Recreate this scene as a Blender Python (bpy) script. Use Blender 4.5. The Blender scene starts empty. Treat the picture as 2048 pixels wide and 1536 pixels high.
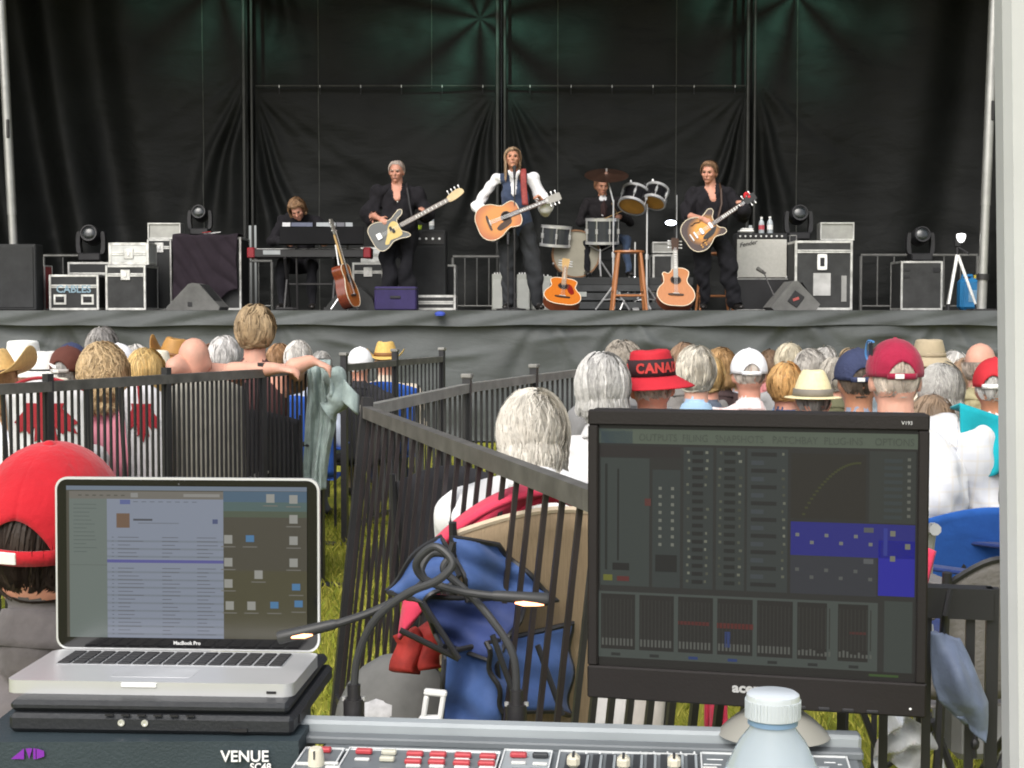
import bpy, bmesh, math, random
import numpy as np
from mathutils import Vector as V, Matrix, Euler
random.seed(7)
R = math.radians
sc = bpy.context.scene
col = sc.collection
# ------------------------------------------------------------------ camera, sky, sun, exposure
F, HC, YH = 3000.0, 1.42, 624.0            # focal length in photo pixels, eye height, horizon row
TH = math.atan((768 - YH) / F)
cd = bpy.data.cameras.new('camera'); cam = bpy.data.objects.new('camera', cd); col.objects.link(cam)
cd.sensor_width = 36; cd.lens = 36 * F / 2048; cd.clip_start = 0.05; cd.clip_end = 2000
cam.location = (0, 0, HC); cam.rotation_euler = (math.pi / 2 - TH, 0, 0)
sc.camera = cam
SUN_EL, SUN_AZ = 44, 200                   # degrees; azimuth clockwise from +Y (behind the camera, a little left)
w = bpy.data.worlds.new('World'); sc.world = w; w.use_nodes = True
nt = w.node_tree; nt.nodes.clear()
sky = nt.nodes.new('ShaderNodeTexSky'); sky.sky_type = 'NISHITA'; sky.sun_disc = False
sky.sun_elevation = R(SUN_EL); sky.sun_rotation = R(SUN_AZ); sky.dust_density = 4; sky.air_density = 1.0; sky.ozone_density = .6
hs = nt.nodes.new('ShaderNodeHueSaturation'); hs.inputs['Saturation'].default_value = .35
bg = nt.nodes.new('ShaderNodeBackground'); bg.inputs[1].default_value = .145
wo = nt.nodes.new('ShaderNodeOutputWorld')
nt.links.new(sky.outputs[0], hs.inputs['Color']); nt.links.new(hs.outputs[0], bg.inputs[0]); nt.links.new(bg.outputs[0], wo.inputs[0])
sl = bpy.data.lights.new('sun', 'SUN'); sl.energy = 1.1; sl.angle = R(45); sl.color = (1, .96, .9)
so = bpy.data.objects.new('sun', sl); col.objects.link(so)
sd = V((math.sin(R(SUN_AZ)) * math.cos(R(SUN_EL)), math.cos(R(SUN_AZ)) * math.cos(R(SUN_EL)), math.sin(R(SUN_EL))))
so.rotation_euler = (-sd).to_track_quat('-Z', 'Y').to_euler(); so.location = (0, -5, 30)
sc.cycles.pixel_filter_type = 'BLACKMAN_HARRIS'; sc.cycles.filter_width = 1.9
vs = sc.view_settings; vs.view_transform = 'Standard'; vs.look = 'None'; vs.exposure = .66; vs.gamma = 1; vs.use_curve_mapping = False

def at(px, py, Y):
    "world point on the photo ray through pixel (px, py) at distance Y"
    a = (px - 1024) / F; b = -(py - 768) / F
    d = V((a, math.cos(TH) + b * math.sin(TH), -math.sin(TH) + b * math.cos(TH)))
    k = Y / d.y
    return V((d.x * k, Y, HC + d.z * k))

# ------------------------------------------------------------------ materials
MATS = {}
def mat(name, c, rough=.6, metal=0., var=.18, scale=6., bump=0., bscale=40., spec=.4, sheen=0., trans=0., emit=0., stretch=None, c2=None, coat=0.):
    if name in MATS: return MATS[name]
    m = bpy.data.materials.new(name); m.use_nodes = True; MATS[name] = m
    n = m.node_tree.nodes; l = m.node_tree.links; p = n['Principled BSDF']
    p.inputs['Roughness'].default_value = rough; p.inputs['Metallic'].default_value = metal
    p.inputs['Specular IOR Level'].default_value = spec
    p.inputs['Sheen Weight'].default_value = sheen; p.inputs['Transmission Weight'].default_value = trans
    p.inputs['Coat Weight'].default_value = coat
    p.inputs['Base Color'].default_value = (*c, 1)
    tc = n.new('ShaderNodeTexCoord'); mp = n.new('ShaderNodeMapping'); l.new(tc.outputs['Object'], mp.inputs[0])
    if stretch: mp.inputs['Scale'].default_value = stretch
    if var or c2:
        t = n.new('ShaderNodeTexNoise'); t.inputs['Scale'].default_value = scale; t.inputs['Detail'].default_value = 5; t.inputs['Roughness'].default_value = .6
        l.new(mp.outputs[0], t.inputs['Vector'])
        r = n.new('ShaderNodeValToRGB'); e = r.color_ramp.elements
        e[0].position = .32; e[1].position = .68
        ca = [max(0, x * (1 - var)) for x in c]; cb = c2 or [min(1, x * (1 + var)) for x in c]
        e[0].color = (*ca, 1); e[1].color = (*cb, 1)
        l.new(t.outputs['Fac'], r.inputs[0]); l.new(r.outputs[0], p.inputs['Base Color'])
    if bump:
        b = n.new('ShaderNodeBump'); b.inputs['Strength'].default_value = bump; b.inputs['Distance'].default_value = .01
        t2 = n.new('ShaderNodeTexNoise'); t2.inputs['Scale'].default_value = bscale; t2.inputs['Detail'].default_value = 4
        l.new(mp.outputs[0], t2.inputs['Vector']); l.new(t2.outputs['Fac'], b.inputs['Height']); l.new(b.outputs[0], p.inputs['Normal'])
    if emit:
        p.inputs['Emission Color'].default_value = (*c, 1); p.inputs['Emission Strength'].default_value = emit
    return m

def crumple(m, scale, dist, stretch=(1, 1, 1), strength=.6):
    "second, coarser relief under the fine one: creased tarpaulin"
    n = m.node_tree.nodes; l = m.node_tree.links; p = n['Principled BSDF']; tc = n.new('ShaderNodeTexCoord'); mp = n.new('ShaderNodeMapping'); mp.inputs['Scale'].default_value = stretch; l.new(tc.outputs['Object'], mp.inputs[0])
    t = n.new('ShaderNodeTexNoise'); t.inputs['Scale'].default_value = scale; t.inputs['Detail'].default_value = 4; t.inputs['Roughness'].default_value = .5; t.inputs['Distortion'].default_value = .35; l.new(mp.outputs[0], t.inputs['Vector'])
    b = n.new('ShaderNodeBump'); b.inputs['Strength'].default_value = strength; b.inputs['Distance'].default_value = dist; l.new(t.outputs['Fac'], b.inputs['Height'])
    if p.inputs['Normal'].is_linked: l.new(p.inputs['Normal'].links[0].from_node.outputs[0], b.inputs['Normal'])
    l.new(b.outputs[0], p.inputs['Normal']); return m
def plaid(name, base, line1, line2, sx=.035):
    "woven check: two sets of soft stripes crossing"
    if name in MATS: return MATS[name]
    m = mat(name, base, .85, var=0, sheen=.1, bump=.25, bscale=25)
    n = m.node_tree.nodes; l = m.node_tree.links; p = n['Principled BSDF']
    tc = n.new('ShaderNodeTexCoord'); s = n.new('ShaderNodeSeparateXYZ'); l.new(tc.outputs['Object'], s.inputs[0])
    prev = None
    for ax, per, cc, wd in (('X', sx * 2, line1, .30), ('Z', sx * 2, line1, .30), ('X', sx * 1.0, line2, .16), ('Z', sx * 1.0, line2, .16)):
        d = n.new('ShaderNodeMath'); d.operation = 'DIVIDE'; d.inputs[1].default_value = per; l.new(s.outputs[ax], d.inputs[0])
        f = n.new('ShaderNodeMath'); f.operation = 'FRACT'; l.new(d.outputs[0], f.inputs[0])
        g = n.new('ShaderNodeMath'); g.operation = 'LESS_THAN'; g.inputs[1].default_value = wd; l.new(f.outputs[0], g.inputs[0])
        h = n.new('ShaderNodeMath'); h.operation = 'MULTIPLY'; h.inputs[1].default_value = .5; l.new(g.outputs[0], h.inputs[0])
        x = n.new('ShaderNodeMix'); x.data_type = 'RGBA'; l.new(h.outputs[0], x.inputs['Factor'])
        if prev is None: x.inputs['A'].default_value = (*base, 1)
        else: l.new(prev, x.inputs['A'])
        x.inputs['B'].default_value = (*cc, 1); prev = x.outputs['Result']
    l.new(prev, p.inputs['Base Color'])
    return m

def cloth(name, c, var=.12, bump=.35, rough=.9): return mat('cloth_' + name, c, rough, var=var, scale=9, bump=bump, bscale=22, spec=.2, sheen=.1 if max(c) > .1 else .015)
def hairm(name, c):
    return [mat('hair_%s_%d' % (name, i), [x * k for x in c], .55, var=.2, scale=30, spec=.35) for i, k in enumerate((1., .66, 1.2))]

ALU = mat('aluminium', (.60, .60, .58), .42, .7, var=.3, scale=9, bump=.1, bscale=50)
CHROME = mat('chrome', (.82, .82, .83), .28, .65, var=.03)
BLACKP = mat('black_plastic', (.018, .018, .02), .45, var=.2)
BLACKM = mat('black_metal', (.02, .019, .02), .4, var=.25, spec=.5, bump=.05, bscale=60)
CASEBLK = mat('case_laminate', (.02, .021, .022), .6, var=.25, bump=.08, bscale=120)
CASEGRY = mat('case_laminate_worn', (.03, .031, .031), .7, var=.3, bump=.1, bscale=90)
GRILLE = mat('speaker_grille', (.03, .031, .032), .8, var=.2, bump=.4, bscale=300)
WEDGE = mat('wedge_carpet', (.12, .12, .115), .9, var=.2, bump=.3, bscale=150)
WHITE = mat('white_paint', (.8, .8, .78), .5, var=.04)

# ------------------------------------------------------------------ mesh building
class MB:
    def __init__(s, M=None): s.v = []; s.f = []; s.m = []; s.M = M or Matrix()
    def add(s, vs, fs, mi=0):
        o = len(s.v); s.v += [s.M @ V(p) for p in vs]; s.f += [[i + o for i in f] for f in fs]; s.m += [mi] * len(fs); return s
    def box(s, c, d, rot=None, ch=0., mi=0):
        hx, hy, hz = d[0] / 2, d[1] / 2, d[2] / 2; c = V(c); vs = []; fs = []
        if ch <= 0:
            for x in (-hx, hx):
                for y in (-hy, hy):
                    for z in (-hz, hz): vs.append(V((x, y, z)))
            fs = [(0, 1, 3, 2), (4, 6, 7, 5), (0, 4, 5, 1), (2, 3, 7, 6), (0, 2, 6, 4), (1, 5, 7, 3)]
        else:
            idx = {}
            for sx in (-1, 1):
                for sy in (-1, 1):
                    for sz in (-1, 1):
                        for a in range(3):
                            p = [sx * (hx - ch), sy * (hy - ch), sz * (hz - ch)]; p[a] = (sx * hx, sy * hy, sz * hz)[a]
                            idx[(sx, sy, sz, a)] = len(vs); vs.append(V(p))
            for a in range(3):
                b, c2 = (a + 1) % 3, (a + 2) % 3
                for q in (-1, 1):
                    def k(i, j):
                        t = [0, 0, 0]; t[a] = q; t[b] = i; t[c2] = j; return idx[(*t, a)]
                    f = [k(-1, -1), k(1, -1), k(1, 1), k(-1, 1)]; fs.append(f if q > 0 else f[::-1])
                for i in (-1, 1):
                    for j in (-1, 1):       # edge chamfers along axis a
                        def kk(e, ax):
                            t = [0, 0, 0]; t[a] = e; t[b] = i; t[c2] = j; return idx[(*t, ax)]
                        f = [kk(-1, b), kk(1, b), kk(1, c2), kk(-1, c2)]; fs.append(f if i * j < 0 else f[::-1])
            for sx in (-1, 1):
                for sy in (-1, 1):
                    for sz in (-1, 1):
                        f = [idx[(sx, sy, sz, a)] for a in range(3)]; fs.append(f if sx * sy * sz > 0 else f[::-1])
        rm = rot if rot is not None else Matrix()
        if isinstance(rm, Euler): rm = rm.to_matrix()
        rm = rm.to_3x3()
        return s.add([c + rm @ p for p in vs], fs, mi)
    def tube(s, pts, r, n=8, mi=0, cap=True, closed=False):
        pts = [V(p) for p in pts]; k = len(pts); rs = r if isinstance(r, (list, tuple)) else [r] * k
        up = None; vs = []; fs = []
        for i, p in enumerate(pts):
            if closed: t = pts[(i + 1) % k] - pts[i - 1]
            else: t = pts[min(i + 1, k - 1)] - pts[max(i - 1, 0)]
            t.normalize()
            if up is None:
                up = V((0, 0, 1)) if abs(t.z) < .9 else V((1, 0, 0))
            up = (up - t * up.dot(t)).normalized(); sd_ = t.cross(up)
            for j in range(n):
                a = 2 * math.pi * (j + .5) / n; vs.append(p + (up * math.cos(a) + sd_ * math.sin(a)) * rs[i])
        for i in range(k if closed else k - 1):
            for j in range(n):
                a, b = i * n, ((i + 1) % k) * n; fs.append((a + j, b + j, b + (j + 1) % n, a + (j + 1) % n))
        if cap and not closed: fs += [tuple(range(n)), tuple(range((k - 1) * n, k * n))[::-1]]
        return s.add(vs, fs, mi)
    def cyl(s, a, b, r0, r1=None, n=12, mi=0): return s.tube([a, b], [r0, r0 if r1 is None else r1], n, mi)
    def lathe(s, prof, n=24, mi=0, M=None, a0=0, a1=2 * math.pi):
        M = M or Matrix(); full = abs(a1 - a0 - 2 * math.pi) < 1e-6; vs = []; fs = []; k = len(prof); m = n if full else n + 1
        for i in range(m):
            a = a0 + (a1 - a0) * i / n; c, q = math.cos(a), math.sin(a)
            vs += [M @ V((r * c, r * q, z)) for r, z in prof]
        for i in range(n):
            for j in range(k - 1):
                A, B = i * k, ((i + 1) % m) * k; fs.append((A + j, B + j, B + j + 1, A + j + 1))
        return s.add(vs, fs, mi)
    def prism(s, poly, y0, y1, mi=0, mside=None):
        "polygon in the XZ plane, extruded from y0 (front) to y1 (back)"
        n = len(poly); vs = [V((x, y0, z)) for x, z in poly] + [V((x, y1, z)) for x, z in poly]
        s.add(vs, [tuple(range(n))], mi); o = len(s.v) - 2 * n
        s.f.append([o + i for i in range(2 * n - 1, n - 1, -1)]); s.m.append(mi if mside is None else mside)
        for i in range(n):
            j = (i + 1) % n; s.f.append([o + j, o + i, o + n + i, o + n + j]); s.m.append(mi if mside is None else mside)
        return s
    def grid(s, fn, nu, nv, mi=0, cu=False, thick=0):
        vs = [V(fn(i / (nu if cu else nu - 1), j / (nv - 1))) for i in range(nu) for j in range(nv)]; fs = []
        for i in range(nu if cu else nu - 1):
            for j in range(nv - 1):
                a, b = i * nv, ((i + 1) % nu) * nv; fs.append((a + j, b + j, b + j + 1, a + j + 1))
        return s.add(vs, fs, mi)
    def ell(s, c, r, n=14, k=9, mi=0, rot=None):
        rm = (rot or Matrix()).to_3x3(); c = V(c)
        def fn(u, v):
            a = 2 * math.pi * u; b = math.pi * (v - .5) * .998
            return c + rm @ V((r[0] * math.cos(a) * math.cos(b), r[1] * math.sin(a) * math.cos(b), r[2] * math.sin(b)))
        return s.grid(fn, n, k, mi, cu=True)
    def mesh(s, name, mats, smooth=35):
        me = bpy.data.meshes.new(name); me.from_pydata([tuple(p) for p in s.v], [], s.f)
        for m in (mats if isinstance(mats, (list, tuple)) else [mats]): me.materials.append(m)
        me.polygons.foreach_set('material_index', s.m)
        if smooth:
            me.polygons.foreach_set('use_smooth', [True] * len(s.f)); me.update(); me.set_sharp_from_angle(angle=R(smooth))
        me.update(); return me
    def build(s, name, mats, parent=None, smooth=35, world=False, solid=0):
        if world and parent is not None:
            inv = PM[parent.name].inverted(); s.v = [inv @ p for p in s.v]
        o = bpy.data.objects.new(name, s.mesh(name, mats, smooth)); col.objects.link(o)
        if parent is not None: o.parent = parent
        if solid:
            md = o.modifiers.new('thickness', 'SOLIDIFY'); md.thickness = solid; md.offset = 0
        return o
PM = {}
def tag(o, label, cat=None, group=None, kind=None):
    if label: o['label'] = label
    if cat: o['category'] = cat
    if group: o['group'] = group
    if kind: o['kind'] = kind
    return o
def thing(name, label, cat, loc=(0, 0, 0), rz=0, group=None, M=None):
    o = bpy.data.objects.new(name, None); col.objects.link(o); o.empty_display_size = .1
    m = M if M is not None else Matrix.Translation(V(loc)) @ Matrix.Rotation(rz, 4, 'Z')
    o.matrix_world = m; PM[o.name] = m
    return tag(o, label, cat, group)
def struct(name, mb, mats, smooth=35): return tag(mb.build(name, mats, None, smooth), None, kind='structure')
def part(name, me, parent, M=None):
    o = bpy.data.objects.new(name, me); col.objects.link(o); o.parent = parent
    if M is not None: o.matrix_local = M
    return o
def catmull(pts, n=6, closed=False):
    pts = [V(p) for p in pts]; k = len(pts); out = []
    for i in range(k if closed else k - 1):
        p0 = pts[i - 1] if closed or i > 0 else pts[0]; p1 = pts[i]; p2 = pts[(i + 1) % k]; p3 = pts[(i + 2) % k] if closed or i + 2 < k else pts[-1]
        for j in range(n):
            t = j / n
            out.append(.5 * ((2 * p1) + (p2 - p0) * t + (2 * p0 - 5 * p1 + 4 * p2 - p3) * t * t + (3 * p1 - p0 - 3 * p2 + p3) * t ** 3))
    if not closed: out.append(pts[-1])
    return out
def outline(pts, n=5): return [(p.x, p.y) for p in catmull([(x, z, 0) for x, z in pts], n, True)]
def text(s_, size, m, parent, M, name='lettering', depth=.0006, align='LEFT', bold=0., shear=0., sx=1.):
    c = bpy.data.curves.new(name, 'FONT'); c.body = s_; c.size = size; c.extrude = depth; c.offset = bold; c.align_x = align; c.shear = shear; c.resolution_u = 3
    o = bpy.data.objects.new('tmp', c); col.objects.link(o); bpy.context.view_layer.update()
    me = bpy.data.meshes.new_from_object(o.evaluated_get(bpy.context.evaluated_depsgraph_get())); bpy.data.objects.remove(o)
    me.name = name; me.materials.clear(); me.materials.append(m)
    return part(name, me, parent, M @ Matrix.Diagonal((sx, 1, 1, 1)))
FACE = Matrix.Rotation(R(90), 4, 'X')      # lettering that faces -Y

# ------------------------------------------------------------------ people: overlapping solids fused into one skin
def orth(w_, hint=(1, 0, 0)):
    u = V(hint); u = u - w_ * u.dot(w_)
    if u.length < 1e-3: u = V((0, 1, 0)); u = u - w_ * u.dot(w_)
    return u.normalized()
BODIES = []
class Body:
    def __init__(s): s.pr = []; s.mb = MB(); s.mats = []
    def mi(s, m):
        if m not in s.mats: s.mats.append(m)
        return s.mats.index(m)
    def cap(s, A, B, ra, rb, m, k=1., hint=(1, 0, 0), bias=0., cl=False):
        A, B = V(A), V(B); w_ = (B - A); L = max(w_.length, 1e-4); w_ = w_ / L; u = orth(w_, hint); v = w_.cross(u)
        s.pr.append(('c', A, B, ra, rb, u, v, w_, L, k, s.mi(m), bias, cl))
        rings = [(A, -1, ra), (A, -.7, ra * .714), (A, 0, ra), (B, 0, rb), (B, .7, rb * .714), (B, 1, rb)]
        rows = []
        for a in (-80, -50, -22, 0): rows.append((A + w_ * (math.sin(R(a)) * ra), ra * math.cos(R(a))))
        for a in (0, 22, 50, 80): rows.append((B + w_ * (math.sin(R(a)) * rb), rb * math.cos(R(a))))
        n = 14; vs = []; fs = []
        for c, r in rows:
            for j in range(n):
                t = 2 * math.pi * j / n; vs.append(c + u * (r * math.cos(t)) + v * (r * k * math.sin(t)))
        for i in range(len(rows) - 1):
            for j in range(n): fs.append((i * n + j, i * n + (j + 1) % n, (i + 1) * n + (j + 1) % n, (i + 1) * n + j))
        fs += [tuple(range(n))[::-1], tuple(range((len(rows) - 1) * n, len(rows) * n))]
        s.mb.add(vs, fs)
    def ell(s, C, r, m, rot=None, bias=0., cl=False):
        rm = (rot or Matrix()).to_3x3(); s.pr.append(('e', V(C), rm, V(r), s.mi(m), bias, cl)); s.mb.ell(C, r, 16, 11, rot=rot)
    def chain(s, pts, rs, m, **kw):
        for i in range(len(pts) - 1): s.cap(pts[i], pts[i + 1], rs[i], rs[i + 1], m, **kw)
    def finish(s, parent, vox, fold=.004, name='body', seed=0):
        me = s.mb.mesh('tmp_body', [BLACKP], 0); o = bpy.data.objects.new('tmp_body', me); col.objects.link(o)
        md = o.modifiers.new('r', 'REMESH'); md.mode = 'VOXEL'; md.voxel_size = vox; md.adaptivity = 0
        sm = o.modifiers.new('s', 'SMOOTH'); sm.factor = .5; sm.iterations = 4
        BODIES.append((s, o, parent, fold, name, seed))
def finish_bodies():
    bpy.context.view_layer.update(); dg = bpy.context.evaluated_depsgraph_get()
    for s, o, parent, fold, name, seed in BODIES:
        me = bpy.data.meshes.new_from_object(o.evaluated_get(dg)); me.name = name
        nv = len(me.vertices); P = np.empty(nv * 3, np.float32); me.vertices.foreach_get('co', P); P = P.reshape(-1, 3)
        N = np.empty(nv * 3, np.float32); me.vertices.foreach_get('normal', N); N = N.reshape(-1, 3)
        best = np.full(nv, 9e9, np.float32); bi = np.zeros(nv, np.int32); cl = np.zeros(nv, bool)
        for p in s.pr:
            if p[0] == 'c':
                _, A, B, ra, rb, u, v, w_, L, k, mi, bias, c_ = p
                q = P - np.array(A, np.float32); t = q @ np.array(w_, np.float32); tc = np.clip(t / L, 0, 1)
                dw = t - tc * L; du = q @ np.array(u, np.float32); dv = (q @ np.array(v, np.float32)) / k
                d = np.sqrt(du * du + dv * dv + dw * dw) - (ra + (rb - ra) * tc) - bias
                d *= np.where(np.abs(dv) > np.abs(du), min(1., k + .2), 1.)
            else:
                _, C, rm, r, mi, bias, c_ = p
                q = ((P - np.array(C, np.float32)) @ np.array(rm, np.float32)) / np.array(r, np.float32)
                d = (np.sqrt((q * q).sum(1)) - 1) * min(r) - bias
            b = d < best; best[b] = d[b]; bi[b] = mi; cl[b] = c_
        if fold:
            rng = np.random.RandomState(seed + 3); h = np.zeros(nv, np.float32)
            for f_, a_ in ((9, 1.), (17, .8), (31, .6), (60, .35)):
                for _ in range(2):
                    k_ = rng.normal(size=3); k_[2] *= .55; k_ *= f_ / np.linalg.norm(k_); ph = rng.rand() * 6.3
                    h += a_ * np.sin(P @ k_.astype(np.float32) + ph + 1.3 * np.sin(P[:, ::-1] @ (k_ * .6).astype(np.float32))).astype(np.float32)
            P = P + N * (h * fold * .4 * cl)[:, None]; me.vertices.foreach_set('co', P.astype(np.float32).ravel())
        me.materials.clear()
        for m in s.mats: me.materials.append(m)
        nl = np.empty(len(me.polygons), np.int32); me.polygons.foreach_get('loop_start', nl)
        vi = np.empty(len(me.loops), np.int32); me.loops.foreach_get('vertex_index', vi)
        me.polygons.foreach_set('material_index', bi[vi[nl]].astype(np.int32)); me.polygons.foreach_set('use_smooth', np.ones(len(me.polygons), bool)); me.update()
        part(name, me, parent); bpy.data.objects.remove(o)
    BODIES.clear()

def head(b, Mh, skin, neck_to=None, face=True, nm=None):
    "head prims in head space (facing -Y); Mh maps head space to person space"
    r3 = Mh.to_3x3()
    def E(c, r, m=skin, **k): b.ell(Mh @ V(c), r, m, rot=r3, **k)
    E((0, .012, .028), (.077, .097, .093)); E((0, -.028, -.03), (.064, .066, .085)); E((0, .03, -.02), (.068, .07, .07))
    E((0, -.070, -.094), (.027, .024, .022))
    for q in (-1, 1): E((q * .080, .012, -.012), (.011, .021, .033))
    if face:
        E((0, -.083, .030), (.052, .016, .012)); b.cap(Mh @ V((0, -.094, .012)), Mh @ V((0, -.113, -.03)), .008, .0135, skin)
        b.cap(Mh @ V((-.02, -.09, -.062)), Mh @ V((.02, -.09, -.062)), .009, .009, nm or skin)
        for q in (-1, 1): E((q * .04, -.07, -.02), (.024, .024, .022))
def face_parts(t, Mh, brow, dark=None):
    EY = mat('eye_dark', (.03, .022, .018), .25, var=0); LP = mat('lip', (.30, .12, .10), .5, var=.1); BR = mat('brow_' + brow[0], brow[1], .8)
    for q in (-1, 1):
        MB(Mh).ell((q * .031, -.0885, .006), (.0125, .006, .0055), 10, 7).build('eye', EY, t)
        MB(Mh).tube([(q * .014, -.1, .022), (q * .032, -.099, .027), (q * .05, -.086, .021)], [.0035, .0045, .003], 6).build('eyebrow', BR, t)
    MB(Mh).ell((0, -.0985, -.062), (.021, .006, .0045), 10, 7).build('mouth', LP, t)

def hand(b, Wp, d, n, skin, curl=.6, size=1., flip=1):
    "palm at wrist Wp pointing along d, back of hand towards n, five fingers"
    d = V(d).normalized(); n = V(n); n = (n - d * n.dot(d)).normalized(); s_ = d.cross(n) * flip; Wp = V(Wp)
    b.cap(Wp, Wp + d * .05 * size, .026, .036, skin, k=.45, hint=s_)
    b.cap(Wp + d * .03, Wp + d * .08 * size, .034, .038, skin, k=.4, hint=s_)
    for i, L in enumerate((.07, .078, .074, .06)):
        p = Wp + d * .085 * size + s_ * ((i - 1.5) * .0205); a = curl; pts = [p]
        for j, fr in enumerate((.45, .32, .23)):
            dd = d * math.cos(a) - n * math.sin(a); pts.append(pts[-1] + dd * L * fr * size); a += curl * .9
        b.chain(pts, [.0095, .009, .0083, .0075], skin)
    p = Wp + d * .025 - s_ * .03; dd = (d * .6 - s_ * .75 - n * .25).normalized(); q = p + dd * .04; dd2 = (d * .9 - s_ * .25 - n * .4).normalized()
    b.chain([p, q, q + dd2 * .032], [.012, .0105, .0085], skin)

def hair(t, Mh, mats, n=700, length=0., wave=.0, width=.006, crown=(0, .05, 1), front=.35, low=-.05, puff=1., bald=0., seed=1, step=.016, name='hair', top=True, back=None):
    "strands laid over the skull; front = how far down the forehead side, low = where the hair line ends at the back, length = free hanging below"
    n = int(n * 2.1); width = width * .52; rd = random.Random(seed); rx, ry, rz = .083 * puff, .103 * puff, .104 * puff; C = V((0, .012, .022)); mb = MB(Mh)
    def surf(d, k=1.): return C + V((d.x * rx * k, d.y * ry * k, d.z * rz * k))
    # under-shell
    def ok(p):
        lim = low + (front - low) * max(0., min(1., (-p.y + .02) / .09))
        return p.z > lim
    nu, nv = 26, 14
    vs = []; fs = []
    for i in range(nu):
        for j in range(nv):
            a = 2 * math.pi * i / nu; e = math.pi / 2 - (math.pi * .72) * j / (nv - 1)
            vs.append(surf(V((math.cos(a) * math.cos(e), math.sin(a) * math.cos(e), math.sin(e))), .985 + .02 * rd.random()))
    for i in range(nu):
        for j in range(nv - 1):
            f = (i * nv + j, ((i + 1) % nu) * nv + j, ((i + 1) % nu) * nv + j + 1, i * nv + j + 1)
            c = (vs[f[0]] + vs[f[2]]) / 2
            if ok(c) and not (bald and (c.z > bald and c.y > -.2)): fs.append(f)
    mb.add(vs, fs, 1)
    cr = V(crown).normalized(); lock = 0
    for i in range(n):
        if lock <= 0:
            lock = rd.randint(5, 14); ltone = rd.choice((0, 0, 0, 1, 2)); ltw = rd.uniform(-.55, .55); lph = rd.random() * 6.3; lk = 1.0 + rd.random() * .075 + (.05 if rd.random() < .08 else 0); ltl = rd.uniform(-.6, .6); ll = rd.uniform(.72, 1.08)
            while True:
                ld = V((rd.gauss(0, 1), rd.gauss(0, 1), rd.gauss(0, 1))).normalized(); p = surf(ld)
                if ok(p) and not (bald and p.z > bald): break
        lock -= 1
        d = (ld + V((rd.gauss(0, .085), rd.gauss(0, .085), rd.gauss(0, .085)))).normalized(); p = surf(d)
        if not ok(p) or (bald and p.z > bald): continue
        k = lk + rd.random() * .02; pts = [surf(d, k)]; ph = lph + rd.random() * .8; tw = ltw + rd.uniform(-.12, .12); tl = ltl + rd.uniform(-.3, .3)
        free = length * ll * (rd.uniform(.85, 1.05) if length else 0); steps = int(.09 / step) if not length else 40
        for j in range(steps):
            nrm = V((d.x / rx, d.y / ry, d.z / rz)).normalized()
            fl = (d - cr * d.dot(cr)); fl = fl.normalized() if fl.length > 1e-4 else V((rd.random() - .5, rd.random() - .5, 0))
            dr = fl * .6 + V((0, 0, -1)) * (.55 if d.z < .5 else .15) + nrm.cross(fl) * tw
            dr = (dr - nrm * dr.dot(nrm)).normalized()
            p = pts[-1]
            if length and p.z < -.02 and d.y > -.75:
                p = p + V((math.sin(ph + j * 1.1) * wave, math.cos(ph * 2 + j) * wave, -step)); free -= step
                q = p - C; q2 = V((q.x, q.y, 0))
                pts.append(p)
                if free <= 0: break
                continue
            p = p + dr * step + V((math.sin(ph + j * 1.3), math.cos(ph + j * 1.7), math.sin(2 * ph + j))) * wave
            q = p - C; d = V((q.x / rx, q.y / ry, q.z / rz)).normalized()
            if p.z < front + .012 and d.y < -.42:      # keep the face clear
                d.y = -.42; d.x = math.copysign(max(abs(d.x), .75), d.x if abs(d.x) > .02 else rd.random() - .5); d.normalize()
            p = surf(d, k + .004 * j + (wave * 6 * rd.random() if wave else 0)); pts.append(p)
            if not ok(p - V((0, 0, .004))) and not length: break
            if length and p.z < -.02 and d.y <= -.75: break
        if len(pts) < 2: continue
        vs = []; m = len(pts)
        for j, p in enumerate(pts):
            t_ = (pts[min(j + 1, m - 1)] - pts[max(j - 1, 0)]).normalized(); nrm = (p - C).normalized(); sd_ = t_.cross(nrm)
            sd_ = sd_.normalized() if sd_.length > 1e-4 else V((1, 0, 0)); sd_ = sd_ * math.cos(tl) + nrm * math.sin(tl); w_ = width * (.55 + .45 * math.sin(math.pi * min(1, (j + .6) / m))) * (1 if j < m - 1 else .3)
            vs += [p - sd_ * w_, p + sd_ * w_ + nrm * .0015]
        mb.add(vs, [(2 * j, 2 * j + 1, 2 * j + 3, 2 * j + 2) for j in range(m - 1)], ltone if rd.random() < .8 else 0)
    return mb.build(name, mats, t, smooth=0)
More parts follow.
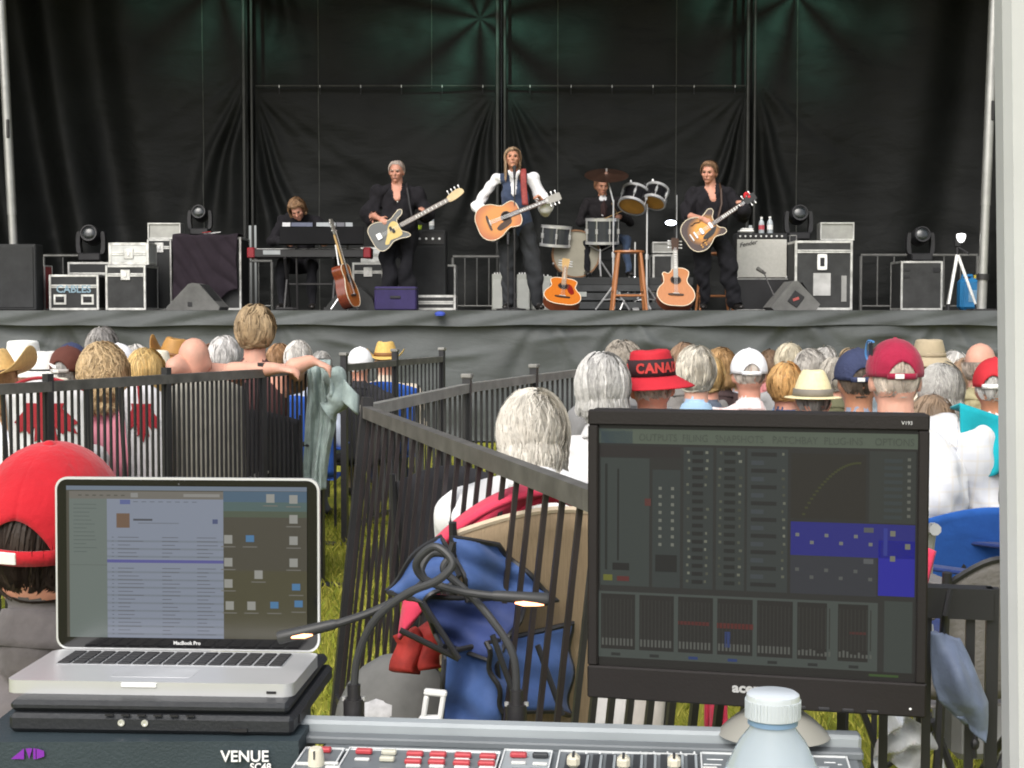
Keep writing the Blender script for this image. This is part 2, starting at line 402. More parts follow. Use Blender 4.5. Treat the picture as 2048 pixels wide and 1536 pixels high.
# ------------------------------------------------------------------ ground and grass
GRASS = mat('lawn', (.17, .19, .028), .95, var=.3, scale=1.3, c2=(.29, .28, .045), spec=.1, bump=.5, bscale=30)
struct('ground', MB().grid(lambda u, v: (-300 + 600 * u, -100 + 600 * v, 0), 3, 3), GRASS)
BL = [mat('grass_blade_a', (.22, .24, .03), .8, var=.3, scale=.8, spec=.15), mat('grass_blade_b', (.34, .32, .06), .8, var=.3, scale=.8, spec=.15), mat('grass_blade_c', (.14, .17, .025), .8, var=.3, scale=.8, spec=.15)]
g = MB(); rd = random.Random(3)
for x0, x1, y0, y1, n in ((-1.9, .1, 3.6, 10.6, 15000), (.55, 2.2, 2.6, 6.5, 7000), (-5, 5, 2.2, 16, 26000)):
    vs = []; fs = []; ms = []
    for i in range(n):
        x = rd.gauss((x0 + x1) / 2, (x1 - x0) * .32); y = y0 + (y1 - y0) * rd.random() ** 1.25; h = rd.uniform(.025, .075); a = rd.random() * 6.3; wd = rd.uniform(.002, .0045); lx, ly = rd.gauss(0, .022), rd.gauss(0, .022)
        c, s_ = math.cos(a) * wd, math.sin(a) * wd; o = len(vs)
        vs += [V((x - c, y - s_, .002)), V((x + c, y + s_, .002)), V((x + lx * .4 + c * .7, y + ly * .4 + s_ * .7, h * .6)), V((x + lx, y + ly, h))]
        fs += [(o, o + 1, o + 2), (o, o + 2, o + 3)]; k = rd.choice((0, 0, 1, 1, 2)); ms += [k, k]
    b0 = len(g.m); g.add(vs, fs); g.m[b0:] = ms
tag(g.build('grass', BL, None, 0), 'short yellow green lawn grass between the crowd fences', 'grass', kind='stuff')

# ------------------------------------------------------------------ stage
DECK = 1.44; SF = 16.4
SKIRT = mat('stage_skirt_fabric', (.060, .067, .0675), .62, var=.22, scale=1.6, bump=.12, bscale=60, spec=.45)
crumple(SKIRT, 2.0, .03, (.8, 1, 2.0), .7)
def folds(x, z, gx, zt, A, fr, fall=.55):
    ph = math.atan2(abs(x - gx) + .02, max(zt - z, .05)); h_ = math.sin(gx * 7.3) * 3; ph += .05 * math.sin(9 * ph + h_) + .045 * math.sin(1.9 * z + 1.3 * x + h_) + .02 * math.sin(4.1 * z - 2 * x); A *= .7 + .6 * math.sin(6.3 * ph + h_) * math.sin(2.2 * z + h_); return A * math.sin(ph * fr + (1.7 if x > gx else 0)) * math.exp(-ph / fall) * min(1, abs(x - gx) * 3 + .25)
st = thing('stage', 'raised festival stage with a wrinkled grey fabric skirt', 'stage', (0, SF, 0))
MB().box((0, 3.3, DECK - .09), (17.4, 6.6, .18)).build('deck', mat('deck_board', (.05, .05, .05), .8, var=.3), st)
def skirt(u, v):
    x = -8.4 + 16.8 * u; z = (DECK - .1) * (1 - v) + .02; d = .025 * math.sin(x * 1.1 + 2 * math.sin(x * .37)) * (.3 + v)
    for gx, A in ((-4.9, .05), (-2.6, .045), (.35, .035), (1.25, .05), (3.1, .05), (4.7, .06), (-6.6, .05)):
        d += folds(x, z, gx, DECK + .05, A, 11, .8)
    d += .02 * math.sin(2.2 * x - 5.5 * z + math.sin(3 * x)) * math.sin(.9 * x + 1) ** 2 + .012 * math.sin(3.1 * x + 7 * z)
    d += .010 * math.sin(11 * z + 1.7 * x + 2 * math.sin(2.3 * x)) + .006 * math.sin(19 * z - 6 * x + 3 * math.sin(1.7 * x)) * math.sin(1.3 * x) ** 2 + .03 * math.exp(-((z - 1.05 - .12 * math.sin(1.9 * x)) / .035) ** 2) * math.sin(2.7 * x) ** 2
    return (x, -.09 - d - .12 * v, z)
MB().grid(skirt, 420, 44).build('skirt', SKIRT, st, 180)
def band(u, v):
    x = -8.45 + 16.9 * u; z = DECK - .005 - .16 * v; sag = .007 * math.sin(x * 1.9) * v + .006 * math.sin(5.3 * x + 1) * v
    return (x, -.12 - .035 * v ** 1.5 - .018 * math.sin(x * 2.7 + 1) * v - .01 * math.sin(7.1 * x + 6 * v), z + sag)
MB().grid(band, 420, 9).build('skirt_band', SKIRT, st, 180)
for sx in (-1, 1):
    MB().grid(lambda u, v: (sx * 8.5 + .05 * math.sin(u * 60), -.1 + 6.6 * u, 1.42 * (1 - v)), 60, 3).build('side_skirt', SKIRT, st, 180)
CURT = mat('backdrop_tarp', (.0100, .0110, .0104), .58, var=.3, scale=.9, bump=.15, bscale=35, spec=.22)
crumple(CURT, 1.5, .045, (.8, 1, 1.9), .8)
SEAM = mat('tarp_seam', (.085, .088, .08), .7, var=.3)
def curtain(label, px0, px1, zt, zb, Y, fn, seams=(), nx=130, nz=90):
    x0, x1 = (px0 - 1024) / F * Y, (px1 - 1024) / F * Y
    t = thing('backdrop_curtain', label, 'curtain', ((x0 + x1) / 2, Y, zb), group='black tarp curtains behind the band'); xc = (x0 + x1) / 2
    f2 = lambda x, z: (x - xc, -fn(x, z), z - zb)
    MB().grid(lambda u, v: f2(x0 + (x1 - x0) * u, zb + (zt - zb) * v), nx, nz).build('tarp', CURT, t, 180)
    for s_ in seams:
        x = (s_ - 1024) / F * Y; MB().tube([V(f2(x, zb + (zt - zb) * k / 60)) - V((0, .008, 0)) for k in range(61)], .007, 5).build('seam', SEAM, t)
    return t
def soft(x, z): return .03 * math.sin(.9 * x + .5 * z + 1.3 * math.sin(.7 * z)) + .010 * math.sin(2.3 * z + .9 * x + math.sin(2 * x)) + .004 * math.sin(9 * z + 2 * x + 2 * math.sin(1.3 * x))
X = lambda px, Y=21: (px - 1024) / F * Y
ZT = 6.9
zr = at(0, 176, 20.85).z
def f_left(x, z):
    d = soft(x, z); d += folds(x, z, X(500), 4.9, .12, 21, .33)
    cx = x - X(60) - .11 * (ZT - z) ** 1.45 * .6      # long swooping folds from the top left
    d += .30 * math.sin(5.2 * cx + .8 * math.sin(1.3 * cx)) * math.exp(-((x - X(90)) / 1.25) ** 2) * (.5 + .5 * (ZT - z) / 5.5); return d
def f_right(x, z):
    d = soft(x, z); d += folds(x, z, X(1500), 4.75, .13, 20, .36); d += .12 * math.sin(4.6 * (x + .05 * (ZT - z) ** 1.6)) * math.exp(-((x - X(1960)) / 1.2) ** 2); return d
def f_cl(x, z): return soft(x, z) + folds(x, z, X(500), ZT + .4, .10, 22, .3)
def f_cr(x, z): return soft(x + 2, z) + folds(x, z, X(1500), ZT + .8, .05, 18, .3) + .02 * math.exp(-((x - X(1400)) / .6) ** 2) * math.sin(6 * x - 2 * z)
def f_ll(x, z): return soft(x * 1.3, z * 1.2) + folds(x, z, X(515), zr, .085, 24, .38) + folds(x, z, X(990), zr, .075, 22, .36) + .02 * math.sin(3 * z + 2 * x)
def f_lr(x, z): return soft(x * 1.2 + 1, z * 1.3) + folds(x, z, X(1015), zr, .085, 24, .36) + folds(x, z, X(1487), zr, .085, 24, .4) + .015 * math.sin(3 * z - 2 * x)
curtain('outer left black tarp with long swooping folds beside the silver column', -520, 499, ZT, DECK, 21.0, f_left, (410,), 220)
curtain('outer right black tarp behind the tripod and right road cases', 1502, 2600, ZT, DECK, 21.0, f_right, (1590,), 220)
curtain('upper centre left black tarp above the hanging rail behind the bassist', 494, 1003, ZT, DECK + 1.2, 21.25, f_cl, (640, 865))
curtain('upper centre right black tarp above the hanging rail behind the drummer', 1003, 1506, ZT, DECK + 1.2, 21.25, f_cr, (1115, 1350))
curtain('lower centre left black tarp clipped to the rail behind keyboard and bass', 514, 994, zr, DECK, 20.85, f_ll, (640,), 150)
curtain('lower centre right black tarp clipped to the rail behind drums and guitarist', 1012, 1489, zr, DECK, 20.85, f_lr, (1115, 1350), 150)
CLIP = mat('steel_clip', (.5, .5, .48), .35, .9)
for a, b, nm in ((515, 990, 'left'), (1012, 1490, 'right')):
    t = thing('curtain_rail', 'dark horizontal pipe with metal clips holding the lower %s tarp' % ('left' if nm == 'left' else 'right'), 'rail', (0, 20.72, zr), group='curtain hanging rails')
    MB().cyl((X(a, 20.72), 0, .01), (X(b, 20.72), 0, .01), .013, n=8).build('pipe', mat('dark_pipe', (.05, .05, .045), .6, .2, var=.4, scale=3), t)
    for k in range(6):
        x = X(a + (b - a) * (.1 + .17 * k), 20.72); MB().box((x, -.015, .0), (.014, .03, .04), ch=.004).box((x, -.01, -.06), (.012, .02, .09), ch=.004, mi=1).build('clip', [CLIP, BLACKP], t)
PIPE = mat('upright_pipe', (.06, .061, .058), .45, .5)
for p, lb in ((498, 'left'), (1001, 'centre'), (1498, 'right')):
    t = thing('curtain_upright', 'dark vertical pipe joining the tarps at the %s of the backdrop' % lb, 'pipe', (X(p, 20.6), 20.6, DECK), group='uprights of the backdrop')
    MB().cyl((-.04, 0, 0), (-.04, 0, ZT - DECK), .026, n=10).build('pipe', PIPE, t); MB().cyl((.06, .03, 0), (.06, .03, ZT - DECK), .02, n=10).build('pipe', PIPE, t)
    MB().box((0, 0, .01), (.4, .3, .02), ch=.004).build('base_plate', PIPE, t)
# unseen roof added over the stage to shade the backdrop; two silver columns
rf = thing('unseen_shade_roof', 'unseen black fabric roof added to shade the backdrop, on silver columns', 'roof', (0, 15.3, 7.1))
MB().box((0, 3.8, .12), (18.4, 7.8, .08)).build('canopy', mat('roof_fabric', (.03, .03, .03), .8), rf)
for sx in (-1, 1):
    MB().grid(lambda u, v: (sx * 8.9 + .06 * math.sin(u * 50), 1.2 + 5.4 * u, -5.6 * v), 70, 3).build('wing_drape', CURT, rf, 180)
COLM = mat('column_steel', (.40, .40, .385), .34, .6, var=.15, scale=5)
for p0, p1, y1, lb, YC in ((2, 27, 488, 'left', 17.95), (1988, 1963, 612, 'right', 16.95)):
    a = at(p0, 0, YC); b = at(p1, y1, YC); k = (DECK - a.z) / (b.z - a.z); base = a + (b - a) * k; topp = a + (a - b) * .8
    t = thing('roof_column', 'silver tubular roof column at the %s edge of the stage' % lb, 'column', base, group='silver stage columns')
    d = topp - base; MB().tube([d * 0, d * .06, d * .0601, d * .19, d * .1901, d], [.055, .055, .050, .050, .055, .055], 20).build('tube', COLM, t)
    MB().tube([d * .055, d * .066], .072, 20).build('collar', BLACKM, t); MB().box((0, 0, .008), (.26, .26, .016), ch=.004).build('base_plate', BLACKM, t)
    MB().box(d * .36 + V((.02, -.05, 0)), (.035, .03, .22), ch=.008).build('bracket', BLACKM, t)
# coloured pattern projectors on the roof truss (their green leaf pools show on the tarp)
tr = thing('lighting_truss', 'aluminium truss under the stage roof carrying pattern projectors', 'truss', (0, 17.6, 6.5))
for y, z in ((0, 0), (.3, 0), (.15, .27)): MB().cyl((-7, y, z), (7, y, z), .024, n=8).build('chord', ALU, tr)
for k in range(28): MB().cyl((-7 + k * .5, 0, 0), (-6.75 + k * .5, .15, .27), .012, n=6).build('brace', ALU, tr)
def projector(px, py, energy, spokes, twist, cone, seed):
    tgt = at(px, py, 21.1); loc = V((tgt.x * .93, 17.55, 6.15)); d = (tgt - loc)
    q = d.to_track_quat('-Z', 'Y'); t = thing('pattern_projector', 'black stage projector under the roof throwing a green leaf pattern %s' % seed, 'stage light', loc)
    m = q.to_matrix().to_4x4(); MB(m).lathe([(.0, .22), (.07, .22), (.085, .1), (.085, -.12), (.078, -.12), (.07, -.02), (0, -.02)], 18).build('barrel', BLACKM, t)
    MB().box((0, 0, .2), (.26, .03, .03)).box((-.12, 0, .1), (.02, .03, .2)).box((.12, 0, .1), (.02, .03, .2)).cyl((0, 0, .2), (0, 0, .36), .012).build('yoke', BLACKM, t)
    L = bpy.data.lights.new('green_pattern', 'SPOT'); L.energy = energy; L.color = (.35, 1, .72); L.spot_size = R(cone); L.spot_blend = .9; L.shadow_soft_size = .01
    L.use_nodes = True; n = L.node_tree.nodes; l = L.node_tree.links; em = n['Emission']
    tc = n.new('ShaderNodeTexCoord'); sp = n.new('ShaderNodeSeparateXYZ'); l.new(tc.outputs['Normal'], sp.inputs[0])
    def M2(op, a, b=None):
        x = n.new('ShaderNodeMath'); x.operation = op
        for i, q_ in enumerate((a, b)):
            if q_ is None: continue
            if isinstance(q_, (int, float)): x.inputs[i].default_value = q_
            else: l.new(q_, x.inputs[i])
        return x.outputs[0]
    ax, ay = M2('DIVIDE', sp.outputs['X'], sp.outputs['Z']), M2('DIVIDE', sp.outputs['Y'], sp.outputs['Z'])
    ang = M2('ARCTAN2', ay, ax); ray = M2('ADD', M2('MULTIPLY', M2('SINE', M2('ADD', M2('MULTIPLY', ang, spokes), twist)), .5), .5)
    nz = n.new('ShaderNodeTexNoise'); nz.inputs['Scale'].default_value = 9; l.new(tc.outputs['Normal'], nz.inputs['Vector'])
    s_ = M2('MULTIPLY', M2('POWER', ray, .8), M2('MULTIPLY', nz.outputs['Fac'], 1.6))
    l.new(M2('MULTIPLY', s_, 1.0), em.inputs['Strength'])
    o = bpy.data.objects.new('green_pattern', L); col.objects.link(o); o.parent = t; o.matrix_local = m @ Matrix.Translation((0, 0, -.16))
projector(960, 30, 300, 7, 0., 62, 'at the centre'); projector(1590, -10, 240, 7, 1., 58, 'at the right'); projector(440, -30, 160, 6, .5, 56, 'at the left')
# ------------------------------------------------------------------ guitars (local: body centre at origin, neck along +X, front faces -Y)
def burst(name, inner, outer, r0=.12, r1=.24, sx=1., sz=1.15):
    if name in MATS: return MATS[name]
    m = mat(name, inner, .22, var=0, spec=.5, coat=.4); n = m.node_tree.nodes; l = m.node_tree.links; p = n['Principled BSDF']
    tc = n.new('ShaderNodeTexCoord'); mp = n.new('ShaderNodeMapping'); mp.inputs['Scale'].default_value = (sx, 0, sz); l.new(tc.outputs['Object'], mp.inputs[0])
    ln = n.new('ShaderNodeVectorMath'); ln.operation = 'LENGTH'; l.new(mp.outputs[0], ln.inputs[0])
    wv = n.new('ShaderNodeTexNoise'); wv.inputs['Scale'].default_value = 14; l.new(tc.outputs['Object'], wv.inputs['Vector'])
    ad = n.new('ShaderNodeMath'); ad.operation = 'MULTIPLY_ADD'; ad.inputs[1].default_value = .03; l.new(wv.outputs['Fac'], ad.inputs[0]); l.new(ln.outputs['Value'], ad.inputs[2])
    r = n.new('ShaderNodeValToRGB'); r.color_ramp.elements[0].position = r0; r.color_ramp.elements[1].position = r1
    r.color_ramp.elements[0].color = (*inner, 1); r.color_ramp.elements[1].color = (*outer, 1); l.new(ad.outputs[0], r.inputs[0]); l.new(r.outputs[0], p.inputs['Base Color'])
    return m
ROSE = mat('rosewood', (.05, .026, .016), .5, var=.3, stretch=(2, 30, 30)); MAHOG = mat('mahogany', (.17, .045, .018), .3, var=.25, stretch=(4, 30, 30), coat=.4)
MAPLE = mat('maple', (.55, .36, .16), .35, var=.12, stretch=(3, 30, 30), coat=.3); BINDING = mat('binding', (.75, .66, .5), .4, var=.05)
SPRUCE = mat('spruce_top', (.55, .24, .06), .25, var=.1, stretch=(3, 40, 40), coat=.4); SPRUCE2 = mat('orange_top', (.50, .145, .02), .25, var=.12, stretch=(3, 40, 40), coat=.4)
PEARL = mat('pearl_inlay', (.75, .75, .7), .3, var=.05); PEGHEAD = mat('peghead_grey', (.28, .27, .25), .35, var=.2)
ACO = [(-.25, 0), (-.244, .09), (-.2, .158), (-.12, .193), (-.03, .182), (.045, .142), (.095, .125), (.15, .136), (.205, .138), (.24, .1), (.25, .045), (.25, -.045), (.24, -.1), (.205, -.138), (.15, -.136), (.095, -.125), (.045, -.142), (-.03, -.182), (-.12, -.193), (-.2, -.158), (-.244, -.09)]
ACO_CUT = [(-.25, 0), (-.244, .09), (-.2, .158), (-.12, .197), (-.03, .18), (.045, .13), (.095, .118), (.15, .134), (.205, .138), (.24, .1), (.25, .045), (.235, -.03), (.2, -.05), (.17, -.08), (.185, -.12), (.16, -.14), (.12, -.13), (.045, -.13), (-.03, -.18), (-.12, -.197), (-.2, -.158), (-.244, -.09)]
SEMI = [(-.24, 0), (-.235, .1), (-.19, .17), (-.1, .2), (-.01, .175), (.05, .14), (.1, .145), (.16, .165), (.2, .155), (.205, .115), (.165, .075), (.15, .035), (.15, -.035), (.165, -.075), (.205, -.115), (.2, -.155), (.16, -.165), (.1, -.145), (.05, -.14), (-.01, -.175), (-.1, -.2), (-.19, -.17), (-.235, -.1)]
BASS = [(-.26, .03), (-.25, .12), (-.19, .165), (-.11, .16), (-.03, .125), (.05, .12), (.12, .15), (.185, .172), (.215, .15), (.185, .108), (.13, .09), (.10, .055), (.10, -.05), (.125, -.085), (.16, -.12), (.17, -.155), (.13, -.16), (.05, -.135), (-.04, -.13), (-.12, -.165), (-.2, -.17), (-.25, -.11)]
def guitar(name, label, M, shape, top, side, depth, scale_len=.36, kind='acoustic', head_m=None, neck_m=None, pick=None, group=None, frets=None):
    t = thing(name, label, 'guitar', M=M, group=group)
    ol = outline(shape, 4)
    b = MB().prism(ol, -depth / 2, depth / 2, 0, 1); b.build('body', [top, side], t, 30)
    n = len(ol); MB().tube([(x, -depth / 2, z) for x, z in ol], .0045, 5, closed=True).build('binding', BINDING, t)
    y = -depth / 2
    xn = max(x for x, z in ol) - .05; xe = xn + scale_len
    MB().box(((xn + xe) / 2, y - .004 + .016, 0), (xe - xn, .026, .05), ch=.008).build('neck', neck_m or MAHOG, t)
    x0 = .11 if kind == 'acoustic' else .12
    fb = MB().box(((x0 + xe) / 2, y - .006, 0), (xe - x0, .008, .054), ch=.001).build('fretboard', frets or ROSE, t)
    for k in range(9):
        x = xe - .035 - k * (xe - x0 - .06) / 9 * (1 - .03 * k); MB().box((x, y - .011, 0), (.010, .003, .032 if kind != 'acoustic' else .014)).build('inlay', PEARL, fb)
    if kind == 'bass':
        hd = outline([(xe, -.025), (xe, .03), (xe + .06, .055), (xe + .15, .065), (xe + .2, .045), (xe + .21, .0), (xe + .17, -.02), (xe + .08, -.035)], 4)
    else:
        hd = outline([(xe - .005, -.025), (xe - .005, .025), (xe + .02, .036), (xe + .16, .044), (xe + .175, .015), (xe + .175, -.015), (xe + .16, -.044), (xe + .02, -.036)], 3)
    h = MB().prism(hd, y - .002, y + .014).build('headstock', head_m or ROSE, t, 30)
    for k in range(3 if kind != 'bass' else 4):
        for q in ((1, -1) if kind != 'bass' else (1,)):
            x = xe + .04 + k * .047; zz = q * (.045 if kind != 'bass' else .062)
            MB().cyl((x, y + .004, zz - q * .02), (x, y + .004, zz + q * .018), .005, n=8).ell((x, y + .004, zz + q * .026), (.009, .006, .013 if kind != 'bass' else .017), 8, 6).build('tuning_peg', CHROME, h)
    if kind in ('acoustic', 'cut'):
        MB(Matrix.Translation((.09, y - .0015, 0)) @ Matrix.Rotation(R(90), 4, 'X')).lathe([(0, 0), (.049, 0)], 24).build('sound_hole', mat('hole_dark', (.012, .008, .006), .9, var=0), t)
        MB(Matrix.Translation((.09, y - .003, 0)) @ Matrix.Rotation(R(90), 4, 'X')).lathe([(.049, 0), (.051, .002), (.06, .002), (.062, 0)], 24).build('rosette', ROSE, t)
        MB().prism(outline([(-.125, -.075), (-.105, -.085), (-.1, -.04), (-.095, 0), (-.1, .04), (-.105, .085), (-.125, .075), (-.13, 0)], 3), y - .01, y).build('bridge', ROSE, t)
        MB().box((-.1, y - .012, 0), (.005, .006, .07)).build('saddle', PEARL, t)
        if pick: MB().prism(outline([(.13, -.045), (.02, -.05), (-.05, -.09), (-.02, -.125), (.06, -.11), (.12, -.085)], 4), y - .003, y - .0005).build('pickguard', pick, t)
    elif kind == 'semi':
        for x in (-.03, .09): MB().box((x, y - .01, 0), (.035, .018, .075), ch=.005).build('pickup', CHROME, t)
        MB().box((-.11, y - .009, 0), (.02, .016, .085), ch=.004).build('bridge', CHROME, t); MB().box((-.16, y - .009, 0), (.016, .014, .09), ch=.004).build('tailpiece', CHROME, t)
        for q in (1, -1):
            MB().tube(catmull([(.02, y - .001, q * .105), (-.0, y - .001, q * .098), (-.04, y - .001, q * .118), (-.08, y - .001, q * .112), (-.1, y - .001, q * .122)], 4), .006, 6).build('sound_slot', mat('hole_dark', (.012, .008, .006), .9, var=0), t)
        for k in range(4): MB().cyl((-.12 + (k % 2) * .05, y - .016, -.13 - .025 * (k // 2)), (-.12 + (k % 2) * .05, y, -.13 - .025 * (k // 2)), .010, n=10).build('knob', mat('amber_knob', (.5, .25, .05), .3), t)
        MB().prism(outline([(.14, -.04), (.0, -.05), (-.06, -.075), (-.03, -.1), (.06, -.1)], 3), y - .012, y - .008).build('pickguard', BLACKP, t)
    else:
        MB().prism(outline([(.09, .06), (.1, -.045), (.09, -.1), (.02, -.11), (-.06, -.1), (-.1, -.13), (-.14, -.11), (-.08, -.04), (-.02, .05), (.04, .085)], 4), y - .004, y - .0005).build('pickguard', pick, t)
        for x, z in ((.0, .018), (.018, -.018)): MB().box((x, y - .01, z), (.032, .016, .05), ch=.004).build('pickup', BLACKP, t)
        MB().box((-.16, y - .009, 0), (.06, .016, .075), ch=.004).build('bridge', CHROME, t)
    for k in range(6 if kind != 'bass' else 4):
        z = (k - (2.5 if kind != 'bass' else 1.5)) * (.0075 if kind != 'bass' else .012); MB().cyl((-.11 if kind != 'bass' else -.15, y - .016, z), (xe + .03, y - .013, z * .7), .0009, n=4).build('string', CHROME, t)
    return t
def GM(x, y, z, ang, yaw=0, tilt=0): return Matrix.Translation((x, y, z)) @ Matrix.Rotation(yaw, 4, 'Z') @ Matrix.Rotation(-ang, 4, 'Y') @ Matrix.Rotation(tilt, 4, 'X')

# ------------------------------------------------------------------ band members (facing the crowd, -Y)
def skinm(name, c): return mat('skin_' + name, c, .5, var=.2, scale=16, spec=.35, c2=(c[0] * 1.06, c[1] * .93, c[2] * .9), bump=.06, bscale=90)
SK = skinm('warm', (.50, .255, .165)); SK2 = skinm('pink', (.56, .29, .21)); SK3 = skinm('tan', (.42, .21, .125)); SKP = skinm('pale', (.62, .36, .27))
JEANS = cloth('charcoal_jeans', (.032, .034, .038)); BLKSH = cloth('black_shirt', (.013, .012, .015)); BLKTR = cloth('black_trousers', (.012, .012, .015)); SHOE = mat('shoe_leather', (.015, .013, .012), .4)
WSHIRT = cloth('white_shirt', (.72, .72, .74), var=.05)
def leg(b, hip, knee, ank, toe, m, r=(.098, .07, .056), fl=1.):
    b.chain([hip, knee, ank], [r[0], r[1], r[2]], m, cl=True)
    a = V(ank); t_ = V(toe); b.cap(a + V((0, .02, -.04)), t_, .042, .036, SHOE, k=.8); b.cap(a, a + V((0, .01, -.04)), .05, .046, SHOE)
def arm(b, sh, el, wr, m, skin, r=(.066, .056, .042), sleeve=1., puffy=0.):
    sh, el, wr = V(sh), V(el), V(wr)
    if puffy:
        b.chain([sh, sh.lerp(el, .6), el, el.lerp(wr, .6)], [r[0], r[0] + puffy * .6, r[1] + puffy, r[1] + puffy * .8], m, cl=True); e = el.lerp(wr, .92); b.cap(el.lerp(wr, .6), e, r[1] + puffy * .8, r[2], m, cl=True); b.cap(e, wr, .03, .028, skin)
    elif sleeve >= 1.3: b.chain([sh, el, el.lerp(wr, .9)], r, m, cl=True); b.cap(el.lerp(wr, .8), wr, .032, .029, skin)
    else:
        k = sleeve; b.chain([sh, sh.lerp(el, k)], [r[0], r[1] + .006], m, cl=True); b.chain([sh.lerp(el, k * .9), el, wr], [.045, .043, .029], skin)
def torso(b, hipc, chest, neck, m, w=(.15, .165, .18), k=.66, sh=None, belly=0., shx=.19, up=(0, 0, 1)):
    hipc, chest, neck = V(hipc), V(chest), V(neck)
    b.cap(hipc, hipc.lerp(chest, .5), w[0], w[1], m, k=k + belly, cl=True); b.cap(hipc.lerp(chest, .5), chest, w[1], w[2], m, k=k + belly * .5, cl=True)
    b.cap(chest, neck - V((0, 0, .09)), w[2], w[2] * .62, m, k=k, cl=True)
    s0, s1 = sh; b.cap(s0, s1, .066, .066, m, k=1., cl=True); b.cap(V(s0).lerp(neck, .15), neck + V((0, 0, -.01)), .055, .05, m, cl=True); b.cap(V(s1).lerp(neck, .15), neck + V((0, 0, -.01)), .055, .05, m, cl=True)

# singer ---------------------------------------------------------
YS = 17.0; P0 = at(1028, 620, YS); t = thing('person', 'singer with long light hair, white sleeves and blue waistcoat strumming a guitar at the microphone', 'person', (P0.x, YS, DECK), group='band on the stage')
b = Body(); VEST = cloth('navy_waistcoat', (.045, .062, .11))
torso(b, (.05, 0, .98), (.0, .0, 1.3), (-.01, .0, 1.545), VEST, (.155, .15, .17), .68, ((-.19, 0, 1.475), (.19, 0, 1.475)))
for q, sh in ((-1, (-.205, .0, 1.475)), (1, (.205, .0, 1.475))): b.ell(sh, (.078, .072, .072), WSHIRT, bias=.012, cl=True)
b.cap((-.0, -.06, 1.51), (.0, -.12, 1.3), .03, .008, WSHIRT, k=.6, bias=.02); 
arm(b, (-.21, 0, 1.46), (-.43, -.03, 1.17), (-.24, -.24, 1.06), WSHIRT, SK, (.068, .06, .04), puffy=.010)
arm(b, (.21, 0, 1.46), (.36, -.06, 1.12), (.33, -.25, 1.2), WSHIRT, SK, (.068, .06, .04), puffy=.010)
hand(b, (-.24, -.24, 1.055), (.75, -.25, -.55), (-.3, -1, .3), SK, .45); hand(b, (.33, -.25, 1.2), (-.55, -.25, .6), (.5, .3, .8), SK, .75, flip=-1)
leg(b, (-.05, 0, .92), (-.07, -.04, .5), (-.07, .02, .09), (-.10, -.17, .035), JEANS, (.105, .082, .068)); leg(b, (.13, 0, .92), (.22, -.03, .52), (.27, .05, .09), (.31, -.13, .035), JEANS, (.105, .082, .068))
Mh = Matrix.Translation((-.015, -.03, 1.70)) @ Matrix.Rotation(R(-8), 4, 'X'); head(b, Mh, SK); b.cap((-.01, 0, 1.5), (-.012, -.005, 1.63), .056, .054, SK)
b.finish(t, .009, .02, seed=1); face_parts(t, Mh, ('grey', (.25, .18, .13)))
hair(t, Mh, hairm('singer', (.34, .235, .15)), 900, .20, .0015, .006, front=.075, low=-.06, puff=1.06, seed=3)
for q in (-1, 1):
    MB().tube([(q * .06, -.10, 1.56), (q * .045, -.125, 1.53), (q * .018, -.13, 1.47)], [.012, .022, .006], 6).build('collar', WSHIRT, t)
RSTRAP = mat('red_strap', (.28, .05, .045), .7, var=.3, scale=40)
MB().grid(lambda u, v: V(catmull([(.09, .09, 1.56), (.10, -.02, 1.59), (.105, -.13, 1.5), (.11, -.165, 1.35), (.125, -.2, 1.17)], 4)[min(16, int(v * 16))]) + V(((u - .5) * .068, 0, 0)), 4, 17).build('guitar_strap', RSTRAP, t, 180, solid=.005)
for z in (1.26, 1.19): MB().ell((.0, -.128, z), (.008, .004, .008), 8, 6).build('button', BLACKP, t)
guitar('acoustic_guitar', 'amber sunburst acoustic guitar slung on the singer by a red strap', GM(P0.x - .17, YS - .24, DECK + 1.0, R(21), tilt=R(-6)), [(x * 1.0, z * 1.04) for x, z in ACO], burst('amber_burst', (.55, .20, .02), (.33, .07, .015), .16, .3), MAHOG, .11, .36, pick=ROSE, head_m=PEGHEAD, frets=ROSE)
# bassist --------------------------------------------------------
YB = 17.8; P0 = at(796, 620, YB); t = thing('person', 'white haired bass player in a loose black shirt', 'person', (P0.x, YB, DECK), group='band on the stage'); b = Body()
torso(b, (.02, 0, .95), (.01, 0, 1.26), (0, 0, 1.475), BLKSH, (.19, .20, .2), .74, ((-.2, 0, 1.4), (.2, 0, 1.4)), belly=.06)
b.cap((0, -.05, 1.45), (.01, -.155, 1.3), .034, .008, SK2, k=.6, bias=.03)
arm(b, (-.22, 0, 1.385), (-.31, -.03, 1.13), (-.2, -.25, 1.07), BLKSH, SK2, (.085, .085, .06), sleeve=1.05); arm(b, (.22, 0, 1.385), (.34, -.05, 1.13), (.30, -.25, 1.12), BLKSH, SK2, (.085, .08, .06), sleeve=1.3)
hand(b, (-.2, -.25, 1.07), (.7, -.15, -.4), (-.2, -1, .5), SK2, .5); hand(b, (.31, -.22, 1.08), (.1, -.3, .8), (.9, -.3, -.2), SK2, .8, flip=-1)
leg(b, (-.09, 0, .9), (-.1, -.03, .48), (-.11, .02, .09), (-.15, -.16, .035), BLKTR, (.115, .085, .07)); leg(b, (.1, 0, .9), (.11, -.03, .48), (.12, .02, .09), (.16, -.16, .035), BLKTR, (.115, .085, .07))
Mh = Matrix.Translation((-.01, -.03, 1.63)) @ Matrix.Rotation(R(9), 4, 'X') @ Matrix.Rotation(R(-8), 4, 'Z') @ Matrix.Diagonal((1.06, 1.04, 1.02, 1)); head(b, Mh, SK2); b.cap((0, 0, 1.44), (-.005, -.01, 1.56), .066, .064, SK2)
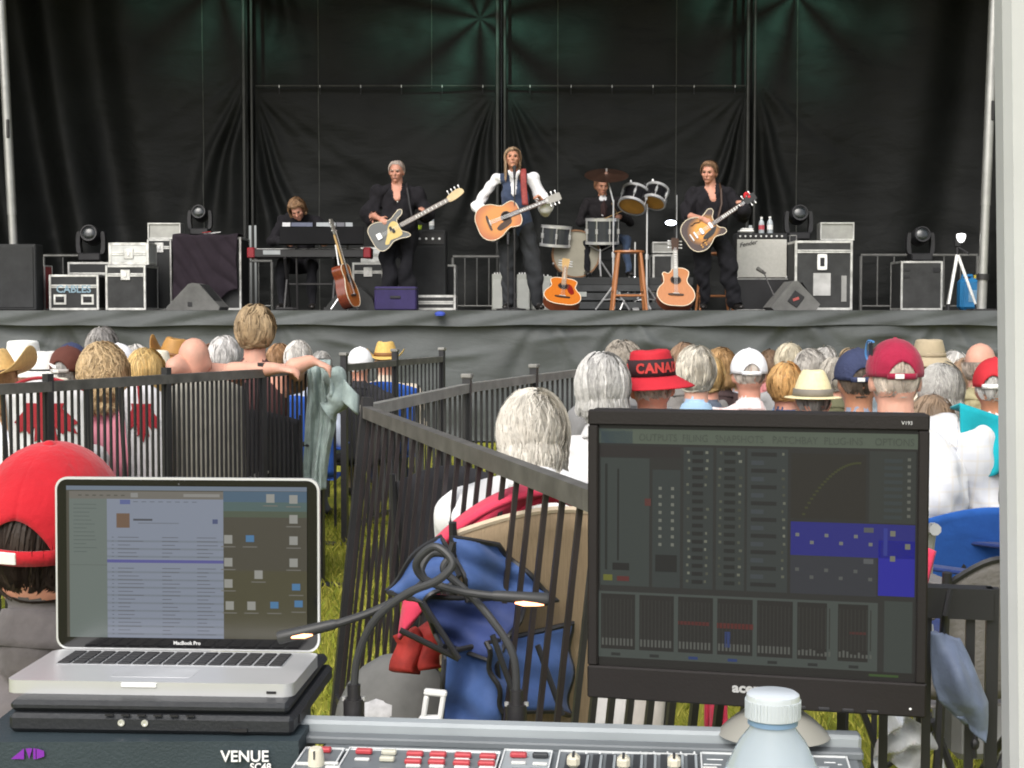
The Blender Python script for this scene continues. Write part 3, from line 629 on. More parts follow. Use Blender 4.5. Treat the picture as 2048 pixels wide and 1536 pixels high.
b.finish(t, .009, .034, seed=2); face_parts(t, Mh, ('white', (.5, .42, .36)))
hair(t, Mh, hairm('white', (.50, .42, .37)), 260, 0, .001, .004, front=.108, low=-.06, puff=1.03, seed=4)
MB().tube([(.1, .1, 1.47), (.11, 0, 1.5), (.12, -.12, 1.43), (.15, -.19, 1.25), (.18, -.21, 1.1)], .014, 6).build('guitar_strap', BLACKP, t)
for k in range(3): MB().ell((.012 + .004 * k, -.175 - .004 * k, 1.27 - .1 * k), (.008, .004, .008), 8, 6).build('button', PEARL, t)
guitar('bass_guitar', 'grey and cream electric bass guitar in the bassist\'s hands', GM(P0.x - .05, YB - .26, DECK + .93, R(28), tilt=R(-4)), BASS, mat('bass_grey', (.10, .105, .105), .3, var=.1, coat=.4), MAPLE, .045, .58, kind='bass', head_m=mat('maple_pale', (.66, .5, .28), .3, var=.1), neck_m=MAPLE, pick=mat('gold_guard', (.60, .45, .16), .35, var=.08), frets=mat('fret_grey', (.2, .17, .15), .5, var=.2))
# guitarist ------------------------------------------------------
YG = 17.2; P0 = at(1420, 620, YG); t = thing('person', 'smiling guitarist in black shirt looking aside, short fair hair', 'person', (P0.x, YG, DECK), group='band on the stage'); b = Body()
torso(b, (.02, 0, .93), (.01, 0, 1.22), (0, 0, 1.415), BLKSH, (.17, .185, .19), .7, ((-.19, 0, 1.345), (.19, 0, 1.345)), belly=.04)
b.cap((-.01, -.045, 1.40), (.015, -.14, 1.25), .034, .008, SK2, k=.6, bias=.028)
arm(b, (-.2, 0, 1.335), (-.27, -.02, 1.08), (-.14, -.26, 1.03), BLKSH, SK2, (.078, .075, .055), sleeve=1.1); arm(b, (.2, 0, 1.335), (.36, -.06, 1.07), (.33, -.24, 1.15), BLKSH, SK2, (.078, .075, .058), sleeve=1.35)
hand(b, (-.14, -.26, 1.03), (.75, -.1, -.3), (-.2, -1, .4), SK2, .5); hand(b, (.335, -.22, 1.13), (-.25, -.3, .8), (.9, -.2, .2), SK2, .8, flip=-1)
leg(b, (-.08, 0, .88), (-.1, -.04, .47), (-.07, .03, .09), (-.1, -.15, .035), BLKTR, (.11, .082, .068)); leg(b, (.1, 0, .88), (.2, -.03, .49), (.29, .06, .09), (.34, -.11, .035), BLKTR, (.11, .082, .068))
Mh = Matrix.Translation((-.025, -.04, 1.565)) @ Matrix.Rotation(R(10), 4, 'X') @ Matrix.Rotation(R(-24), 4, 'Z') @ Matrix.Diagonal((1.05, 1.04, 1.02, 1)); head(b, Mh, SK2); b.cap((0, 0, 1.38), (-.01, -.01, 1.5), .062, .06, SK2)
b.finish(t, .009, .03, seed=3); face_parts(t, Mh, ('fair', (.3, .2, .12)))
hair(t, Mh, hairm('fair', (.20, .115, .065)), 520, 0, .0015, .005, front=.083, low=-.06, puff=1.05, seed=5)
MB().tube([(.09, .1, 1.41), (.10, 0, 1.44), (.10, -.12, 1.37), (.1, -.18, 1.2), (.06, -.2, 1.05)], .013, 6).build('guitar_strap', ROSE, t)
MB().box((.02, -.175, .97), (.05, .02, .035), ch=.005).build('belt_buckle', CHROME, t)
guitar('electric_guitar', 'tobacco sunburst semi hollow guitar held by the black shirted guitarist', GM(P0.x - .11, YG - .25, DECK + .9, R(34), tilt=R(-6)), SEMI, burst('tobacco_burst', (.66, .27, .02), (.035, .012, .006), .10, .215), ROSE, .055, .36, kind='semi', head_m=BLACKP)
hd = GM(P0.x - .11, YG - .25, DECK + .9, R(34)) @ V((.62, 0, .05)); tt = thing('cloth_flower', 'small red cloth flower tied to the sunburst guitar headstock', 'flower', hd)
fl = MB()
for k in range(9): a = k * .7; fl.ell((.025 * math.cos(a), -.01 + .01 * math.sin(2 * a), .025 * math.sin(a)), (.022, .014, .018), 8, 6)
fl.build('petals', mat('red_petal', (.55, .02, .03), .7), tt); MB().cyl((0, 0, -.01), (-.01, 0, -.07), .004, n=6).build('stem', mat('green_stem', (.05, .12, .03), .7), tt)
# keyboard player ------------------------------------------------
YK = 18.1; P0 = at(600, 620, YK); t = thing('person', 'keyboard player with tousled brown hair bowed over the keys', 'person', (P0.x, YK, DECK), group='band on the stage'); b = Body()
torso(b, (-.02, .28, .6), (-.03, .12, .98), (-.01, -.02, 1.17), BLKSH, (.17, .18, .19), .7, ((-.2, .04, 1.09), (.18, .04, 1.09)))
arm(b, (-.21, .04, 1.08), (-.33, -.05, .84), (-.06, -.38, .80), BLKSH, SK2, (.07, .06, .045), sleeve=1.35); arm(b, (.19, .04, 1.08), (.36, -.05, .84), (.34, -.38, .80), BLKSH, SK2, (.07, .06, .045), sleeve=1.35)
for x in (-.06, .34): hand(b, (x, -.38, .80), (.15, -.95, -.1), (0, 0, 1), SK2, .35, flip=1 if x < 0 else -1)
for q in (-1, 1): leg(b, (q * .1, .25, .56), (q * .17, -.2, .55), (q * .17, -.22, .1), (q * .2, -.4, .04), BLKTR)
Mh = Matrix.Translation((-.005, -.13, 1.20)) @ Matrix.Rotation(R(36), 4, 'X') @ Matrix.Rotation(R(-14), 4, 'Y'); head(b, Mh, SK2); b.cap((-.01, .0, 1.13), Mh @ V((0, .03, -.06)), .056, .054, SK2)
b.finish(t, .01, .03, seed=4); face_parts(t, Mh, ('brown', (.16, .1, .06)))
hair(t, Mh, hairm('brown', (.24, .14, .075)), 900, .03, .007, .007, front=.08, low=-.06, puff=1.14, seed=6)
# drummer --------------------------------------------------------
RIS = .41; YD = 19.4; P0 = at(1205, 620, YD); t = thing('person', 'drummer in a dark jacket seated behind the kit under the cymbal', 'person', (P0.x, YD, DECK + RIS), group='band on the stage'); b = Body(); DJ = cloth('dark_jacket', (.02, .018, .02))
torso(b, (0, .02, .55), (0, 0, .86), (0, -.01, 1.05), DJ, (.17, .175, .19), .7, ((-.2, 0, .97), (.2, 0, .97)))
b.cap((0, -.06, 1.02), (.01, -.135, .8), .035, .01, WSHIRT, k=.6, bias=.02); b.cap((.01, -.125, 1.0), (.015, -.15, .8), .014, .02, cloth('dark_tie', (.05, .03, .03)), k=.6, bias=.035)
arm(b, (-.21, 0, .96), (-.30, -.06, .72), (-.1, -.3, .7), DJ, SK2, (.072, .062, .05), sleeve=1.35); arm(b, (.21, 0, .96), (.33, -.06, .72), (.2, -.3, .78), DJ, SK2, (.072, .062, .05), sleeve=1.35)
hand(b, (-.1, -.3, .7), (.5, -.7, -.2), (0, -.2, 1), SK2, .9); hand(b, (.2, -.3, .78), (-.2, -.8, .1), (0, -.2, 1), SK2, .9, flip=-1)
leg(b, (-.1, 0, .5), (-.24, -.42, .48), (-.22, -.5, .1), (-.22, -.66, .04), BLKTR); leg(b, (.1, 0, .5), (.26, -.4, .48), (.30, -.46, .1), (.32, -.64, .04), cloth('denim', (.05, .075, .13)))
Mh = Matrix.Translation((-.02, -.05, 1.185)) @ Matrix.Rotation(R(14), 4, 'X') @ Matrix.Rotation(R(14), 4, 'Z'); head(b, Mh, SK); b.cap((0, 0, 1.02), (-.01, -.02, 1.12), .056, .054, SK)
b.finish(t, .01, .025, seed=5); face_parts(t, Mh, ('brown', (.16, .1, .06)))
hair(t, Mh, hairm('auburn', (.22, .10, .05)), 350, 0, .001, .005, front=.085, low=-.05, puff=1.03, seed=7)
for x, d in ((-.06, (.25, -.3, .1)), (.17, (-.1, -.35, .12))): 
    s_ = thing('drumstick', 'wooden drumstick in the drummer\'s %s hand' % ('right' if x < 0 else 'left'), 'drumstick', (P0.x + x, YD - .38, DECK + RIS + .72 + (x > 0) * .07), group='drumsticks'); MB().tube([(0, 0, 0), V(d) * .85, V(d)], [.008, .005, .007], 8).build('shaft', MAPLE, s_); MB().ell(V(d) * 1.02, (.008, .008, .01), 8, 6).build('tip', MAPLE, s_)
# ------------------------------------------------------------------ stage gear
def xw(px, Y): return (px - 1024) / F * Y
def zz(py, Y): return at(1024, py, Y).z - DECK           # height above the deck of a photo row at distance Y
def road_case(label, px0, px1, py, Y, dep=.5, base=0., lid=.3, edge=.028, face=CASEBLK, latches=1, handles=0, name='road_case', group='road cases on the stage', cat='road case', rz=0., texts=(), sticker=None, top_h=None):
    x0, x1 = xw(px0, Y), xw(px1, Y); W_ = x1 - x0; H = zz(py, Y) - base
    t = thing(name, label, cat, ((x0 + x1) / 2, Y + dep / 2, DECK + base), rz, group); e = edge; y0 = -dep / 2
    MB().box((0, 0, H / 2), (W_ - .012, dep - .012, H - .012)).build('panel', face, t)
    for sx in (-1, 1):
        for sy in (-1, 1): MB().box((sx * (W_ / 2 - e / 2), sy * (dep / 2 - e / 2), H / 2), (e, e, H - .002), ch=.005).build('corner_edge', ALU, t)
    for zc in (e / 2, H - e / 2):
        for sy in (-1, 1): MB().box((0, sy * (dep / 2 - e / 2), zc), (W_ - 2 * e, e - .004, e), ch=.004).build('edge_trim', ALU, t)
        for sx in (-1, 1): MB().box((sx * (W_ / 2 - e / 2), 0, zc), (e - .004, dep - 2 * e, e), ch=.004).build('edge_trim', ALU, t)
    if lid:
        z = H * (1 - lid)
        for q in (-.011, .011): MB().box((0, y0 + .004, z + q), (W_ - 2 * e, .014, .018), ch=.003).build('lid_trim', ALU, t)
    for k in range(latches):
        x = (k - (latches - 1) / 2) * W_ * .5; z = H * (1 - lid) if lid else H * .75
        l_ = MB().box((x, y0 - .002, z), (.11, .012, .12), ch=.004).build('latch', ALU, t); MB().box((x, y0 - .011, z), (.03, .012, .05), ch=.003).build('latch_key', CHROME, l_)
    for k in range(handles):
        x = (k - (handles - 1) / 2) * W_ * .55; z = H * .3
        h_ = MB().box((x, y0 - .002, z), (.15, .01, .12), ch=.004).build('handle_plate', ALU, t); MB().box((x, y0 - .009, z), (.1, .006, .07)).build('handle_recess', BLACKP, h_); MB().cyl((x - .045, y0 - .016, z - .005), (x + .045, y0 - .016, z - .005), .009, n=8).build('handle', BLACKP, h_)
    for s_, size, m_, x, z, rot in texts:
        text(s_, size, m_, t, Matrix.Translation((x, y0 - .003, z)) @ FACE @ Matrix.Rotation(rot, 4, 'Z'), align='CENTER', bold=size * .02)
    if sticker:
        for x, z, w_, h_, m_ in sticker: MB().box((x, y0 + .002, z), (w_, .012, h_)).build('paper_label', m_, t)
    return t
def moving_head(label, px, pyb, pyt, Y, yaw=0.):
    b0 = zz(pyb, Y); H = zz(pyt, Y) - b0; t = thing('moving_head_light', label, 'stage light', (xw(px, Y), Y, DECK + b0), yaw, 'moving head lights'); s_ = H / .42
    MB(Matrix.Scale(s_, 4)).box((0, 0, .045), (.26, .24, .09), ch=.012).build('base', BLACKP, t)
    for q in (-1, 1): MB(Matrix.Scale(s_, 4)).prism(outline([(q * .115, .09), (q * .16, .1), (q * .17, .2), (q * .16, .33), (q * .12, .33), (q * .125, .2)], 3), -.05, .05).build('yoke_arm', mat('yoke_plastic', (.022, .022, .024), .5, var=.15), t)
    hd = MB(Matrix.Scale(s_, 4) @ Matrix.Translation((0, 0, .3)) @ Matrix.Rotation(R(80), 4, 'X')).lathe([(0, -.16), (.08, -.16), (.105, -.1), (.11, .06), (.095, .13), (.085, .13), (.08, .11), (0, .11)], 20).build('lamp_head', BLACKP, t)
    MB(Matrix.Scale(s_, 4) @ Matrix.Translation((0, 0, .3)) @ Matrix.Rotation(R(80), 4, 'X')).ell((0, 0, .108), (.075, .075, .02), 14, 8).build('lens', mat('lens_glass', (.01, .014, .016), .25, var=0, spec=.8), hd)
    return t
def wedge(label, px0, px1, py, Y, rz=0., m=WEDGE, prof=None, dep=.5, sock=True, group='floor monitor wedges'):
    x0, x1 = xw(px0, Y), xw(px1, Y); W_ = x1 - x0; H = zz(py, Y); t = thing('floor_monitor', label, 'monitor speaker', ((x0 + x1) / 2, Y, DECK), rz, group)
    p = prof or [(-.5, 0), (.48, 0), (.5, .12), (.12, .96), (.0, 1.0), (-.08, .96), (-.48, .12)]
    MB().prism([(x * W_, z * H) for x, z in p], -dep * .1, dep).build('cabinet', m, t, 20)
    if sock: MB().box((p[0][0] * W_ * .1, -dep * .1 - .003, H * .22), (.05, .008, .05), ch=.003).build('socket', BLACKP, t)
    MB().grid(lambda u, v: (W_ * (.14 + .33 * v), -dep * .07 + dep * .94 * u, H * (.93 - .8 * v) + .008), 2, 2).build('grille', GRILLE, t, 0, solid=.006)
    return t
def bottle(label, px, pyb, pyt, Y, water=(.75, .82, .86), cap=WHITE, lab=None, z0=None):
    b0 = zz(pyb, Y) if z0 is None else z0; H = zz(pyt, Y) - b0; t = thing('water_bottle', label, 'bottle', (xw(px, Y), Y, DECK + b0), group='drink bottles on the stage'); r = H * .17
    MB().lathe([(0, 0), (r * .9, 0), (r, .04 * H), (r, .6 * H), (r * .85, .72 * H), (r * .4, .86 * H), (r * .38, .9 * H), (0, .9 * H)], 14).build('plastic_body', mat('bottle_clear', (.62, .68, .72), .15, var=.1, trans=.35), t)
    MB().lathe([(0, H), (r * .44, H), (r * .46, .9 * H), (0, .9 * H)], 12).build('cap', cap, t)
    MB().lathe([(r * 1.01, .25 * H), (r * 1.02, .25 * H), (r * 1.02, .52 * H), (r * 1.01, .52 * H)], 14).build('paper_label', lab or WHITE, t)
def rail(label, px0, px1, py, Y, bars, kind='stage'):
    x0, x1 = xw(px0, Y), xw(px1, Y); H = zz(py, Y); t = thing('guard_rail', label, 'railing', (x0, Y, DECK), group='grey guard rails at the back of the stage'); m = mat('galvanised_rail', (.22, .22, .21), .45, .6, var=.2)
    MB().tube([(0, 0, H), (x1 - x0, 0, H)], .02, 8).build('top_rail', m, t)
    for x in (0, x1 - x0): MB().cyl((x, 0, 0), (x, 0, H - .015), .02, n=8).build('post', m, t)
    for k in range(bars): x = (x1 - x0) * (k + 1) / (bars + 1); MB().cyl((x, 0, .05), (x, 0, H - .015), .009, n=6).build('bar', m, t)
    MB().cyl((.02, 0, .06), (x1 - x0 - .02, 0, .06), .012, n=6).build('bottom_rail', m, t)
# left side
t = thing('subwoofer', 'large black loudspeaker box at the left stage edge', 'loudspeaker', (xw(22, 17.3), 17.44, DECK)); W_ = xw(75, 17.3) - xw(-30, 17.3); H = zz(488, 17.3)
MB().box((0, 0, H / 2), (W_, .28, H), ch=.012).build('cabinet', CASEBLK, t); MB().box((0, -.145, H / 2), (W_ - .06, .012, H - .06), ch=.004).build('grille', GRILLE, t)
road_case('red edged case squeezed behind the black loudspeaker', 60, 92, 530, 17.8, .3, edge=.018, face=mat('red_panel', (.30, .012, .015), .5, var=.2), lid=0, latches=0)
rail('grey railing behind the cable case', 90, 205, 511, 20.2, 2); rail('grey railing beside the purple covered case', 492, 545, 522, 19.9, 1); rail('grey railing left of the singer with dark tarp behind', 906, 1002, 513, 20.1, 3); rail('grey railing between the right road cases and column', 1720, 1952, 510, 20.2, 6)
LBL = mat('case_lettering_blue', (.22, .33, .40), .5, var=.1)
road_case('low black case lettered CABLES with two handle plates', 99, 199, 549, 17.5, .45, lid=.33, latches=0, handles=2, texts=[('CABLES', .12, LBL, 0, zz(585, 17.5), 0)])
road_case('wide black case with aluminium lid behind the cable case', 137, 222, 524, 18.6, .5, lid=.25, latches=0)
road_case('upright black case with one latch and aluminium corners', 212, 293, 530, 17.5, .62, lid=.22, latches=1, face=CASEGRY)
road_case('small silver lidded rack standing on the upright black case', 219, 300, 485, 17.55, .4, base=zz(530, 17.55), lid=.5, latches=1, face=mat('silver_case', (.55, .56, .55), .4, .4), edge=.035)
road_case('tall dark case behind the silver rack', 296, 345, 478, 18.3, .5, lid=.12, latches=1, edge=.024)
def blinder(label, px0, px1, py0, py1, Y, on_z=None):
    x0, x1 = xw(px0, Y), xw(px1, Y); b0 = zz(py1, Y); H = zz(py0, Y) - b0; t = thing('flood_light', label, 'flood light', ((x0 + x1) / 2, Y, DECK + b0), group='silver flood lights'); W_ = x1 - x0
    MB().box((0, .1, H / 2), (W_, .2, H), ch=.01).build('housing', mat('flood_housing', (.35, .35, .33), .4, .6), t)
    MB().grid(lambda u, v: ((u - .5) * (W_ - .03), -.004 + .05 * (1 - (2 * v - 1) ** 2), .015 + v * (H - .03)), 2, 12).build('reflector', mat('reflector', (.8, .8, .72), .25, .9, var=.05), t)
    for zc in (.008, H - .008): MB().box((0, -.01, zc), (W_ + .004, .03, .018), ch=.003).build('rim', ALU, t)
    for q in (-1, 1): MB().box((q * (W_ / 2 - .006), -.01, H / 2), (.016, .028, H - .03), ch=.003).build('rim', ALU, t)
    MB().box((0, .02, H / 2), (W_ * .42, .012, .035), ch=.004).build('lamp_tube', WHITE, t)
blinder('silver flood light on the dark case left of the covered case', 299, 364, 446, 478, 18.4); blinder('silver flood light on the right hand road case', 1638, 1705, 445, 481, 17.9); blinder('silver flood light lying on a case behind the tan guitar', 1304, 1347, 484, 506, 18.7)
moving_head('dark moving head light behind the silver rack', 186, 522, 450, 18.9); moving_head('dark moving head light above the purple covered case', 403, 470, 410, 18.7); moving_head('moving head light beside the drink bottles on the right', 1594, 480, 410, 18.6); moving_head('moving head light on the small case near the tripod', 1837, 522, 453, 18.5)
# covered case
Y = 17.9; road_case('large case with aluminium edges partly hidden under a purple black cloth', 352, 484, 474, Y, .6, lid=0, latches=1, face=CASEGRY)
x0, x1 = xw(350, Y), xw(478, Y); H = zz(471, Y); t = thing('cloth_cover', 'crumpled dark purple cloth thrown over the large case', 'cloth', ((x0 + x1) / 2, Y - .03, DECK)); PURP = cloth('aubergine', (.022, .016, .022), bump=.5)
def cv(u, v):
    W_ = x1 - x0; x = (u - .5) * W_; bot = H * (.02 + .5 * max(0, u - .55) ** 1.0 + .06 * math.sin(9 * u)); z = H + .012 - (H - bot) * max(0, (v - .25) / .75); y = .45 * (1 - v / .25) if v < .25 else -.012 - .05 * abs(math.sin(7 * u + 5 * v + 2 * math.sin(4 * v))) * (v - .2) - .03 * abs(math.sin(13 * (u - v)))
    return (x * (1 + .02 * math.sin(8 * v)), y, z + (.01 * math.sin(14 * u) if v < .25 else 0))
MB().grid(cv, 60, 50).build('cloth', PURP, t, 180, solid=.006)
tt = thing('paper_sheet', 'white sheet with red stripe lying on the covered case', 'paper', (xw(418, Y), Y + .2, DECK + H + .03)); MB().box((0, 0, .004), (.2, .25, .008), rot=Euler((0, R(-8), .3))).build('sheet', WHITE, tt); MB().box((-.04, -.1, .014), (.1, .05, .008), rot=Euler((0, R(-8), .3))).build('red_stripe', mat('red_panel', (.3, .01, .01)), tt)
wedge('grey carpeted floor monitor in front of the covered case', 334, 442, 566, 17.0); 
# keyboard rig
Y = 17.72; x0, x1 = xw(500, Y), xw(745, Y); z0 = zz(516, Y); t = thing('keyboard', 'red ended stage keyboard on a black stand', 'keyboard', ((x0 + x1) / 2, Y, DECK + z0), group='stage keyboards'); W_ = x1 - x0; RED = mat('keyboard_red', (.20, .012, .02), .35, var=.1)
MB().box((0, 0, .05), (W_ - .16, .3, .10), ch=.01).build('body', BLACKP, t)
for q in (-1, 1): MB().box((q * (W_ / 2 - .045), 0, .056), (.09, .32, .125), ch=.012).build('end_cheek', RED, t)
MB().box((-W_ * .3, -.152, .06), (.2, .006, .05)).build('back_plate', mat('grey_label', (.3, .32, .33), .5), t)
for k in range(30): MB().box((-W_ / 2 + .11 + k * (W_ - .22) / 30, .06, .104), ((W_ - .22) / 30 - .003, .14, .012)).build('key', WHITE, t)
t = thing('keyboard_stand', 'black crossed leg stand under the red keyboard', 'stand', ((x0 + x1) / 2, Y, DECK)); 
for q in (-1, 1):
    for s_ in (-1, 1): MB().cyl((q * .28 + s_ * .0, s_ * .22, .02), (q * .28, -s_ * .16, z0 - .005), .018, n=8).build('leg', BLACKM, t)
    MB().cyl((q * .28 - .1, .22, .02), (q * .28 + .1, .22, .02), .018, n=8).build('foot', BLACKM, t); MB().cyl((q * .28 - .1, -.22, .02), (q * .28 + .1, -.22, .02), .018, n=8).build('foot', BLACKM, t)
MB().cyl((-.28, 0, z0 * .5), (.28, 0, z0 * .5), .014, n=8).build('crossbar', BLACKM, t)
Y2 = 17.55; z1 = zz(489, Y2); xa, xb = xw(560, Y2), xw(728, Y2); t = thing('music_desk', 'black sheet music desk standing over the keyboard', 'music stand', ((xa + xb) / 2, Y2, DECK + z1 - .02)); H = zz(452, Y2) - z1
MB(Matrix.Rotation(R(-14), 4, 'X')).box((0, 0, H / 2 + .02), (xb - xa, .02, H), ch=.004).box((0, -.03, .02), (xb - xa, .06, .015)).build('desk', mat('desk_black', (.010, .010, .011), .85, var=.1, spec=.1), t)
for q in (-.3, .3): MB().cyl((q, .04, .05), (q, .12, -z1 + .03), .013, n=8).build('leg', BLACKM, t)
for k, (a, b_, c_) in enumerate(((566, 582, (.5, .5, .52)), (584, 626, (.09, .1, .15)), (634, 672, (.32, .34, .36)), (674, 690, (.12, .12, .14)), (692, 706, (.3, .32, .34)))):
    s_ = thing('sheet_music', ['white torn sheet at the left of the music desk', 'dark blue songbook on the music desk', 'long pale setlist sheet on the music desk', 'small dark card on the music desk', 'pale grey card at the right of the music desk'][k], 'paper', (xw((a + b_) / 2, Y2 + .03), Y2 + .05, DECK + z1 + H - .01), group='papers on the music desk')
    MB().box((0, 0, .03), (xw(b_, Y2) - xw(a, Y2), .004, .05), rot=Euler((R(-20), 0, R(3 * k)))).build('sheet', mat('sheet_%d' % k, c_, .7), s_)
# leaning dark sided guitar, purple box, wedge, cases behind bassist
pb = at(703, 617, 16.95); pt_ = at(655, 437, 17.2); d = pt_ - pb; M = Matrix.Translation(pb + d * .24) @ Matrix.Rotation(math.atan2(d.x, d.z), 4, 'Y') @ Matrix.Rotation(R(76), 4, 'Z') @ Matrix.Rotation(R(-90), 4, 'Y')
guitar('acoustic_guitar', 'reddish brown acoustic guitar on a stand seen edge on by the keyboard', M, ACO, SPRUCE2, mat('red_mahogany', (.16, .035, .016), .25, var=.3, stretch=(3, 20, 20), coat=.5), .12, .4, pick=ROSE, head_m=PEGHEAD, neck_m=MAPLE)
t = thing('guitar_stand', 'chrome tripod stand holding the reddish brown guitar', 'guitar stand', (xw(690, 17.1), 17.15, DECK), group='guitar stands'); MB().cyl((0, .06, .02), (-.12, .1, .75), .011, n=8).build('pole', CHROME, t)
for dx, dy in ((-.16, -.02), (.14, 0), (0, .25)): MB().cyl((0, .06, .25), (dx, dy, .01), .01, n=8).build('leg', CHROME, t)
wedge('dark floor monitor behind the leaning guitar', 648, 752, 574, 17.5, m=CASEGRY, prof=[(-.5, 0), (.5, 0), (.44, .5), (.2, 1), (-.12, 1), (-.3, .55)])
t = thing('equipment_box', 'plain purple blue box in front of the bass amplifier', 'box', (xw(791, 17.2), 17.4, DECK)); W_ = xw(833, 17.2) - xw(749, 17.2); H = zz(573, 17.2); PB = mat('purple_cloth_box', (.030, .022, .085), .8, var=.15, bump=.2, bscale=80); MB().box((0, 0, H / 2), (W_, .4, H), ch=.015).build('shell', PB, t); MB().box((0, 0, H - .03), (W_ + .006, .406, .012), ch=.003).build('lid_seam', BLACKP, t); MB().box((0, -.206, H * .55), (.12, .012, .03), ch=.004).build('handle', BLACKP, t)
t = thing('bass_amplifier', 'tall black bass amplifier beside the bassist', 'amplifier', (xw(846, 18.3), 18.6, DECK)); W_ = xw(892, 18.3) - xw(800, 18.3); H = zz(459, 18.3); MB().box((0, 0, H / 2 + .02), (W_, .45, H - .04), ch=.015).build('cabinet', CASEBLK, t); MB().box((0, -.228, H * .42), (W_ - .07, .012, H * .74), ch=.004).build('grille', GRILLE, t); MB().box((0, -.228, H * .89), (W_ - .05, .012, .14), ch=.003).build('control_panel', mat('panel_black', (.02, .02, .022), .3), t)
for k in range(6): MB().cyl((-.2 + k * .08, -.25, H * .89), (-.2 + k * .08, -.23, H * .89), .014, n=10).build('knob', CHROME, t)
for q in (-1, 1): MB().cyl((q * (W_ / 2 - .06), 0, 0), (q * (W_ / 2 - .06), 0, .02), .03).build('foot', BLACKP, t)
bottle('clear water bottle on the bass amplifier', 864, 459, 428, 18.5)
t = thing('cup', 'bright yellow green cup lid on the bass amplifier', 'cup', (xw(838, 18.45), 18.45, DECK + zz(459, 18.45))); MB().lathe([(0, 0), (.035, 0), (.042, .04), (.04, .045), (0, .045)], 14).build('bowl', mat('lime', (.45, .62, .04), .4), t); MB().lathe([(.04, .045), (.045, .045), (.045, .052), (0, .054)], 14).build('lid', mat('lime', (.45, .62, .04), .4), t)
road_case('black case with bright corners behind the bassist', 705, 768, 525, 19.2, .5, lid=.2, latches=1); road_case('white topped case lying on the corner case', 722, 768, 494, 19.3, .4, base=zz(525, 19.3), lid=.5, latches=0, face=mat('silver_case', (.55, .56, .55), .4, .4)); road_case('low case with silver trims right of the purple box', 832, 912, 590, 17.9, .5, lid=.5, latches=0, face=CASEGRY, edge=.03); road_case('narrow upright case with bright aluminium corner beside the railing', 888, 912, 529, 18.9, .4, lid=0, latches=0)
# microphone stands
for px, dx, lb, top in ((1029, 0, 'at the singer\'s mouth', 338), (1016, -.02, 'low for the guitar', 470)):
    Y = 16.72; t = thing('microphone_stand', 'slim black microphone stand %s' % lb, 'microphone stand', (xw(px, Y), Y, DECK), group='microphone stands'); H = zz(top, Y)
    MB().lathe([(0, 0), (.13, 0), (.13, .012), (.03, .03), (0, .03)], 20).build('base', BLACKM, t); MB().tube([(0, 0, .02), (0, 0, H * .55), (0, 0, H * .55), (0, 0, H - .03)], [.011, .011, .008, .008], 8).build('pole', BLACKM, t); MB().cyl((0, 0, H * .54), (0, 0, H * .58), .016, n=10).build('clutch', BLACKM, t)
    m_ = MB(Matrix.Translation((0, 0, H)) @ Matrix.Rotation(R(-35), 4, 'X')); m_.cyl((0, 0, -.14), (0, 0, 0), .012, .019, n=12); m_.build('microphone', BLACKP, t); MB(Matrix.Translation((0, 0, H)) @ Matrix.Rotation(R(-35), 4, 'X')).ell((0, 0, .02), (.025, .025, .03), 12, 8).build('grille', GRILLE, t)
# pale boxes around the singer's feet
PALE = mat('pale_case', (.36, .37, .34), .6, var=.1)
for a, b_, y_, Y, lb in ((984, 1011, 548, 18.4, 'left of the singer\'s feet'), (1034, 1060, 548, 18.4, 'between the singer\'s legs'), (1062, 1104, 552, 18.5, 'beside the bass drum')):
    t = thing('pale_amplifier', 'pale grey upright amplifier %s' % lb, 'amplifier', (xw((a + b_) / 2, Y), Y + .15, DECK), group='pale amplifiers behind the singer'); W_ = xw(b_, Y) - xw(a, Y); H = zz(y_, Y); MB().box((0, 0, H / 2), (W_, .3, H), ch=.01).build('cabinet', PALE, t); MB().box((0, -.152, H * .45), (W_ * .84, .006, H * .8), ch=.002).build('grille', mat('pale_grille', (.40, .41, .385), .8, var=.08), t)
    for k in range(4): MB().cyl((W_ * (-.3 + .2 * k), -.1, H), (W_ * (-.3 + .2 * k), -.1, H + .02), .01, n=8).build('knob', CHROME, t)
# drum riser and kit
Y = 18.55; t = thing('drum_riser', 'dark low platform under the drum kit', 'platform', (xw(1195, 19.4), 19.6, DECK)); MB().box((0, 0, RIS - .05), (2.3, 1.9, .1), ch=.01).build('deck', mat('riser_black', (.03, .032, .033), .6), t)
for k in range(3): MB().box((0, -.93, .06 + .11 * k), (2.24, .03, .09), ch=.005).build('front_board', mat('riser_board', (.05, .053, .055), .6, var=.3), t)
for sx in (-1, 1):
    for sy in (-1, 1): MB().box((sx * 1.08, sy * .88, (RIS - .1) / 2), (.08, .06, RIS - .1)).build('leg', BLACKM, t)
for a, s_ in ((-.25, .14), (.18, .12)): MB().box((a, -.955, .2), (s_, .008, .06)).build('paper_label', mat('grey_label2', (.4, .42, .4), .6), t)
DRB = mat('drum_wrap', (.05, .055, .062), .2, var=.15, coat=.5); HEADW = mat('drumhead', (.70, .69, .64), .5, var=.06); AMB = mat('amber_head', (.55, .28, .05), .35, var=.15)
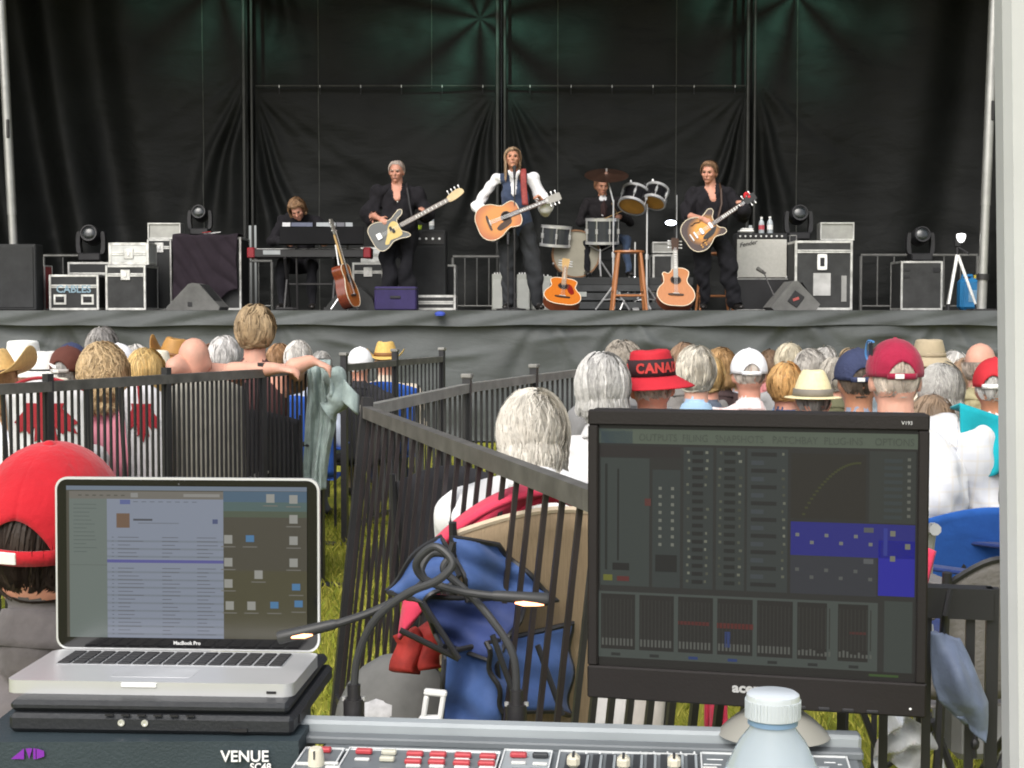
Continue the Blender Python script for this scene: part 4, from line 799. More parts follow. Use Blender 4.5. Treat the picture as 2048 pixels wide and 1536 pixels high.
def drum(label, C, r, h, rot, wrap=DRB, h1=HEADW, h0=HEADW, lugs=6, hoop=CHROME, parts=None, group='drum kit'):
    M = Matrix.Translation(V(C)) @ rot; t = thing('drum', label, 'drum', M=M, group=group)
    MB().lathe([(r, -h / 2), (r, h / 2)], 28).build('shell', wrap, t)
    MB().lathe([(0, h / 2 - .004), (r, h / 2 - .004)], 28).build('batter_head', h1, t); MB().lathe([(r, -h / 2 + .004), (0, -h / 2 + .004)], 28).build('resonant_head', h0, t)
    for q in (-1, 1): MB().lathe([(r - .006, q * (h / 2 - .022)), (r + .014, q * (h / 2 - .022)), (r + .014, q * (h / 2 + .012)), (r - .006, q * (h / 2 + .012))], 28).build('hoop', hoop, t)
    for k in range(lugs):
        a = 2 * math.pi * (k + .5) / lugs; c, s_ = math.cos(a), math.sin(a); MB().cyl(((r + .012) * c, (r + .012) * s_, -h / 2), ((r + .012) * c, (r + .012) * s_, h / 2), .007, n=6).cyl(((r + .012) * c, (r + .012) * s_, -.03), ((r + .012) * c, (r + .012) * s_, .03), .017, n=8).build('lug', CHROME, t)
    return t
ZR = DECK + RIS
def zat(py, Y): return at(1024, py, Y).z
p = at(1152, 545, 18.95); drum('large bass drum with pale front head and wooden hoop', (p.x, 19.1, ZR + .30), .29, .38, Matrix.Rotation(R(90), 4, 'X'), h1=mat('bass_head', (.30, .28, .22), .55, var=.12, scale=5), hoop=mat('wood_hoop', (.22, .11, .05), .4, var=.2), lugs=8)
p = at(1112, 472, 18.9); drum('black mounted tom drum over the left of the bass drum', (p.x, 18.95, p.z), .185, .24, Matrix.Rotation(R(5), 4, 'X') @ Matrix.Rotation(R(4), 4, 'Y'))
p = at(1205, 462, 18.85); drum('dark tom drum with chrome lugs in front of the drummer', (p.x, 18.9, p.z), .20, .30, Matrix.Rotation(R(5), 4, 'X'), lugs=8)
for px, py, r, h, lb in ((1268, 398, .165, .22, 'first'), (1311, 392, .14, .2, 'second')):
    p = at(px, py, 18.6); drum('raised black tom with amber lower head, %s right of the drummer' % lb, (p.x, 18.6, p.z), r, h, Matrix.Rotation(R(-30), 4, 'X') @ Matrix.Rotation(R(16), 4, 'Y'), h0=AMB, wrap=mat('black_wrap', (.012, .012, .014), .15, var=.1, coat=.5))
def tripod_stand(label, px, Y, ztop, zb, group='drum hardware', r=.014, name='drum_stand', spread=.24):
    t = thing(name, label, 'stand', (xw(px, Y), Y, zb), group=group); H = ztop - zb; MB().tube([(0, 0, .12), (0, 0, H * .5), (0, 0, H * .501), (0, 0, H)], [r, r, r * .75, r * .75], 10).build('pole', CHROME, t); MB().cyl((0, 0, H * .48), (0, 0, H * .53), r * 1.6, n=10).build('clamp', CHROME, t)
    for k in range(3):
        a = R(-90 + 120 * k); MB().cyl((0, 0, .3), (spread * math.cos(a), spread * math.sin(a), .01), r * .8, n=8).build('leg', CHROME, t); MB().cyl((0, 0, .14), (spread * .55 * math.cos(a), spread * .55 * math.sin(a), .13), r * .6, n=6).build('brace', CHROME, t)
    return t
t = tripod_stand('chrome cymbal stand in front of the drummer', 1226, 18.5, zat(400, 18.5), DECK); H = zat(400, 18.5) - DECK; MB().cyl((0, 0, H - .03), (-.09, .02, zat(346, 18.5) - DECK), .011, n=8).build('boom', CHROME, t)
tripod_stand('chrome stand carrying the amber headed toms', 1293, 18.6, zat(408, 18.6), DECK); tripod_stand('slender chrome stand behind the wooden stool', 1258, 18.95, zat(480, 18.95), DECK, r=.01); tripod_stand('thin dark lamp pole right of the toms', 1352, 19.0, zat(390, 19.0), DECK, r=.008)
for k, (px, py) in enumerate(((1262, 372), (1306, 370), (1290, 378))):
    p = at(px, py, 18.55); t = thing('clip_microphone', 'small black clip microphone on the %s' % ['first raised tom', 'second raised tom', 'bracket between the raised toms'][k], 'microphone', p, group='drum microphones'); MB().cyl((0, 0, -.1), (0, .02, .02), .008, n=8).build('gooseneck', BLACKM, t); MB().ell((0, .02, .045), (.018, .018, .035), 10, 7).build('capsule', CHROME if k < 2 else BLACKP, t)
p = at(1213, 349, 18.45); t = thing('cymbal', 'dark bronze cymbal above the drummer\'s head', 'cymbal', M=Matrix.Translation(p) @ Matrix.Rotation(R(23), 4, 'X')); MB().lathe([(.0, .045), (.03, .042), (.05, .02), (.10, .012), (.27, -.012), (.27, -.015), (.1, .008), (0, .03)], 40).build('disc', mat('bronze', (.10, .055, .04), .4, .7, var=.25), t); MB().cyl((0, 0, .03), (0, 0, .075), .012, n=10).build('felt_nut', CHROME, t)
t = thing('drum_hardware', 'chrome snare stand and pedal at the drummer\'s feet', 'stand', (xw(1200, 18.85), 18.9, ZR), group='drum hardware')
for k in range(3): a = R(30 + 120 * k); MB().cyl((0, 0, .22), (.17 * math.cos(a), .17 * math.sin(a), 0.01), .011, n=8).build('leg', CHROME, t)
MB().cyl((0, 0, .1), (0, 0, .36), .014, n=8).build('pole', CHROME, t)
for k in range(3): a = R(90 + 120 * k); MB().cyl((0, 0, .33), (.16 * math.cos(a), .16 * math.sin(a), .40), .008, n=6).build('basket_arm', CHROME, t)
t = thing('hi_hat_pedal', 'chrome pedal stand behind the wooden stool', 'stand', (xw(1270, 18.7), 18.75, DECK), group='drum hardware'); MB().box((0, -.06, .03), (.08, .26, .02), rot=Euler((R(12), 0, 0)), ch=.004).build('pedal', CHROME, t)
for k in range(3): a = R(90 + 120 * k); MB().cyl((0, 0, .42), (.22 * math.cos(a), .22 * math.sin(a), .01), .011, n=8).build('leg', CHROME, t)
MB().cyl((0, 0, .03), (0, 0, .85), .01, n=8).build('pole', CHROME, t)
# stools
def stool(label, px0, px1, py, Y):
    t = thing('wooden_stool', label, 'stool', (xw((px0 + px1) / 2, Y), Y, DECK), group='wooden bar stools'); H = zz(py, Y); wb = (xw(px1, Y) - xw(px0, Y)) / 2; m = mat('stool_wood', (.38, .15, .055), .4, var=.2, stretch=(20, 20, 3), coat=.3)
    MB().lathe([(0, H - .035), (wb * .82, H - .035), (wb * .9, H - .02), (wb * .88, H - .004), (wb * .8, H), (0, H - .004)], 26).build('seat', m, t)
    L = [(sx * wb * .62, sy * wb * .62, sx * wb * .95, sy * wb * .95) for sx in (-1, 1) for sy in (-1, 1)]
    for a, b_, c, d_ in L: MB().tube([(a, b_, H - .03), ((a + c) / 2, (b_ + d_) / 2, H / 2), (c, d_, 0)], [.02, .022, .016], 10).build('leg', m, t)
    def P(k, z): a, b_, c, d_ = L[k]; f = 1 - z / (H - .03); return (a + (c - a) * f, b_ + (d_ - b_) * f, z)
    for i, j, z in ((0, 2, .17), (1, 3, .17), (0, 1, .22), (2, 3, .22)): MB().cyl(P(i, z), P(j, z), .013, n=8).build('stretcher', m, t)
stool('round wooden bar stool in front of the drum kit', 1222, 1292, 501, 17.5); stool('wooden bar stool behind the guitarist\'s legs', 1394, 1462, 505, 18.0)
# guitars on stands
def guitar_stand(label, px, Y): 
    t = thing('guitar_stand', label, 'guitar stand', (xw(px, Y), Y, DECK), group='guitar stands'); MB().cyl((0, .28, .02), (0, .3, .42), .011, n=8).build('pole', BLACKM, t); MB().box((0, .28, .43), (.09, .05, .02), ch=.005).build('yoke', BLACKM, t)
    for q in (-1, 1): MB().tube([(0, .1, .3), (q * .14, -.02, .05), (q * .15, -.1, .03)], .01, 8).build('leg', BLACKM, t)
    MB().cyl((0, .28, .25), (0, .44, .01), .01, n=8).build('leg', BLACKM, t)
p = at(1124, 590, 16.85); guitar('acoustic_guitar', 'glossy orange acoustic guitar with red pickguard standing by the bass drum', Matrix.Translation((p.x, 16.75, DECK + .17)) @ Matrix.Rotation(R(8), 4, 'Y') @ Matrix.Rotation(R(-53), 4, 'X') @ Matrix.Rotation(R(-90), 4, 'Y'), [(x * .98, z * 1.06) for x, z in ACO], SPRUCE2, MAHOG, .11, .26, pick=mat('red_guard', (.2, .015, .01), .25), head_m=MAPLE, neck_m=MAPLE, frets=mat('pale_board', (.35, .22, .13), .5)); guitar_stand('black stand holding the glossy orange guitar', 1128, 16.95)
p = at(1349, 580, 16.8); guitar('acoustic_guitar', 'pale tan cutaway acoustic guitar standing in front of the guitarist', Matrix.Translation((p.x, 16.72, DECK + .23)) @ Matrix.Rotation(R(3), 4, 'Y') @ Matrix.Rotation(R(-36), 4, 'X') @ Matrix.Rotation(R(-90), 4, 'Y'), [(x * 1.05, -z * 1.06) for x, z in ACO_CUT], mat('cedar_top', (.43, .18, .075), .2, var=.12, stretch=(3, 40, 40), coat=.6), MAHOG, .11, .30, kind='cut', head_m=ROSE, frets=PEGHEAD); guitar_stand('black stand holding the pale tan guitar', 1350, 16.92)
# right hand gear
Y = 18.9; t = thing('work_light', 'lit white work lamp on a pole behind the guitarist', 'lamp', at(1341, 446, Y)); MB().box((0, 0, 0), (.16, .08, .09), ch=.02).build('housing', BLACKP, t); MB().ell((0, -.045, .0), (.07, .012, .032), 14, 8).build('lamp_glass', mat('lamp_glow', (.85, .9, 1), .4, var=0, emit=9), t); MB().cyl((.05, .02, 0), (.07, .02, -.6), .01, n=8).build('bracket', BLACKM, t)
road_case('silver edged case behind the pale tan guitar', 1304, 1346, 508, 18.7, .4, lid=0, latches=0, face=CASEGRY, edge=.03)
Y = 17.9; x0, x1 = xw(1470, Y), xw(1574, Y); t = thing('guitar_amplifier', 'combo amplifier with pale silver grille cloth standing on a black case', 'amplifier', ((x0 + x1) / 2, Y + .13, DECK + zz(557, Y))); W_ = x1 - x0; H = zz(466, Y) - zz(557, Y)
MB().box((0, 0, H / 2), (W_, .26, H), ch=.012).build('cabinet', CASEBLK, t); MB().box((0, -.135, H * .44), (W_ - .03, .015, H * .84), ch=.004).build('grille_cloth', mat('silver_grille', (.46, .455, .42), .8, var=.06, scale=30, bump=.3, bscale=200), t); MB().box((0, -.133, H * .93), (W_ - .04, .01, H * .085), ch=.002).build('control_panel', BLACKP, t)
for k in range(9): MB().cyl((-W_ * .42 + k * W_ * .1, -.155, H * .93), (-W_ * .42 + k * W_ * .1, -.138, H * .93), .011, n=8).build('knob', CHROME if k % 2 else WHITE, t)
text('Fender', .075, BLACKP, t, Matrix.Translation((-W_ * .43, -.146, H * .68)) @ FACE @ Matrix.Rotation(R(12), 4, 'Z'), shear=.4, bold=.001)
for q in (-1, 1): MB().cyl((q * (W_ / 2 - .02), -.142, .02), (q * (W_ / 2 - .02), -.13, .02), .015, n=8).build('corner_cap', CHROME, t)
road_case('plain black case under the combo amplifier', 1472, 1592, 557, 17.85, .5, lid=0, latches=0, edge=.012, face=BLACKP)
road_case('narrow black cabinet between amplifier and tall road case', 1577, 1592, 470, 18.2, .4, lid=0, latches=0, edge=.01, face=BLACKP)
bottle('bottle with red label on the combo amplifier', 1521, 468, 434, 18.05, lab=mat('red_label', (.5, .08, .1), .5)); bottle('clear bottle with white label beside the red one', 1538, 468, 433, 18.05)
t = thing('paper_stack', 'white towel folded on the combo amplifier', 'towel', (xw(1490, 18.0), 18.0, DECK + zz(466, 18.0))); MB().box((0, 0, .02), (.17, .16, .03), ch=.01).box((.01, 0, .045), (.14, .14, .02), ch=.008).build('folds', WHITE, t)
tallc = road_case('tall black road case with latch, paper labels and bright corners', 1588, 1704, 481, 17.4, .62, lid=.155, latches=0, edge=.03, face=CASEGRY, sticker=[(-.02, .3, .2, .26, mat('pale_label', (.42, .42, .41), .7)), (.235, .25, .06, .3, mat('tape', (.25, .25, .24), .6))], texts=[('PROSHOW', .045, BLACKP, .25, .25, R(90))])
MB(Matrix.Translation((-.02, -.32, zz(524, 17.4)))).prism(outline([(-.055, -.07), (-.04, -.09), (.04, -.09), (.055, -.07), (.055, .07), (.04, .09), (-.04, .09), (-.055, .07)], 2), -.004, .02).build('handle_plate', WHITE, tallc); MB().box((-.02, -.326, zz(524, 17.4)), (.05, .006, .1), ch=.002).build('handle_recess', BLACKP, tallc)
wdg = wedge('grey floor monitor with dark socket plate below the combo amplifier', 1540, 1638, 562, 16.95, prof=[(-.5, .1), (-.44, 0), (.42, 0), (.5, .2), (.04, 1.0), (-.06, 1.0)], sock=False)
MB().box((0, -.056, zz(598, 16.9)), (.13, .012, .15), rot=Euler((0, R(35), 0)), ch=.004).build('socket_plate', BLACKP, wdg); MB().box((0, -.064, zz(598, 16.9)), (.07, .006, .03), rot=Euler((0, R(-20), 0))).build('red_sticker', mat('red_sticker', (.4, .08, .07), .5), wdg)
t = thing('amplifier_microphone', 'microphone on a short boom in front of the combo amplifier', 'microphone', (xw(1551, 17.3), 17.3, DECK), group='microphone stands'); p = at(1525, 540, 17.5); p0 = V((xw(1551, 17.3), 17.3, DECK)); MB().cyl((0, 0, .01), (0, 0, .12), .01).lathe([(0, 0), (.1, 0), (.1, .012), (0, .02)], 16).build('base', BLACKM, t); MB().cyl((0, 0, .12), p - p0, .008, n=8).build('boom', BLACKM, t); MB().cyl(p - p0 + V((.03, 0, -.04)), p - p0 + V((-.045, .08, .02)), .018, .026, n=12).build('microphone', mat('mic_grey', (.12, .12, .11), .5), t)
road_case('small black case with bright frame under the moving head near the tripod', 1800, 1884, 522, 17.8, .5, lid=0, latches=0, edge=.026, face=CASEGRY, sticker=[(-.18, .48, .07, .03, BLACKP), (-.18, .4, .07, .03, BLACKP), (.17, .48, .08, .05, BLACKP)])
Y = 17.2; t = thing('tripod', 'white legged camera tripod near the right stage column', 'tripod', (xw(1912, Y), Y, DECK)); H = zz(508, Y)
for q, (ex, ey) in enumerate(((xw(1889, Y), -.12), (xw(1950, Y), -.05), (xw(1905, Y), .25))):
    MB().tube([(0, 0, H), ((ex - xw(1912, Y)) * .95, ey * .95, .06)], [.02, .014], 8).build('leg', WHITE if q < 2 else ALU, t); MB().cyl(((ex - xw(1912, Y)) * .95, ey * .95, .07), (ex - xw(1912, Y), ey, 0), .017, n=8).build('foot', BLACKP, t)
MB().cyl((0, 0, H - .06), (0, 0, H + .1), .022, n=10).build('column', BLACKP, t); MB().box((0, 0, H + .12), (.07, .06, .08), ch=.01).build('pan_head', BLACKP, t); MB().cyl((0, 0, H + .08), (.1, -.1, H), .012, n=8).build('handle', BLACKP, t)
p = at(1920, 476, Y); t = thing('small_lamp', 'bright white camera light on the tripod', 'lamp', p); MB().box((0, .0, 0), (.11, .06, .11), ch=.015).build('housing', BLACKP, t); MB().prism(outline([(-.045, .045), (.045, .045), (.045, -.01), (.02, -.05), (-.02, -.05), (-.045, -.01)], 2), -.05, -.03).build('reflector', mat('lamp_white', (.9, .9, .9), .4, var=0, emit=1.2), t); MB().box((-.03, 0, -.09), (.03, .03, .1)).build('bracket', BLACKP, t)
Y = 17.8; t = thing('jerry_can', 'blue plastic can with yellow cap behind the tripod', 'can', (xw(1938, Y), Y, DECK)); BLU = mat('can_blue', (.02, .16, .36), .4, var=.15); H = zz(550, Y); MB().box((0, 0, H * .45), (.27, .2, H * .9), ch=.04).build('tank', BLU, t); MB().tube([(-.09, 0, H * .86), (-.09, 0, H * .98), (.02, 0, H * .98), (.02, 0, H * .86)], .02, 8).build('handle', BLU, t); MB().cyl((.08, 0, H * .88), (.08, 0, H * 1.0), .035, n=12).build('cap', mat('cap_yellow', (.6, .45, .06), .5), t); MB().box((.02, -.102, H * .4), (.13, .006, .14), ch=.002).build('paper_label', mat('can_label', (.16, .3, .45), .5), t)
# blue cap left on the stage lip
p = at(880, 628, 16.2); t = thing('baseball_cap', 'small blue cap hanging on the stage skirt edge', 'cap', p); MB().ell((0, 0, 0), (.06, .05, .03), 14, 8).build('crown', mat('cap_blue', (.04, .07, .35), .7), t); MB().box((0, -.05, -.015), (.09, .05, .01), ch=.004).build('visor', mat('cap_blue', (.04, .07, .35), .7), t)
# ------------------------------------------------------------------ crowd fences
FB = mat('fence_black', (.022, .022, .024), .38, var=.2, spec=.5); FR = mat('fence_rail_worn', (.13, .125, .115), .45, .3, var=.3, scale=12); FG = mat('fence_rail_grey', (.26, .255, .235), .5, .3, var=.25, scale=10)
FH = 1.1
def fence(label, A, B, nb, H=FH, rail_m=FR, lean=0., posts=(1, 1), post_h=.0, br=.009, group='black steel crowd fence panels', cap=False, bar_m=FB, pr=.026):
    A, B = V(A), V(B); d = (B - A); L = d.length; ux = d / L; nrm = V((ux.y, -ux.x, 0))
    if nrm.y > 0: nrm = -nrm
    t = thing('fence_panel', label, 'fence', A, math.atan2(d.y, d.x), group); lx = Matrix.Rotation(-math.atan2(d.y, d.x), 3, 'Z') @ V((lean, 0, 0))
    sh = lambda x, z: V((x + lx.x * z, lx.y * z, z))
    def bx(p, q, w_, h_): 
        m = MB(); m.tube([p, q], w_, 4); return m
    m = MB(); a, b_ = sh(0, H - .02), sh(L, H - .02)
    def rb(z, w_, h_, name, mt):
        vs = []; 
        for x in (0, L):
            for dy in (-w_, w_):
                for dz in (-h_, h_): p = sh(x, z); vs.append(p + V((0, dy, dz)))
        MB().add(vs, [(0, 1, 3, 2), (4, 6, 7, 5), (0, 4, 5, 1), (2, 3, 7, 6), (0, 2, 6, 4), (1, 5, 7, 3)]).build(name, mt, t)
    rb(H - .02, .016, .02, 'top_rail', rail_m); rb(.1, .012, .012, 'bottom_rail', FB)
    bar = MB().tube([(lx.x * .1, lx.y * .1, .1), (lx.x * (H - .04), lx.y * (H - .04), H - .04)], br * 1.25, 4).mesh('bar', bar_m, 20)
    for k in range(nb): part('bar', bar, t, Matrix.Translation(((k + .5) * L / nb, 0, 0)))
    for q, x in ((posts[0], 0), (posts[1], L)):
        if q:
            h2 = H + post_h; p = MB(); p.tube([sh(x, 0), sh(x, h2)], pr, 4); po = p.build('post', FB, t)
            if cap: MB().box(sh(x, h2 + .005), (.05, .05, .02), ch=.004).build('post_cap', FG, po)
            MB().box(sh(x, 0) + V((0, 0, .006)), (.09, .35, .012), ch=.003).build('foot_plate', FB, po)
    return t
def fp(px, Y): return V(((px - 1024) / F * Y, Y, 0))
Lp = [fp(-170, 5.3), fp(95, 5.83), fp(332, 6.48), fp(524, 7.1), fp(640, 7.75)]
names = ['near end of the left crowd fence behind the red cap', 'left crowd fence panel in front of the maple leaf chair', 'left crowd fence panel in front of the grey chair back', 'short left crowd fence panel carrying the hung jacket']
for k, n in enumerate((18, 19, 21, 13)): fence(names[k], Lp[k], Lp[k + 1], n, H=1.15, posts=(k == 0, 1), post_h=.03, br=.0052, pr=.022)
Mp = [fp(688, 9.1), fp(790, 10.0), fp(884, 10.8)]
fence('far fence panel with white capped post beyond the hung jacket', Mp[0], Mp[1], 12, rail_m=FR, post_h=.06, cap=True, br=.0052); fence('farthest fence panel ending against the stage skirt', Mp[1], Mp[2], 12, rail_m=FR, posts=(0, 1), post_h=.05, cap=True, br=.0052)
C0 = V((-.61, 5.1, 0)); C1 = V((.03, 2.72, 0)); C2 = V((.27, 1.95, 0))
fence('near leaning fence panel from the corner post towards the monitor', C0, C1, 22, rail_m=FR, lean=.105, posts=(1, 0), post_h=.03, br=.0060, bar_m=mat('fence_bar_brown', (.024, .019, .02), .4, var=.2))
fence('fence panel passing behind the black monitor', C1, C2, 10, rail_m=FR, lean=.105, posts=(0, 0), br=.0060)
fence('weathered fence panel running back from the corner post', fp(728, 5.15), fp(934, 6.7), 17, rail_m=FG, posts=(0, 1), post_h=.03, cap=True, br=.0058); fence('weathered fence panel behind the white haired woman', fp(934, 6.7), fp(1068, 7.65), 13, rail_m=FG, posts=(0, 1), post_h=.04, cap=True, br=.0058); fence('weathered fence panel ending at the grey haired listeners', fp(1068, 7.65), fp(1210, 8.9), 15, rail_m=FG, posts=(0, 0), br=.0058)
RP = [V((.36, 2.0, 0)), V((.628, 1.945, 0))]
fence('black fence panel right of the monitor holding a folded blue bag', RP[0], RP[1], 5, rail_m=FB, posts=(0, 1), br=.0065, H=1.06, pr=.011)

# ------------------------------------------------------------------ hats
def ballcap(t, Mh, m, strap=None, n=48, open_back=True, visor=None, name='cap', strapw=1.):
    C = V((0, .006, .03)); rx, ry, rz = .093, .112, .104; mb = MB(Mh)
    def zmin(a):  # a measured from the back (+Y)
        if open_back and abs(a) < .52: return -.018 + .052 * math.cos(a / .52 * math.pi / 2) ** .6
        return -.018 - .012 * (1 if abs(a) < 1.2 else 0) * 0
    def fn(u, v):
        a = 2 * math.pi * u - math.pi; z0 = zmin(a); e0 = math.asin(max(-.9, min(.99, z0 / rz))); e = e0 + (math.pi / 2 - .01 - e0) * v
        sm = 1 - .018 * max(math.exp(-((((a + math.pi / 3 * .5 * 0) % (math.pi / 3)) - 0) / .035) ** 2), math.exp(-((((a) % (math.pi / 3)) - math.pi / 3) / .035) ** 2)) * (1 - v * .4)
        sm *= 1 + .01 * math.sin(3 * a + 5 * v)
        return C + V((rx * math.sin(a) * math.cos(e) * sm, ry * math.cos(a) * math.cos(e) * sm, rz * math.sin(e) * (1.04 if v > .6 else 1.0 + .04 * v / .6)))
    c = mb.grid(fn, n, 12, cu=True).build(name, m, t, 60, solid=.004)
    MB(Mh).ell((0, .006, .138), (.009, .009, .006), 10, 6).build('button', m, c)
    if open_back:
        MB(Mh).grid(lambda u, v: C + V(((rx + .001) * math.sin((u - .5) * 1.1), (ry + .001) * math.cos((u - .5) * 1.1), -.024 + .02 * v)), 10, 2).build('strap', strap or m, c, 60, solid=.003)
        MB(Mh).box(C + V((.012, ry + .002, -.014)), (.03, .004, .016), ch=.001).build('buckle', PEARL, c)
    def vf(u, v):
        a = (u - .5) * 2.0; k = v; return C + V(((rx - .002 + .0 * k) * math.sin(a) * (1 + .05 * k), -(ry - .002) * math.cos(a) - .078 * k * math.cos(a * .75), -.012 - .02 * k + .022 * k * math.cos(a * 1.4)))
    MB(Mh).grid(vf, 16, 6).build('visor', visor or m, c, 60, solid=.004)
    return c
def brimhat(t, Mh, m, band=None, h=.11, top=(.062, .082), base=(.09, .108), brim=.07, curl=0., droop=.0, dent=.02, bandh=.028, z0=.035, brim_m=None, name='hat', pinch=0., brimf=None, curlp=3):
    C = V((0, .006, z0)); mb = MB(Mh); c_ = None
    def cr(u, v):
        a = 2 * math.pi * u
        if v < .7:
            k = v / .7; s_ = k ** 1.6; return C + V(((base[0] + (top[0] - base[0]) * s_) * math.cos(a), (base[1] + (top[1] - base[1]) * s_) * math.sin(a), h * k * (.97)))
        k = (v - .7) / .3; r_ = 1 - k; x, y = top[0] * r_ * math.cos(a), top[1] * r_ * math.sin(a)
        zt = h * (.97 + .05 * math.sin(k * math.pi / 2)) - dent * math.exp(-(x / .022) ** 2) * (k ** .7) - pinch * math.exp(-((abs(x) - .045) / .02) ** 2) * max(0, -y / top[1])
        return C + V((x, y, zt))
    c_ = mb.grid(cr, 40, 16, cu=True).build(name, m, t, 60)
    bf = brimf or (lambda a: brim)
    def br(u, v):
        a = 2 * math.pi * u; w_ = bf(a); k = v; side = abs(math.cos(a)) ** curlp
        return C + V(((base[0] + w_ * k * (1 - .25 * min(1, curl * 12) * side * k)) * math.cos(a), (base[1] + w_ * k) * math.sin(a), -.0 - droop * k * (1 - side * (curl > 0)) + curl * side * k * k))
    MB(Mh).grid(br, 48, 8, cu=True).build('brim', brim_m or m, c_, 60, solid=.004)
    if band:
        MB(Mh).grid(lambda u, v: C + V(((base[0] + .0035 - .10 * bandh * v) * math.cos(2 * math.pi * u), (base[1] + .0035 - .1 * bandh * v) * math.sin(2 * math.pi * u), .002 + bandh * v)), 40, 3, cu=True).build('band', band, c_, 60, solid=.002)
    return c_

# ------------------------------------------------------------------ camp chairs
CHF = mat('chair_frame', (.02, .02, .022), .4, var=.1)
def camp_chair(label, loc, rz, fab, seat=.40, back=.86, wd=.52, trim=None, group='camp chairs of the crowd', frame=CHF, lite=False, panel=None):
    "local: sitter faces -Y, backrest at +Y"
    t = thing('camp_chair', label, 'chair', loc, rz, group); h = wd / 2
    def bk(u, v):
        x = (u - .5) * wd; return (x, .22 + .11 * v + .035 * math.cos((u - .5) * math.pi) , seat + .02 + (back - seat) * v + .02 * math.cos(math.pi * (u - .5)) * (1 if v > .9 else 0) - .035 * (1 - math.cos(math.pi * (u - .5))) * v)
    o = MB().grid(bk, 14, 12).build('backrest', fab, t, 60, solid=.008)
    if panel: panel(t, bk)
    MB().grid(lambda u, v: ((u - .5) * wd, -.24 + .46 * v, seat - .035 * math.sin(math.pi * u) * math.sin(math.pi * v)), 10, 10).build('seat', fab, t, 60, solid=.008)
    for q in (-1, 1):
        MB().cyl((q * h, .25, .0), (q * (h + .01), .34, back + .01), .010, n=6).build('leg', frame, t); MB().cyl((q * h, -.26, 0), (q * h, -.26, seat + .2), .010, n=6).build('leg', frame, t)
        MB().box((q * (h + .01), -.02, seat + .2), (.055, .5, .012), ch=.004).build('armrest', fab, t)
        if not lite: MB().cyl((q * h, -.25, .03), (q * h, .26, seat - .02), .009, n=6).build('brace', frame, t)
    if not lite:
        for y in (.26, -.26): MB().cyl((-h, y, .03), (h, y, seat - .02), .009, n=6).build('brace', frame, t); MB().cyl((h, y, .03), (-h, y, seat - .02), .009, n=6).build('brace', frame, t)
    if trim: MB().tube([V(bk(k / 13, 1)) for k in range(14)], .008, 6).build('piping', trim, o)
    return t

# ------------------------------------------------------------------ the crowd (seated, backs to the camera)
TROU = [cloth('khaki', (.30, .24, .16)), cloth('navy_trousers', (.04, .05, .09)), cloth('grey_trousers', (.12, .12, .13))]
def crowd(px, py, Y, label, shirt, skin=SK2, hr=None, hat=None, yaw=0., nod=0., build=1., lower=True, seed=0, hs=1., arms=None, vox=.018, fold=.016, chair=None, tilt=0., collar=True, group='seated concert crowd', sleeve=1.3, lean=0., nkd=.165, fwd=0.):
    """px, py: photo pixel of the top of the bare head at distance Y"""
    top = at(px, py, Y); zt = top.z; t = thing('person', label, 'person', (top.x, Y, 0), math.pi + R(yaw), group)
    hc = zt - .124 * hs; nk = hc - nkd; seat = max(.3, nk - .60)
    b = Body(); s_ = build; sx = .185 * s_
    ny = .02
    torso(b, (0, .10 + lean, seat + .12), (0, .07 + lean * .6, nk - .23), (0, ny + .01, nk), shirt, (.165 * s_, .17 * s_, .18 * s_), .68, ((-sx, .04, nk - .075), (sx, .04, nk - .075)))
    if collar: b.cap((0, ny + .035, nk - .015), (0, ny + .02, nk + .012), .062, .06, shirt, k=.95, bias=.006, cl=False)
    b.cap((0, ny + .01, nk - .04), (0, ny - .005 - fwd, min(nk + .1, hc - .03)), .058 * (.6 + .4 * s_), .057 * (.6 + .4 * s_), skin, bias=.0)
    if arms: arms(b, sx, nk, shirt, skin)
    else:
        for q in (-1, 1): arm(b, (q * (sx + .015), .04, nk - .085), (q * (sx + .08), .06, nk - .36), (q * .1, -.22, seat + .2), shirt, skin, (.07 * s_, .058 * s_, .045), sleeve=sleeve); hand(b, (q * .1, -.22, seat + .2), (-q * .4, -.7, -.1), (0, 0, 1), skin, .5, flip=q)
    if lower:
        tm = TROU[seed % 3]
        for q in (-1, 1): b.chain([(q * .1, .06, seat + .1), (q * .12, -.34, seat + .12), (q * .12, -.36, .1)], [.095, .068, .05], tm, cl=True); b.cap((q * .12, -.34, .045), (q * .13, -.5, .035), .045, .038, SHOE)
    Mh = Matrix.Translation((0, -.005 + lean * -.2 - fwd, hc)) @ Matrix.Rotation(R(nod), 4, 'X') @ Matrix.Rotation(R(tilt), 4, 'Y') @ Matrix.Diagonal((hs, hs, hs, 1))
    head(b, Mh, skin, face=abs(yaw) > 25)
    b.finish(t, vox, fold * 1.5, seed=seed)
    if collar:
        ck = .9 + .1 * s_
        MB().grid(lambda u, v: ((.066 + .022 * v) * ck * math.cos(2 * math.pi * u), .018 + (.066 + .026 * v) * ck * math.sin(2 * math.pi * u), nk + .030 - .05 * v + .016 * math.sin(2 * math.pi * u) + .003 * math.sin(10 * u)), 28, 5, cu=True).build('collar', shirt, t, 180, solid=.006)
    if hr: hair(t, Mh, hr[0], **(dict(hr[1], bald=.1, puff=min(hr[1].get('puff', 1), .91)) if hat else hr[1]))
    if hat: hat(t, Mh)
    if chair is not None:
        camp_chair('%s holding the %s' % (chair[0], label.split(' in ')[0].split(' with ')[0].split(' under ')[0]), (top.x, Y, 0), math.pi + R(yaw), chair[1], seat=seat - .0, back=min(seat + .5, nk - .04) if len(chair) < 3 else chair[2], wd=.54, lite=True)
    return t, Mh, nk
